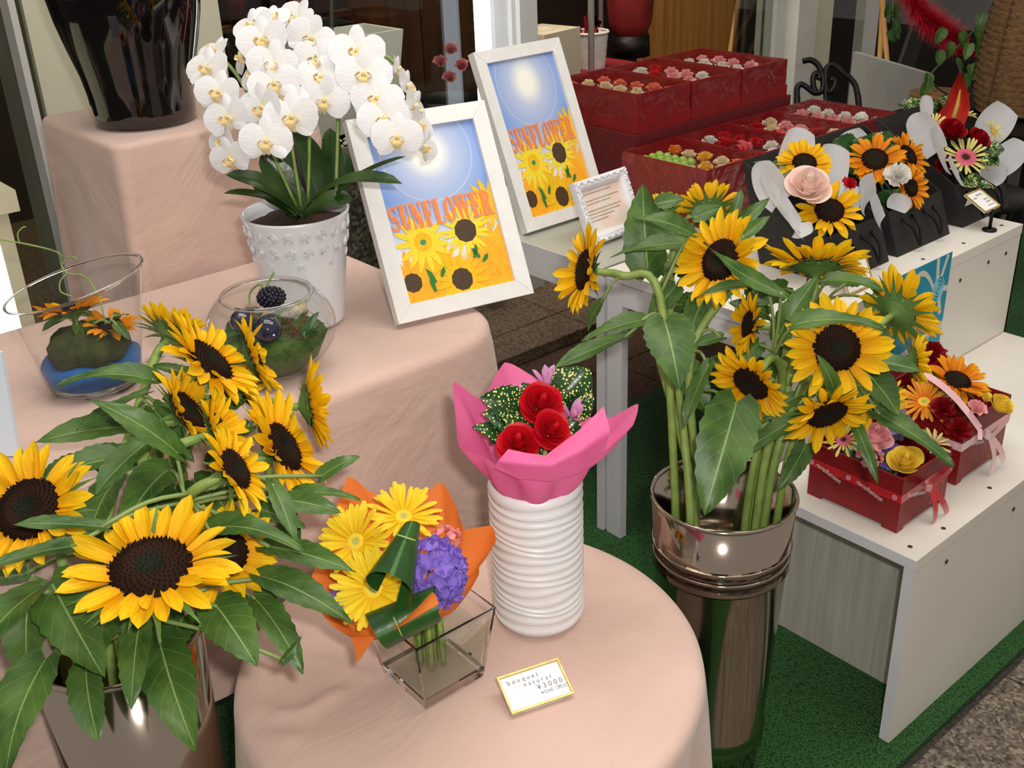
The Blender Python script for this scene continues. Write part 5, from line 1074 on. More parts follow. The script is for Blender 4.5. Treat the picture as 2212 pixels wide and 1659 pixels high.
# ------------------------------------------------------------------ price card on the front table
def price_card(A, d, w_, h_, lean, lines, label, name='price_card', size=.0085, base=None):
    z = V((0, 0, 1)); bk = z.cross(d); v = (z * sin(lean) + bk * cos(lean)).normalized(); n = d.cross(v)
    r = thing(name, label, 'card', A); Mf = Matrix(((d.x, v.x, n.x, 0), (d.y, v.y, n.y, 0), (d.z, v.z, n.z, 0), (0, 0, 0, 1)))
    ob('holder', B().box((0, 0, -.0022), (w_, h_, 0)), mat('clear_acrylic', (226, 222, 206), (232, 228, 214), 30, .2), r, False, M=Mf)
    for a, b_ in (((0, 0, 0), (w_, .0025, .003)), ((0, h_ - .0025, 0), (w_, h_, .003)), ((0, .0026, 0), (.0022, h_ - .0026, .003)), ((w_ - .0022, .0026, 0), (w_, h_ - .0026, .003))): ob('edge', B().box(a, b_), GOLD, r, False, M=Mf)
    ob('card', B().box((.0035, .004, .0003), (w_ - .0035, h_ - .004, .001)), PAPER, r, False, M=Mf)
    for s, x, y, sz in lines:
        if isinstance(s, float): ob('printed_line', B().box((x, y, .0010), (x + s, y + sz, .0012)), mat('faint_print', (150, 148, 156), (196, 190, 192), 300, .8), r, False, M=Mf)
        else: text(s, sz, INK, 'printed_text', r, Mf @ T3((x, y, .0012)), ext=.00005)
    ob('back_foot', B().box((w_ * .2, 0, -.004), (w_ * .8, .003, -.002)).add([V((w_ * .2, h_ * .9, -.002)), V((w_ * .8, h_ * .9, -.002)), Mf.inverted() @ (d * w_ * .8 + bk * (h_ * .9)), Mf.inverted() @ (d * w_ * .2 + bk * (h_ * .9))], [(0, 1, 2, 3)]), PAPER, r, False, M=Mf)
    return r
a_, b_ = G(1106, 1553, ZT1), G(1240, 1507, ZT1); dv = (b_ - a_); cw = dv.length; dv.normalize()
price_card(a_ + V((0, 0, .006)), dv, cw, cw * .60, .42, [('b o u q u e t', .010, .0385, .0088), ('n a t u r a l', .030, .030, .0088), ('¥ 3 0 0 0', .046, .0205, .0098), ('¥3240（税込）', .048, .013, .0066)], 'gold-edged price card lying tilted on the front table')

# ------------------------------------------------------------------ turquoise poster on the bench front
def bx(px, py, ey): p = onEY(px, py, ey); return p.dot(EXV), p.z
TEAL = mat('turquoise_print', (22, 140, 168), (30, 152, 178), 30, .5); OFFW = mat('poster_white', (214, 210, 200), rough=.6)
sg = thing('shop_poster', 'turquoise poster with white Japanese lettering on the front of the tall bench', 'poster', W(1.91, 1.0665, .45), RZ)
MS = Matrix.Rotation(pi / 2, 4, 'X'); pw, ph = .222, .242
def flat(pts, z): return B().poly(pts, z)
ob('sheet', B().box((0, 0, 0), (pw, ph, .0008)), TEAL, sg, False, M=MS)
def strip(a, b, w_, z=.0011): a, b = V((*a, z)), V((*b, z)); t = (b - a).normalized(); s = V((-t.y, t.x, 0)) * w_ / 2; return [a + s, a - s, b - s, b + s]
for q, nm in (([(0, .026), (pw, .066), (pw, .085), (0, .045)], 'white_band'),): ob(nm, B().add([V((*p, .0011)) for p in q], [(0, 1, 2, 3)]), OFFW, sg, False, M=MS)
for a, b_, w_ in (((.165, .242), (.172, .195), .012), ((.205, .240), (.188, .195), .011), ((.176, .140), (.150, .085), .011), ((.190, .145), (.204, .105), .012), ((.200, .165), (.222, .160), .012)): ob('ribbon_print', B().add(strip(a, b_, w_), [(0, 1, 2, 3)]), OFFW, sg, False, M=MS)
b = B(); pts = [(.06 + .10 * k / 10, .20 + .024 * sin(pi * k / 10) - .03 * (k / 10) ** 2) for k in range(11)]
for k in range(10): b.add([V((pts[k][0], pts[k][1], .0011)), V((pts[k + 1][0], pts[k + 1][1], .0011)), V((pts[k + 1][0], pts[k + 1][1] + .013, .0011)), V((pts[k][0], pts[k][1] + .013, .0011))], [(0, 1, 2, 3)])
ob('ribbon_print', b, OFFW, sg, False, M=MS)
b = B()
for rr in (.006, .012, .018, .024): b.tube([(.182 + rr * cos(t * .45) * .9, .168 + rr * 1.25 * sin(t * .45), .001) for t in range(15)], .0011, 4)
ob('rosette_print', b, mat('pale_teal', (150, 200, 208), rough=.6), sg, False, M=MS)
text('父', .044, OFFW, 'lettering', sg, MS @ T3((.078, .138, .0012)), ext=.0001); text('さんの', .021, OFFW, 'lettering', sg, MS @ T3((.112, .148, .0012)), ext=.0001)
text('の', .056, OFFW, 'lettering', sg, MS @ T3((.09, .094, .0012)), ext=.0001); text('り中', .018, TEAL, 'lettering', sg, MS @ Matrix.Rotation(.18, 4, 'Z') @ T3((.158, .022, .0013)), ext=.0001)

# ------------------------------------------------------------------ black bags of wrapped flowers
TIS = thin('white_tissue', (238, 239, 242), .5, .6, (228, 230, 236), 30)
def bag(x0, w_, z0, label, dz=.0):
    r = thing('flower_bag', label, 'bag', W(x0, 1.152, z0), RZ)
    F, Bk = .035, .250; hf, hb = .092, .212; t = .004
    def side(x): return [(x, 0, 0), (x, .19, 0), (x, Bk, hb), (x, F, hf)]
    for x in (0, w_ - t): a, b_ = side(x), side(x + t); ob('side_panel', B().add(a + b_, [(0, 1, 2, 3), (7, 6, 5, 4), (0, 4, 5, 1), (1, 5, 6, 2), (2, 6, 7, 3), (3, 7, 4, 0)]), BLACK, r, False)
    def slab(p, q, n): n = V(n) * t; vs = [(t, *p), (w_ - t, *p), (w_ - t, *q), (t, *q)]; vs += [V(v) + n for v in vs]; return B().add(vs, [(0, 1, 2, 3), (7, 6, 5, 4), (0, 4, 5, 1), (1, 5, 6, 2), (2, 6, 7, 3), (3, 7, 4, 0)])
    ob('front_panel', slab((0, 0), (F, hf), (0, .93, -.36)), BLACK, r, False); ob('back_panel', slab((.19, 0), (Bk, hb), (0, -.96, .27)), BLACK, r, False); ob('bottom', bb(t, .004, 0, w_ - t, .19, .004), BLACK, r, False)
    for s in (.3, .7): ob('cord_handle', B().tube(bez([(w_ * s - .02, .028, .07), (w_ * s - .012, .0, .05), (w_ * s, -.014, .012), (w_ * s + .012, .0, .05), (w_ * s + .02, .028, .07)], 16), .0028, 6), IRON, r)
    return r
bag(1.835, .195, .676, 'black flower bag with the pink rose and two sunflowers on the tall bench'); bag(2.063, .215, .676, 'black flower bag with three sunflowers and a white carnation'); bag(2.335, .215, .676, 'black flower bag with the red anthurium beyond the end of the tall bench')
stl = thing('iron_stool', 'black iron stool under the bag with the red anthurium', 'stool', W(2.61, 1.28, 0), RZ)
ob('seat', B().lathe([(0, .655), (.135, .655), (.14, .662), (.135, .674), (0, .674)], 32), IRON, stl)
for k in range(4): a = pi / 4 + k * pi / 2; ob('leg', B().tube(bez([(cos(a) * .11, sin(a) * .11, .655), (cos(a) * .09, sin(a) * .09, .4), (cos(a) * .14, sin(a) * .14, .0)], 10), .009, 8), IRON, stl)
ob('ring', B().lathe([(.10 + .006 * cos(t), .3 + .006 * sin(t)) for t in [i * pi / 3 for i in range(7)]], 28), IRON, stl)
st2 = ub  # bench
def tissue(pts, label, name='tissue_paper'):
    """rounded paper petal: (base px..., tip px..., width px, depth base, depth tip)"""
    r = thing(name, label, 'wrapping paper', D(pts[0][0], pts[0][1], pts[0][5]))
    for bx_, by, tx, ty, wd, d0, d1, nn in pts:
        A, T_ = D(bx_, by, d0), D(tx, ty, d1); ax = (T_ - A); L_ = ax.length; ax.normalize(); n = camdir(nn); n = (n - ax * n.dot(ax)).normalized(); s = ax.cross(n); w_ = wd * .82 * (d0 + d1) / 2 / FOC
        ob('sheet', B().grid(lambda u, v: A + ax * (L_ * u * (1 - .12 * (v * 2 - 1) ** 2)) + s * ((v - .5) * w_ * (sin(pi * (u * .62 + .2)) ** .5)) + n * (.13 * w_ * ((v * 2 - 1) ** 2) - .05 * w_ + .12 * L_ * u * u), 10, 8), TIS, r, True, r.location)
    return r
PKR = thin('pale_pink_rose_petal', (248, 216, 206), .25, .5, (250, 230, 218), 20); PM = rose_petal(PKR)
def bagsun(px, py, dep, dia, n, lab):
    P = D(px, py, dep); nw = camdir(n); q = P - nw * .07 - V((0, 0, .03)); r = thing('sunflower', lab, 'flower', q); sun_head(r, P, nw, dia, 'o' if 'middle' in lab else 'y')
    ob('stem', B().tube([P - nw * .015, P - nw * .04, q], .005, 6), GSTEM, r, True, q)
tissue([(1700, 440, 1642, 355, 90, 2.26, 2.22, (-.2, .3, .9)), (1730, 480, 1650, 400, 120, 2.22, 2.14, (.1, .6, .7)), (1720, 420, 1740, 285, 95, 2.32, 2.36, (0, .1, 1)), (1790, 430, 1815, 320, 95, 2.34, 2.38, (.0, .1, 1)), (1820, 460, 1850, 400, 90, 2.34, 2.36, (-.2, .1, 1)), (1730, 500, 1770, 500, 60, 2.2, 2.18, (0, .5, .8)), (1745, 500, 1690, 440, 110, 2.19, 2.14, (0, .6, .7))], 'white tissue paper around the pink rose and sunflowers')
bagsun(1738, 352, 2.26, .110, (-.05, .5, .86), 'sunflower partly hidden behind the pale pink rose'); bagsun(1792, 455, 2.20, .128, (-.1, .45, .88), 'sunflower with green-brown eye in front of the pale pink rose')
rose(D(1748, 392, 2.16), camdir((-.05, .5, .86)), .088, PM, 'large pale pink rose in the black bag', openf=1.1, npet=20)
RCAR = carnation_mesh(thin('red_carnation', (200, 24, 40), .2, .6), 3, 2); WCAR = carnation_mesh(thin('white_carnation', (238, 236, 228), .3, .6), 4, 5); DRED = carnation_mesh(thin('dark_red_carnation', (158, 10, 22), .2, .6, (120, 6, 14), 40), 4, 6)
def bloom(px, py, dep, R, n, me, lab, name='carnation', group=None):
    o = link(name, me, None, orient(D(px, py, dep), camdir(n), roll=random.uniform(0, 6)) @ Matrix.Scale(R, 4)); return tag(o, lab, 'flower', group)
bloom(1832, 402, 2.24, .018, (.2, .5, .85), RCAR, 'small red carnation beside the pale pink rose')
lv = thing('leaf_sprig', 'green leaf sticking out beside the pale pink rose', 'foliage', D(1690, 400, 2.28)); leaf(lv, D(1675, 385, 2.27), D(1625, 350, 2.24), .045, camdir((0, .5, .85)), m=LEAF, join=lv.location); leaf(lv, D(1672, 370, 2.28), D(1676, 345, 2.28), .03, camdir((-.3, .4, .85)), m=LEAF, join=lv.location)
tissue([(1860, 430, 1840, 375, 110, 2.34, 2.30, (0, .5, .8)), (1890, 470, 1860, 420, 90, 2.30, 2.27, (.1, .6, .7)), (1850, 330, 1815, 275, 80, 2.50, 2.52, (-.1, .2, 1)), (1920, 440, 1935, 405, 60, 2.34, 2.33, (0, .5, .8))], 'white tissue paper around the three bagged sunflowers')
bagsun(1890, 345, 2.36, .122, (-.15, .4, .9), 'front middle sunflower of three in the black bag'); bagsun(1962, 336, 2.44, .105, (.55, .35, .75), 'sunflower turned sideways behind the white carnation, middle bag'); bagsun(1958, 404, 2.38, .098, (.5, .1, .85), 'sunflower low beside the white carnation, middle bag')
bloom(1938, 382, 2.31, .030, (-.1, .4, .9), WCAR, 'white ruffled carnation between the bagged sunflowers'); bloom(1862, 258, 2.50, .016, (0, .95, .3), WCAR, 'pale green-white bud standing above the bagged sunflowers', 'flower_bud'); bloom(1905, 302, 2.48, .016, (0, .7, .7), WCAR, 'small white bloom behind the bagged sunflowers')
lv = thing('leaf_sprig', 'dark green leaves behind the three bagged sunflowers', 'foliage', D(1880, 350, 2.48))
for t_, w_ in (((1798, 292), .06), ((1840, 290), .06), ((1885, 272), .06), ((1918, 268), .04), ((1812, 345), .05), ((1988, 410), .05), ((2000, 375), .04), ((1925, 440), .06), ((1955, 440), .06), ((1850, 300), .06)): leaf(lv, D((t_[0] + 1890) / 2, (t_[1] + 355) / 2, 2.46), D(*t_, 2.45), w_, camdir((random.uniform(-.3, .3), .4, .85)), m=LEAFY, kind='oval', join=lv.location)
ob('stem', B().tube([D(1862, 268, 2.5), D(1872, 340, 2.48)], .0025, 5), GSTEM, lv, True, lv.location)
tissue([(2010, 330, 1955, 250, 80, 2.56, 2.56, (-.3, .2, .9)), (2030, 360, 1990, 290, 110, 2.52, 2.46, (.1, .6, .7)), (2110, 300, 2160, 235, 90, 2.70, 2.72, (.0, .1, 1)), (2130, 370, 2200, 312, 80, 2.58, 2.56, (-.3, .3, .9)), (2060, 390, 2030, 350, 80, 2.48, 2.44, (.1, .6, .7)), (1990, 250, 1985, 208, 36, 2.68, 2.68, (0, .2, 1)), (2120, 390, 2150, 350, 70, 2.56, 2.54, (-.2, .4, .9))], 'white tissue paper around the anthurium and pale gerbera')
P = D(2052, 262, 2.60); an = thing('anthurium', 'pointed red anthurium rising from the black bag', 'flower', P)
LE, RE = [(1998, 288), (2022, 250), (2044, 224), (2056, 190), (2073, 154)], [(2056, 294), (2086, 264), (2096, 234), (2092, 200), (2075, 154)]
def spf(u, v):
    k = min(3, int(u * 4)); t = u * 4 - k; l = V(LE[k]).lerp(V(LE[k + 1]), t); r_ = V(RE[k]).lerp(V(RE[k + 1]), t); q = l.lerp(r_, v); return D(q.x, q.y, 2.60 + .05 * u + .05 * sin(v * pi) - .02 * v)
ob('spathe', B().grid(spf, 16, 8), petalmat('anthurium_red', (196, 52, 40), (206, 58, 44), (188, 60, 44), .2, .2), an, True, P)
ob('spadix', B().tube([D(2058, 262, 2.575), D(2068, 228, 2.58), D(2074, 195, 2.60)], [.006, .005, .002], 8), mat('olive_spadix', (168, 130, 50), rough=.6), an, True, P)
gerbera(D(2086, 340, 2.52), camdir((-.05, .45, .9)), .115, 'p', 'pale yellow gerbera with wide pink eye in the black bag', eye='p', npet=28, eyef=.42)
gerbera(D(2018, 268, 2.60), camdir((-.2, .6, .77)), .072, 'p', 'pale gerbera half hidden behind tissue paper beside the anthurium', npet=24)
gerbera(D(2146, 284, 2.62), camdir((.5, .4, .75)), .066, 'p', 'pale yellow gerbera turned sideways behind the dark red roses', npet=24)
gerbera(D(2088, 248, 2.74), camdir((.1, .8, .5)), .06, 'p', 'pale yellow gerbera peeping out above the dark red rose', npet=24)
DRM = rose_petal(thin('dark_red_rose_petal', (168, 10, 26), .18, .5, (140, 6, 18), 20))
rose(D(2060, 276, 2.53), camdir((0, .55, .83)), .062, DRM, 'round dark red rose above the pale gerbera with pink eye', openf=.7); rose(D(2118, 296, 2.56), camdir((.3, .5, .8)), .055, DRM, 'dark red rose beside the pale sideways gerbera', openf=.7); rose(D(2040, 352, 2.57), camdir((-.4, .3, .85)), .040, DRM, 'small dark red rose low beside the pale gerbera with pink eye', openf=.6)
lv = thing('laurel_foliage', 'yellow-speckled laurel leaves around the red anthurium', 'foliage', D(2040, 300, 2.62))
for bp, tp, w_ in (((2012, 240), (1938, 212), .05), ((2020, 235), (1990, 205), .04), ((2060, 230), (2030, 196), .045), ((2080, 375), (2110, 392), .05), ((2105, 385), (2152, 396), .02), ((2135, 318), (2172, 310), .04), ((2120, 330), (2160, 345), .04)): leaf(lv, D(*bp, 2.70 if bp[1] < 300 else 2.48), D(*tp, 2.70 if tp[1] < 300 else 2.46), w_, camdir((0, .5, .86)), m=LEAFV, kind='oval', join=lv.location)
# price cards by the bags
price_card(onEY(2128, 460, 1.10), EXV, .068, .062, .5, [(.026, .030, .046, .005), (.014, .012, .040, .005), (.018, .040, .030, .004), (.020, .040, .022, .004), (.026, .034, .012, .003)], 'gold-edged price card tilted beside the end of the tall bench')
cs = thing('card_stand', 'thin black stand holding the price card at the bench end', 'stand', V((*onEY(2128, 460, 1.10).xy, .6755))); hz = onEY(2128, 460, 1.10).z - .6755
ob('rod', B().tube([(EXV * .034).to_tuple(), (EXV * .034 + V((0, 0, hz))).to_tuple()], .004, 8), IRON, cs); ob('foot', B().lathe([(0, 0), (.016, 0), (.016, .004), (0, .006)], 20, EXV * .034), IRON, cs)
c_ = onEY(1878, 572, 1.10); price_card(V((*W(1.80, 1.10).xy, .677)), EXV, .088, .062, 1.15, [], 'gold-edged price card standing in front of the bag with the pink rose')

# ------------------------------------------------------------------ clear-topped red gift boxes
def giftbox(x0, y0, w_, d_, z0, h, label, lip=True):
    r = thing('gift_box', label, 'box', W(x0, y0, z0), RZ, None); t = .004
    ob('bottom', bb(0, 0, 0, w_, d_, .004), REDBOX, r, False)
    for a, b_ in (((0, 0, .004), (w_, t, h)), ((0, d_ - t, .004), (w_, d_, h)), ((0, t, .004), (t, d_ - t, h)), ((w_ - t, t, .004), (w_, d_ - t, h))): ob('side_panel', B().box(a, b_), REDBOX, r, False)
    ob('pad', bb(t, t, .004, w_ - t, d_ - t, h - .036), REDDARK, r, False)
    if lip: ob('base_tray', bb(-.003, -.003, -.001, w_ + .003, d_ + .003, .028), REDBOX, r, False)
    ob('clear_lid', B().grid(lambda u, v: (w_ * u, d_ * v, h + .002 + .003 * sin(u * 9 + v * 5)), 10, 12), FILM, r)
    e = .0025; ob('clear_sleeve', B().grid(lambda u, v: (-e + .003 * sin(v * 12) * u * (1 - u), d_ * v, .03 + (h - .03) * u), 6, 12).grid(lambda u, v: (w_ * v, -e + .003 * sin(v * 9 + 2) * u * (1 - u), .03 + (h - .03) * u), 6, 12), FILM2, r)
    return r
rsr = thing('red_riser', 'dark red covered riser under the back row of gift boxes', 'riser', W(2.0, 1.862, .676), RZ); ob('body', bb(0, 0, 0, .64, .34, .160), REDDARK, rsr, False)
BL_ = {k: carnation_mesh(thin('preserved_' + k, c, .25, .6, c2, 60), 3, i, 1.0) for i, (k, c, c2) in enumerate((('coral', (232, 112, 84), (240, 150, 120)), ('cream', (240, 226, 190), (232, 214, 170)), ('pink', (236, 160, 162), (244, 190, 186)), ('red', (190, 16, 28), (214, 30, 40)), ('yellow', (240, 190, 70), (246, 206, 100)), ('orange', (238, 140, 50), (244, 160, 70)), ('white', (240, 236, 228), (232, 228, 220))))}
SATIN = mat('red_satin', (206, 16, 30), (186, 8, 20), 30, .25, sheen=.3)
def fill(box, x0, y0, w_, d_, z, kinds, n, what, seed, skip=()):
    rnd = random.Random(seed); nx, ny = 3, 5
    for i in range(n):
        if i in skip: continue
        k = kinds[i % len(kinds)]; sc = rnd.uniform(.0205, .0245); u = (i % nx + .5 + rnd.uniform(-.05, .05)) / nx; v = (i // nx + .5 + rnd.uniform(-.05, .05)) / ny
        P = W(x0 + .007 + u * (w_ - .014), y0 + .007 + v * (d_ - .014), z)
        o = link('preserved_flower', BL_[k], None, orient(P, V((rnd.uniform(-.12, .12), rnd.uniform(-.15, .05), 1)), V((0, 1, 0)), rnd.uniform(0, 6)) @ Matrix.Scale(sc, 4)); tag(o, '%s preserved flower inside %s' % (k, what), 'flower', 'preserved flowers in ' + what)
front = [(1.932, 'clear-topped red gift box with green grapes'), (2.13, 'clear-topped red gift box with red satin ribbon'), (2.328, 'clear-topped red gift box with pink and red flowers, third in the front row'), (2.526, 'clear-topped red gift box with pink flowers at the end of the front row')]
fz, fh = .677, .138
for x, lab in front: giftbox(x, 1.575, .192, .268, fz, fh, lab, False)
back = [(2.016, 'tall clear-wrapped red gift box with coral flowers, nearest the framed poster'), (2.222, 'clear-wrapped red gift box with pink flowers in the middle of the back row'), (2.428, 'clear-wrapped red gift box with pale pink flowers at the end of the back row')]
for x, lab in back: giftbox(x, 1.872, .198, .31, .838, .098, lab, True)
fill(0, 1.932, 1.575, .192, .268, fz + fh - .034, ['yellow', 'cream', 'orange', 'cream'], 15, 'the box with green grapes', 1, (6, 7, 9, 10, 12, 13))
fill(0, 2.13, 1.575, .192, .268, fz + fh - .034, ['red', 'white', 'red', 'red'], 15, 'the box with red satin ribbon', 2, (3, 4, 6, 7)); fill(0, 2.328, 1.575, .192, .268, fz + fh - .034, ['pink', 'red', 'cream', 'pink'], 15, 'the third front gift box', 3, (3, 4, 6, 7)); fill(0, 2.526, 1.575, .192, .268, fz + fh - .034, ['pink', 'pink', 'white'], 15, 'the end front gift box', 4)
fill(0, 2.016, 1.872, .198, .31, .838 + .098 - .034, ['coral', 'cream', 'coral'], 15, 'the coral gift box', 5); fill(0, 2.222, 1.872, .198, .31, .838 + .098 - .034, ['pink', 'white', 'red', 'pink'], 15, 'the middle back gift box', 6); fill(0, 2.428, 1.872, .198, .31, .838 + .098 - .034, ['pink', 'white', 'pink'], 15, 'the end back gift box', 7)
gr = thing('grape_bunch', 'bunch of shiny green grapes in the red gift box', 'grapes', W(1.932, 1.575, fz + fh - .036)); GRP = B().ball((0, 0, 0), 1, 10, 8).mesh('grape', mat('green_grape', (132, 168, 60), (150, 184, 80), 20, .2, sub=.2)); rnd = random.Random(5)
for k in range(20): link('grape', GRP, gr, T3(EXV * (.020 + .0255 * (k % 4)) + EYV * (.130 + .0255 * (k // 4)) + V((0, 0, .0125))) @ Matrix.Scale(rnd.uniform(.0118, .0127), 4))
for k, (x, lab) in enumerate(((2.13, 'curled red satin ribbon in the second front gift box'), (2.328, 'curled red satin ribbon in the third front gift box'))):
    rb = thing('satin_ribbon', lab, 'ribbon', W(x + .064, 1.575 + .108, fz + fh - .035), RZ); rnd = random.Random(k)
    for q in range(6): a = rnd.uniform(0, 6); c = V((rnd.uniform(-.03, .03), rnd.uniform(-.025, .025), 0)); ob('loop', B().grid(lambda u, v: c + V((cos(a) * .03 * sin(u * pi) * (u - .5) * 2.4 - sin(a) * (v - .5) * .022, sin(a) * .03 * sin(u * pi) * (u - .5) * 2.4 + cos(a) * (v - .5) * .022, .030 * sin(u * pi))), 14, 2), SATIN, rb)

# ------------------------------------------------------------------ red flower boxes on the low bench
SILV = mat('silver_lettering', (232, 224, 226), rough=.4); PSAT = mat('pink_satin', (236, 184, 190), (244, 204, 206), 30, .3, sheen=.3); GOLDL = mat('gold_line', (206, 160, 90), rough=.4)
def sbox(x0, y0, w_, d_, h, label, rib, ribc):
    r = thing('flower_box', label, 'box', W(x0, y0, .4055), RZ); t = .004
    ob('bottom', bb(.004, .004, .006, w_ - .004, d_ - .004, .012), REDBOX, r, False)
    for x, y in ((0, 0), (w_ - .02, 0), (0, d_ - .03), (w_ - .02, d_ - .03)): ob('foot', bb(x, y, 0, x + .02, y + .03, .006), REDBOX, r, False)
    for a, b_ in (((0, 0, .006), (w_, t, h)), ((0, d_ - t, .006), (w_, d_, h)), ((0, t, .006), (t, d_ - t, h)), ((w_ - t, t, .006), (w_, d_ - t, h))): ob('side_panel', B().box(a, b_), REDBOX, r, False)
    z0, z1 = h * .56, h * .56 + .016; e = .0008
    rb = ob('ribbon', B().box((-e, -e, z0), (w_ + e, 0, z1)).box((-e, 0, z0), (0, d_ + e, z1)).box((0, d_, z0), (w_ + e, d_ + e, z1)).box((w_, 0, z0), (w_ + e, d_, z1)), rib, r, False)
    Mx = Matrix(((0, 0, -1, -e - .0003), (-1, 0, 0, 0), (0, 1, 0, 0), (0, 0, 0, 1)))   # lettering on the end facing the table
    SH = Matrix(((1, .35, 0, 0), (0, 1, 0, 0), (0, 0, 1, 0), (0, 0, 0, 1)))
    for y in (d_ - .012, d_ * .48): text('FloristRemsion', .0115, SILV, 'lettering', rb, Mx @ T3((-y, z0 + .0045, 0)) @ SH, ext=.00005, sx=.86)
    for y in (d_ + .0, d_ * .56, .012): ob('emblem', B().tube([(.004 * cos(q * pi / 6), .004 * sin(q * pi / 6), 0) for q in range(13)], .0005, 4).tube([(-.002, .002, 0), (0, -.002, 0), (.002, .002, 0)], .0005, 4), SILV, rb, False, M=Mx @ T3((-y if y < d_ else -d_ + .004, z0 + .008, 0)))
    Mf = Matrix(((1, 0, 0, 0), (0, 0, -1, -e - .0003), (0, 1, 0, 0), (0, 0, 0, 1)))
    text('FloristRemsion', .0115, SILV, 'lettering', rb, Mf @ T3((.018, z0 + .0045, 0)) @ SH, ext=.00005, sx=.7)
    q = B()
    for a, b_ in (((w_ * .66, .014), (w_ * .9, .014)), ((w_ * .9, .014), (w_ * .9, .046)), ((w_ * .9, .046), (w_ * .66, .046)), ((w_ * .66, .046), (w_ * .66, .014)), ((w_ * .72, .022), (w_ * .84, .038)), ((w_ * .74, .036), (w_ * .82, .024))): q.tube([(*a, 0), (*b_, 0)], .0004, 4)
    ob('gold_mark', q, GOLDL, r, False, M=Matrix(((1, 0, 0, 0), (0, 0, -1, -.0003), (0, 1, 0, 0), (0, 0, 0, 1))))
    kx = w_ * .48; kn = V((kx, -.006, z0 + .008))
    bw = ob('bow_knot', B().ball(kn, .0065, 8, 6, (1, .7, 1.1)), rib, r)
    for s, l, up in ((1, .052, .040), (-1, .042, .034)): ob('bow_loop', B().grid(lambda u, v: kn + V((s * l * sin(u * pi) ** .6 * (.55 + .45 * sin(u * pi)) * (1 if u < .5 else .96), -.004 - .010 * sin(u * pi) - .004 * cos(u * pi), up * sin(u * pi) * .6 + (v - .5) * .015 + .006 * (u - .5))), 14, 3), rib, r)
    for s, l in ((.62, .074), (-.02, .078)): ob('bow_tail', B().grid(lambda u, v: kn + V((s * l * u + (v - .5) * .014, -.004 - .012 * sin(u * 2.6) - .010 * u, -l * .98 * u + .004 * (v - .5))), 10, 3), rib, r)
    return r
RRIB = mat('red_ribbon', (196, 14, 30), (176, 8, 22), 40, .3, sheen=.3)
sbox(1.513, .782, .158, .184, .108, 'red flower box tied with a red lettered ribbon on the low bench', RRIB, 0)
sbox(1.728, .792, .17, .19, .128, 'red flower box tied with a pink satin ribbon on the low bench', PSAT, 1)
sbx = thing('flower_box', 'small red flower box behind the sunflower bucket on the low bench', 'box', W(1.905, .95, .4055), RZ); ob('body', ringsurf([[V(p) for p in ((0, 0, 0), (.10, 0, 0), (.10, .10, 0), (0, .10, 0))], [V(p) for p in ((0, 0, .10), (.10, 0, .10), (.10, .10, .10), (0, .10, .10))], [V(p) for p in ((.004, .004, .10), (.096, .004, .10), (.096, .096, .10), (.004, .096, .10))], [V(p) for p in ((.004, .004, .08), (.096, .004, .08), (.096, .096, .08), (.004, .096, .08))]], True, True), REDBOX, sbx, False)
bloom(2012, 772, 2.18, .03, (0, .8, .6), DRED, 'dark red carnation in the small red flower box')
hd = thing('ribbon_handle', 'pale pink ribbon stretched over the red box with the sunflower', 'ribbon', W(1.79, .785, .53)); ob('band', B().grid(lambda u, v: D(1995 + 122 * u + 10 * (v - .5), 806 + 120 * u - 10 * (v - .5), 1.915 + .01 * u) + V((0, 0, .012 * sin(u * pi))), 10, 2).grid(lambda u, v: D(2117 + 10 * (v - .5), 926 + 24 * u, 1.925), 3, 2), PSAT, hd, True, hd.location)
gerbera(D(1822, 950, 1.93), camdir((-.3, .6, .75)), .074, 'p', 'pale yellow gerbera with coral eye in the red-ribboned box', eye='p', npet=24, eyef=.34)
rose(D(1892, 936, 1.93), camdir((0, .75, .65)), .062, rose_petal(thin('pink_rose_petal', (240, 168, 176), .25, .5, (246, 196, 196), 20)), 'wide pink rose lying in the red-ribboned box', openf=1.1)
YR = rose_petal(thin('yellow_rose_petal', (240, 206, 60), .25, .5, (246, 220, 90), 20)); rose(D(1958, 992, 1.87), camdir((-.2, .6, .77)), .056, YR, 'yellow rose at the corner of the red-ribboned box', openf=.6, npet=18)
gerbera(D(2018, 957, 1.92), camdir((.45, .6, .65)), .066, 'p', 'pale yellow gerbera turned sideways in the red-ribboned box', eye='p', npet=22)
cluster(1912, 975, 1.91, .024, (0, .8, .6), FPU, 16, 'violet delphinium in the red-ribboned box', .5); cluster(1935, 915, 2.0, .026, (0, .8, .6), FLA, 16, 'pale lavender bloom in the red-ribboned box', .5, name='lisianthus'); cluster(1860, 985, 1.90, .02, (0, .8, .6), FHY, 12, 'small pink tuft in the red-ribboned box', .5, name='hydrangea')
def greenery(P, n, R, lab, m=LEAF):
    r = thing('leaf_sprig', lab, 'foliage', P)
    for k in range(n): a = k * 2.4; q = P + V((cos(a), sin(a), 0)) * R * .25 + V((0, 0, .004)); leaf(r, q, P + V((cos(a), sin(a), .12)) * R, R * .55, V((0, 0, 1)) - cf * .4, m=m, kind='oval', join=P, nu=8, nv=4)
greenery(W(1.59, .875, .4055 + .075), 12, .062, 'green leaves filling the red-ribboned box', LEAFY); greenery(W(1.81, .885, .4055 + .09), 12, .066, 'green leaves filling the pink-ribboned box', LEAFY)
P = D(2068, 822, 1.98); r = thing('sunflower', 'orange sunflower lying in the pink-ribboned red box', 'flower', P - V((0, 0, .03))); sun_head(r, P, camdir((.1, .72, .68)), .108, 'o'); ob('stem', B().tube([P, P - V((0, 0, .05))], .004, 6), GSTEM, r, True, r.location)
gerbera(D(1996, 868, 1.97), camdir((-.2, .65, .72)), .100, 'o', 'orange gerbera under the ribbon handle', npet=34)
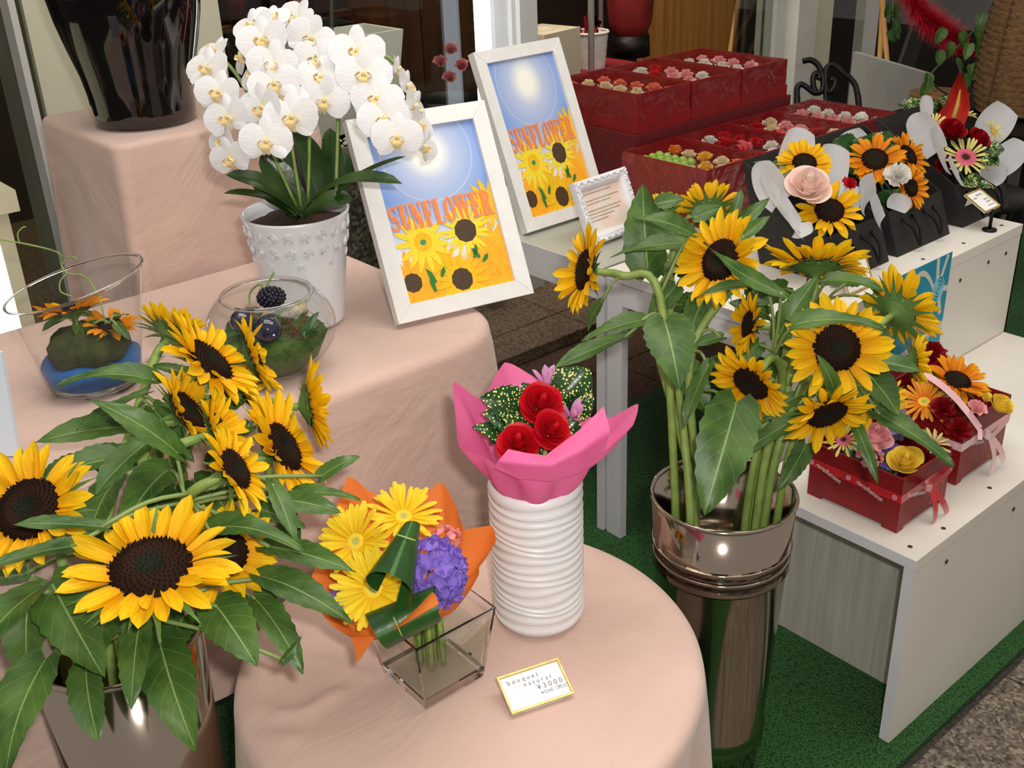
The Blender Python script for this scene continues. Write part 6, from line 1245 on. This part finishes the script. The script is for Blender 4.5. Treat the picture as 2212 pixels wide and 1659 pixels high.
for px, py, d_, R, lab in ((2035, 905, 1.95, .024, 'dark red carnation under the pink ribbon handle'), (2100, 885, 1.97, .026, 'dark red carnation below the orange sunflower'), (2070, 915, 1.93, .024, 'dark red carnation at the corner of the pink-ribboned box'), (2065, 880, 1.98, .024, 'dark red carnation in the middle of the pink-ribboned box')): bloom(px, py, d_, R, (0, .75, .65), DRED, lab)
bloom(2105, 905, 1.93, .020, (.1, .7, .7), BL_['pink'], 'pink carnation beside the ribbon handle'); rose(D(2150, 872, 1.99), camdir((.3, .6, .7)), .046, YR, 'yellow rose at the end of the pink-ribboned box', openf=.6, npet=18); rose(D(2120, 850, 2.02), camdir((.2, .7, .6)), .038, YR, 'small yellow rose beside the orange sunflower', openf=.6, npet=16)

# let the small blooms and papers come to rest clear of one another
def near(names): return [o for o in COL.objects if o.parent is None and o.name in names]
def of(kind): return [o for o in COL.objects if o.parent is None and o.name.split('.')[0] == kind]
bags = of('flower_bag'); bagf = [o for o in COL.objects if o.parent is None and (o.name.split('.')[0] in ('sunflower', 'rose', 'carnation', 'gerbera', 'anthurium', 'flower_bud')) and o.location.dot(EYV) > 1.1 and o.location.dot(EXV) > 1.7]
done = list(bags)
for o in bagf: settle(o, done, .06, .008); done.append(o)
for o in of('tissue_paper') + [q for q in of('laurel_foliage') + of('leaf_sprig') if q.location.dot(EXV) > 1.7 and q.location.dot(EYV) > 1.1]: settle(o, done, .07, .014); done.append(o)
boxf = [o for o in COL.objects if o.parent is None and (o.name.split('.')[0] in ('sunflower', 'rose', 'carnation', 'gerbera', 'delphinium', 'lisianthus', 'hydrangea')) and o.location.dot(EYV) < 1.05 and o.location.dot(EXV) > 1.45]
done = of('flower_box') + of('ribbon_handle')
for o in boxf: settle(o, done, .045, .014); done.append(o)

# ------------------------------------------------------------------ things left of the tables
p0 = G(44, 416, .9) + EYV * .03; sh = thing('side_shelf', 'cream shelf table at the left of the raised plinth', 'table', V((p0.x, p0.y, 0)), RZ)
SHM = mat('cream_laminate', (226, 222, 190), (216, 212, 180), 4, .5)
ob('top', bb(-.7, 0, .855, 0, .33, .9), SHM, sh, False)
for x in (-.68, -.05): ob('leg', bb(x, .02, .03, x + .03, .05, .855), SHM, sh, False); ob('leg', bb(x, .28, .03, x + .03, .31, .855), SHM, sh, False)
b_ = G(40, 985, ZT2 + .002); a_ = D(2, 762, 1.47); lf_ = -cr.copy(); lf_.z = 0; lf_.normalize(); n_ = lf_.cross(a_ - b_).normalized()
pk = thing('white_board', 'plain white board standing on the middle cloth beside the glass planter', 'board', b_); vs = [b_, b_ + lf_ * .2, a_ + lf_ * .2, a_]; vs += [v + n_ * .008 for v in vs]
ob('panel', B().add(vs, [(0, 1, 2, 3), (7, 6, 5, 4), (0, 4, 5, 1), (1, 5, 6, 2), (2, 6, 7, 3), (3, 7, 4, 0)]), mat('bluish_white_board', (214, 226, 236), rough=.5), pk, False, b_)

# ------------------------------------------------------------------ behind the tables: planter, plant, shop interior
e0 = 2.56; xa, xb = ez(640, 280, e0)[0], ez(806, 300, e0)[0]
pd = thing('stone_pedestal', 'dark speckled terrazzo pedestal topped with pale pebbles', 'pedestal', W(xa, e0 + .02, 0), RZ); zt = ez(760, 318, e0)[1]
ob('block', bb(0, 0, .03, xb - xa, .27, zt), TERR, pd, False); ob('rim', bb(-.01, -.01, zt - .03, xb - xa + .01, .28, zt), mat('grey_stone_rim', (120, 116, 100), (100, 96, 82), 30, .8), pd, False)
PEB = B().ball((0, 0, 0), 1, 6, 5, (1, .8, .6)).mesh('pebble', mat('pale_pebble', (196, 190, 172), (150, 144, 128), 30, .7)); rnd = random.Random(8)
for k in range(46): link('pebble', PEB, pd, T3((rnd.uniform(.0, xb - xa), rnd.uniform(.0, .09), zt + .002)) @ Matrix.Rotation(rnd.uniform(0, 6), 4, 'Z') @ Matrix.Scale(rnd.uniform(.006, .011), 4))
xa2, xb2 = ez(662, 150, e0 + .1)[0], ez(878, 150, e0 + .1)[0]; zb, zt2 = zt, ez(870, 66, e0 + .1)[1]
gp2 = thing('square_planter', 'large square grey planter on the terrazzo pedestal', 'planter', W(xa2, e0 + .1, zt + .004), RZ); hw = xb2 - xa2; hh = zt2 - zt
ob('shell', ringsurf([[V(p) for p in ((k, k, z), (hw - k, k, z), (hw - k, .20 - k, z), (k, .20 - k, z))] for k, z in ((.03, 0), (0, hh), (.012, hh), (.03, hh * .6))], True, True), GREYP, gp2, False)
tr = thing('potted_sapling', 'thin bare trunk growing out of the grey planter', 'plant', gp2.location + V((0, 0, hh * .6)))
ob('trunk', B().tube(bez([tuple(EXV * .07 + EYV * .13), tuple(EXV * .075 + EYV * .13 + V((0, 0, .2))), tuple(EXV * .06 + EYV * .1 + V((0, 0, .5)))], 8), .014, 8), mat('pale_bark', (120, 108, 80), (96, 84, 60), 30, .8, .5, 60), tr); ob('branch', B().tube(bez([tuple(EXV * .17 + EYV * .13), tuple(EXV * .175 + EYV * .13 + V((0, 0, .14))), tuple(EXV * .2 + EYV * .13 + V((0, 0, .3)))], 8), .006, 6), mat('dark_twig', (52, 60, 34)), tr)
for k, (px, py) in enumerate(((706, 46), (690, 50), (718, 52))): P = onEY(px, py + 10, e0 + .14); tag(ob('flower_pot', B().lathe([(0, 0), (.018, 0), (.021, .004), (.024, .06), (.021, .06), (.019, .01)], 20), CER, None, True), 'small white pot tucked inside the grey planter', 'pot', 'small pots in the grey planter').location = gp2.location + EXV * (.06 + .055 * k) + EYV * .068 + V((0, 0, hh * .6 + .001))
cb = thing('wooden_cabinet', 'brown wooden cabinet standing behind the shop window', 'cabinet', W(ez(838, 0, 3.3)[0], 3.3, .03), RZ); cwid = min(ez(1075, 0, 3.3)[0], ez(1120, 150, 3.1)[0] - .01) - ez(838, 0, 3.3)[0]
ob('body', bb(0, .02, 0, cwid, .5, 1.6), WOODD, cb, False)
for k in range(3): ob('door', bb(k * cwid / 3 + .003, 0, .02, (k + 1) * cwid / 3 - .003, .02, 1.58), WOODD, cb, False)
rc = thing('red_shelf', 'dark shelf of red goods behind the orchid', 'shelf', W(ez(470, 0, 3.5)[0], 3.5, .03), RZ); rw = ez(838, 0, 3.3)[0] - .02 - ez(470, 0, 3.5)[0]
ob('frame', bb(0, .05, 0, rw, .35, 1.5), mat('very_dark_brown', (40, 22, 18)), rc, False)
for z in (.5, .72, .94): ob('board', bb(0, 0, z, rw, .05, z + .02), WOODD, rc, False)
rnd = random.Random(6)
for k in range(9): P = W(ez(480, 0, 3.5)[0] + k * rw / 9.5, 3.51, .031 + (.96 if k % 2 else .74)); tag(ob('gift_bottle', B().lathe([(0, 0), (.03, 0), (.03, .10), (.012, .13), (.012, .17), (0, .17)], 14), mat('deep_red_glass', (120, 10, 16), (80, 8, 12), 4, .3) if k % 3 else IRON, None), 'dim bottle standing on the dark shelf behind the orchid', 'bottle', 'bottles on the dark shelf').location = P
P = onEY(968, 210, 3.1); bp = thing('black_pot', 'round black pot with dusky pink flowers behind the window', 'pot', V((P.x, P.y, .03))); zz = P.z - .03
ob('pot', B().lathe([(0, zz - .2), (.10, zz - .2), (.13, zz - .1), (.12, zz), (.11, zz), (.10, zz - .05)], 28), IRON, bp); ob('stand', B().lathe([(0, 0), (.1, 0), (.1, .02), (.02, .03), (.02, zz - .2)], 16), IRON, bp)
DPK = carnation_mesh(thin('dusky_pink_petal', (200, 130, 124), .2, .6, (170, 96, 96), 20), 3, 12, 1.1)
for k, (px, py) in enumerate(((952, 138), (975, 112), (998, 146), (972, 172))): bloom(px, py, 3.45, .026, (0, .4, .9), DPK, 'dusky pink bloom in the black pot behind the window', 'silk_flower', 'dusky pink blooms')
# inside the doorway
tabz = ez(1285, 158, 3.15)[1]
rt2 = thing('red_counter', 'red cloth-covered counter inside the doorway', 'counter', W(ez(1120, 150, 3.1)[0], 3.1, .03), RZ); rw2 = ez(1400, 150, 3.1)[0] - ez(1120, 150, 3.1)[0]; ob('body', bb(0, 0, 0, rw2, .34, tabz - .05), REDDARK, rt2, False); ob('cloth', bb(-.005, -.005, tabz - .05, rw2 + .005, .34, tabz - .026), mat('red_cloth', (150, 18, 26), (128, 12, 20), 20, .8), rt2, False)
P = W(ez(1283, 150, 3.2)[0], 3.22, tabz + .004); bk = thing('wicker_basket', 'small white woven basket with red paper on the red counter', 'basket', P); hb_ = ez(1283, 72, 3.2)[1] - tabz; r1 = (ez(1325, 80, 3.2)[0] - ez(1242, 80, 3.2)[0]) * .33
ob('shell', B().lathe([(0, 0), (r1 * .82, 0)] + [(r1 * (.82 + .18 * k / 16), hb_ * k / 16) for k in range(1, 17)] + [(r1 * .94, hb_), (r1 * .8, .02)], 60, fn=lambda r_, z_, a: (r_ * (1 + .018 * sin(a * 16 + (pi if int(z_ / hb_ * 9) % 2 else 0))), z_)), mat('white_wicker', (212, 208, 204), (196, 192, 188), 40, .6), bk)
ob('rim', B().lathe([(r1 + .006 * cos(t), hb_ + .006 * sin(t)) for t in [i * pi / 3 for i in range(7)]], 36), MATS['white_wicker'], bk)
b = B(); rnd = random.Random(2)
for k in range(9): b.grid(lambda u, v: (r1 * .55 * cos(k * .7) * u + .03 * (v - .5), r1 * .55 * sin(k * .7) * u + .03 * v * sin(k), hb_ * .75 + .09 * sin(u * 2 + k) * (1 - .3 * v) + .02 * sin(v * 9 + k)), 5, 4)
tag(ob('crumpled_paper', b, mat('crumpled_red', (176, 16, 34), (150, 10, 24), 30, .5), None, True), 'crumpled red paper inside the white woven basket', 'paper').location = P
P = W(ez(1195, 100, 3.15)[0], 3.2, tabz + .004); tb_ = thing('tissue_box', 'pale box with a round opening beside the woven basket', 'box', P, RZ + .15); hb2 = ez(1195, 62, 3.2)[1] - tabz; ob('body', bb(-.11, -.09, 0, .11, .10, hb2), mat('pale_box_card', (196, 186, 166), (184, 174, 154), 8, .6), tb_, False); ob('opening', B().lathe([(.042, .0), (.040, .003), (.035, .003), (.034, -.0005), (0, -.0002)], 24, (0, 0, hb2 + .0008)), MATS['pale_box_card'], tb_)
for px, l in ((1277, 'thick'), (1298, 'thin')): P = onEY(px, 60, 3.12 if l == 'thick' else 3.42); pl = tag(ob('white_pole', B().tube([(0, 0, 0), (0, 0, 2)], .013 if l == 'thick' else .011, 10), DOORW, None), l + ' white pole standing by the woven basket', 'pole'); pl.location = V((P.x, P.y, tabz + .005))
P = onEY(1362, 60, 3.3); rg = thing('red_bag', 'red fabric bag hanging over a black stand in the doorway', 'bag', V((P.x, P.y, tabz + .004))); dz = P.z - tabz
ob('bag', B().lathe([(0, dz - .05), (.07, dz - .03), (.09, dz + .02), (.10, dz + .15), (.08, dz + .35), (0, dz + .4)], 24, fn=lambda r_, z_, a: (r_ * (1 + .05 * sin(a * 5)), z_)), mat('red_fabric', (128, 14, 18), (104, 8, 12), 12, .8), rg); ob('stand', B().lathe([(0, 0), (.085, 0), (.08, dz - .03), (0, dz - .03)], 20), IRON, rg)
wp = thing('wooden_screen', 'honey-coloured wooden panel inside the doorway', 'panel', W(ez(1386, 120, 3.45)[0], 3.45, .03), RZ); ww = ez(1592, 120, 3.45)[0] - ez(1386, 120, 3.45)[0]
for k in range(2): ob('panel', bb(k * ww * .22 + .002, 0, 0, (ww * .22 if k == 0 else ww) - .002, .03, 1.9), WOODL, wp, False)
for px0, px1, dep, lab, m in ((1602, 1578, 4.3, 'slanting bamboo cane beside the wooden panel', (150, 112, 60)), (1616, 1606, 4.4, 'dark knobbly cane beside the wooden panel', (60, 50, 34))):
    a_, b_ = onEY(px0, -40, 3.02 + .1 * (dep - 4.3)), onEY(px1, 110, 3.02 + .1 * (dep - 4.3)); t_ = (b_ - a_); foot = b_ + t_ * ((b_.z - .03) / -t_.z); tag(ob('cane', B().tube([foot, a_], .012, 8), mat('cane_%d' % px0, m, None, 8, .6), None, True, foot), lab, 'cane')
# right-hand background
zq = .76; a_, b_ = G(1843, 112, zq), G(1999, 158, zq); d_ = (b_ - a_); Lb = d_.length; d_.normalize(); gbp = thing('grey_board', 'plain grey board standing behind the gift boxes', 'board', V((a_.x, a_.y, 0)), atan2(d_.y, d_.x)); ob('panel', bb(0, 0, 0, Lb, .02, zq), mat('grey_board_face', (150, 150, 146), (140, 140, 136), 8, .7), gbp, False)
P = D(1790, 215, 3.7); ic = thing('iron_chair', 'black wrought-iron chair with scrolled back behind the gift boxes', 'chair', V((P.x, P.y, 0)))
def ipath(pts, r_=.010, nm='scroll'): ob(nm, B().tube(bez([D(x, y, 3.7) for x, y in pts], 40), r_, 8), IRON, ic, True, ic.location)
ipath([(1735, 132), (1752, 130), (1768, 142), (1778, 170), (1776, 195), (1764, 200), (1757, 185), (1757, 165), (1764, 158), (1771, 164), (1768, 172)]); ipath([(1853, 210), (1848, 185), (1835, 168), (1822, 160), (1808, 145), (1794, 140), (1784, 152), (1783, 180), (1790, 200), (1800, 192), (1804, 178), (1800, 170), (1794, 176)]); ipath([(1722, 215), (1722, 192), (1730, 182), (1742, 188), (1758, 200), (1770, 200)]); ipath([(1853, 205), (1856, 240), (1858, 300)], .011, 'back_post'); ipath([(1722, 210), (1722, 250), (1724, 300)], .011, 'back_post'); ipath([(1782, 170), (1784, 230), (1786, 290)], .008, 'back_bar')
for x in (1724, 1858): q = D(x, 298, 3.7); ob('leg', B().tube([q, V((q.x, q.y, .002))], .010, 8), IRON, ic, True, ic.location); q2 = q - EYV * .34; ob('leg', B().tube([V((q2.x, q2.y, q.z)), V((q2.x, q2.y, .002))], .010, 8), IRON, ic, True, ic.location)
a_, b_ = D(1724, 298, 3.7), D(1858, 298, 3.7); ob('seat', B().add([a_, b_, V((b_.x, b_.y, a_.z)) - EYV * .34, a_ - EYV * .34] + [p - V((0, 0, .015)) for p in (a_, b_, V((b_.x, b_.y, a_.z)) - EYV * .34, a_ - EYV * .34)], [(0, 1, 2, 3), (7, 6, 5, 4), (0, 4, 5, 1), (1, 5, 6, 2), (2, 6, 7, 3), (3, 7, 4, 0)]), IRON, ic, False, ic.location)
P = D(2216, 238, 3.3); bt = thing('black_table', 'black metal table under the wicker hive basket', 'table', V((P.x, P.y, 0)), RZ); ob('top', bb(-.30, -.16, P.z - .035, .55, .30, P.z - .004), IRON, bt, False)
for x, y in ((-.22, -.14), (.52, -.14), (-.22, .27), (.52, .27)): ob('leg', bb(x, y, 0, x + .025, y + .025, P.z - .035), IRON, bt, False)
wk = thing('wicker_hive', 'tall round basket of coiled brown wicker on the black table', 'basket', P); prof = []; hgt = .40
for k in range(41):
    t = k / 40; prof.append(((.165 - .05 * t ** 1.6 - .02 * (1 - t) ** 4) + (.006 if k % 2 else -.005), hgt * t))
ob('weave', B().lathe([(0, 0)] + prof + [(0, hgt)], 48, fn=lambda r_, z_, a: (r_ * (1 + .012 * sin(a * 14 + z_ * 60)), z_ + .003 * sin(a * 5))), mat('coiled_wicker', (132, 96, 56), (84, 60, 34), 60, .8, .6, 120, stretch=(1, 1, 3)), wk)
for k in range(7): a = k * .9; ob('binding', B().tube([(cos(a) * (.168 - .05 * (z / hgt) ** 1.6), sin(a) * (.168 - .05 * (z / hgt) ** 1.6), z) for z in [hgt * q / 8 for q in range(9)]], .0025, 5), mat('dark_binding', (70, 48, 26)), wk)
tray = thing('wicker_tray', 'shallow brown wicker tray beside the hive basket', 'tray', G(2026, 232, P.z - .003)); ob('rim', B().lathe([(0, 0), (.06, 0), (.082, .03), (.09, .045), (.082, .045), (.058, .01), (0, .01)], 36), MATS['coiled_wicker'], tray)
b = B(); rnd = random.Random(12); pth = bez([D(1955, -30, 3.45), D(1990, 30, 3.45), D(2030, 62, 3.45), D(2062, 88, 3.45)], 40)
for k in range(4200):
    c = pth[rnd.randrange(len(pth))]; d_ = V((rnd.gauss(0, 1), rnd.gauss(0, 1), rnd.gauss(0, 1))).normalized(); l = rnd.uniform(.04, .075); s = d_.cross(V((0, 0, 1))).normalized() * .0016; b.add([c - s, c + s, c + d_ * l], [(0, 1, 2)])
tn = tag(ob('tinsel_garland', b, mat('red_tinsel', (204, 30, 54), (176, 18, 40), 30, .4), None, False, pth[0]), 'fluffy red tinsel garland hanging in the shop', 'garland'); tn['kind'] = 'stuff'
ob('cord', B().tube(pth, .005, 5), IRON, tn, True, pth[0])
iv = thing('ivy', 'small dark ivy leaves trailing beside the hive basket', 'plant', D(2060, 215, 3.45)); rnd = random.Random(21)
for px, py in ((2040, 62), (2052, 92), (2075, 70), (2095, 95), (2110, 60), (2125, 30), (2065, 130), (2098, 140), (2085, 160), (2006, 160), (2012, 178), (2030, 110), (2120, 85)): q = D(px, py, 3.32); leaf(iv, q, q + V((rnd.uniform(-.03, .03), rnd.uniform(-.02, .02), -.045)), .05, camdir((rnd.uniform(-.4, .4), .3, .9)), m=LEAF, nu=8, nv=4)
ob('stem', B().tube(bez([D(2060, 215, 3.45), D(2010, 170, 3.34), D(2050, 120, 3.34), D(2100, 70, 3.34), D(2140, 10, 3.34), D(2150, -30, 3.34)], 30), .003, 5), mat('ivy_stem', (60, 70, 40)), iv, True, iv.location)
for k, (px, py) in enumerate(((2082, 92), (2098, 118), (2072, 116))): bloom(px, py, 3.46, .018, (0, .3, .95), RCAR, 'small red artificial bloom at the end of the tinsel', 'silk_flower', 'red blooms by the tinsel')
iv = thing('ivy', 'dark leafy vine hanging beside the bamboo canes', 'plant', D(1932, 70, 4.3))
for px, py in ((1925, 10), (1938, 22), (1925, 38), (1930, 58), (1922, 66), (1936, 5), (1940, 28)): q = D(px, py, 4.3); leaf(iv, q, q + V((rnd.uniform(-.04, .05), 0, -.05)), .06, camdir((rnd.uniform(-.4, .4), .3, .9)), m=LEAFY, nu=8, nv=4, join=iv.location if py > 60 else None)
ob('stem', B().tube([D(1932, 75, 4.3), D(1928, 30, 4.3), D(1930, -40, 4.3)], .003, 5), MATS.get('ivy_stem') or GSTEM, iv, True, iv.location)
for px0, px1, lab in ((1902, 1916, 'upright bamboo cane beside the white window frame'), (1910, 1900, 'thin bamboo cane crossing beside the window frame')):
    dq = 4.5 if px0 == 1902 else 4.58; a_, b_ = D(px0, -40, dq), D(px1, 130, dq); t_ = b_ - a_; foot = b_ + t_ * ((b_.z - .03) / -t_.z); tag(ob('cane', B().tube([foot, a_], .011, 8), mat('bamboo', (170, 130, 74), (150, 112, 60), 8, .5), None, True, foot), lab, 'cane')
a_, b_ = onEY(2000, -20, 3.15), onEY(1945, 140, 3.15); t_ = b_ - a_; foot = b_ + t_ * ((b_.z - .03) / -t_.z); tag(ob('leaning_panel', B().add([foot, foot + EXV * .16, a_ + EXV * .16, a_] + [p + EYV * .02 for p in (foot, foot + EXV * .16, a_ + EXV * .16, a_)], [(0, 1, 2, 3), (7, 6, 5, 4), (0, 4, 5, 1), (1, 5, 6, 2), (2, 6, 7, 3), (3, 7, 4, 0)]), mat('grey_panel', (140, 134, 126), (126, 120, 112), 6, .6), None, False, foot), 'narrow grey panel leaning behind the tinsel', 'panel')
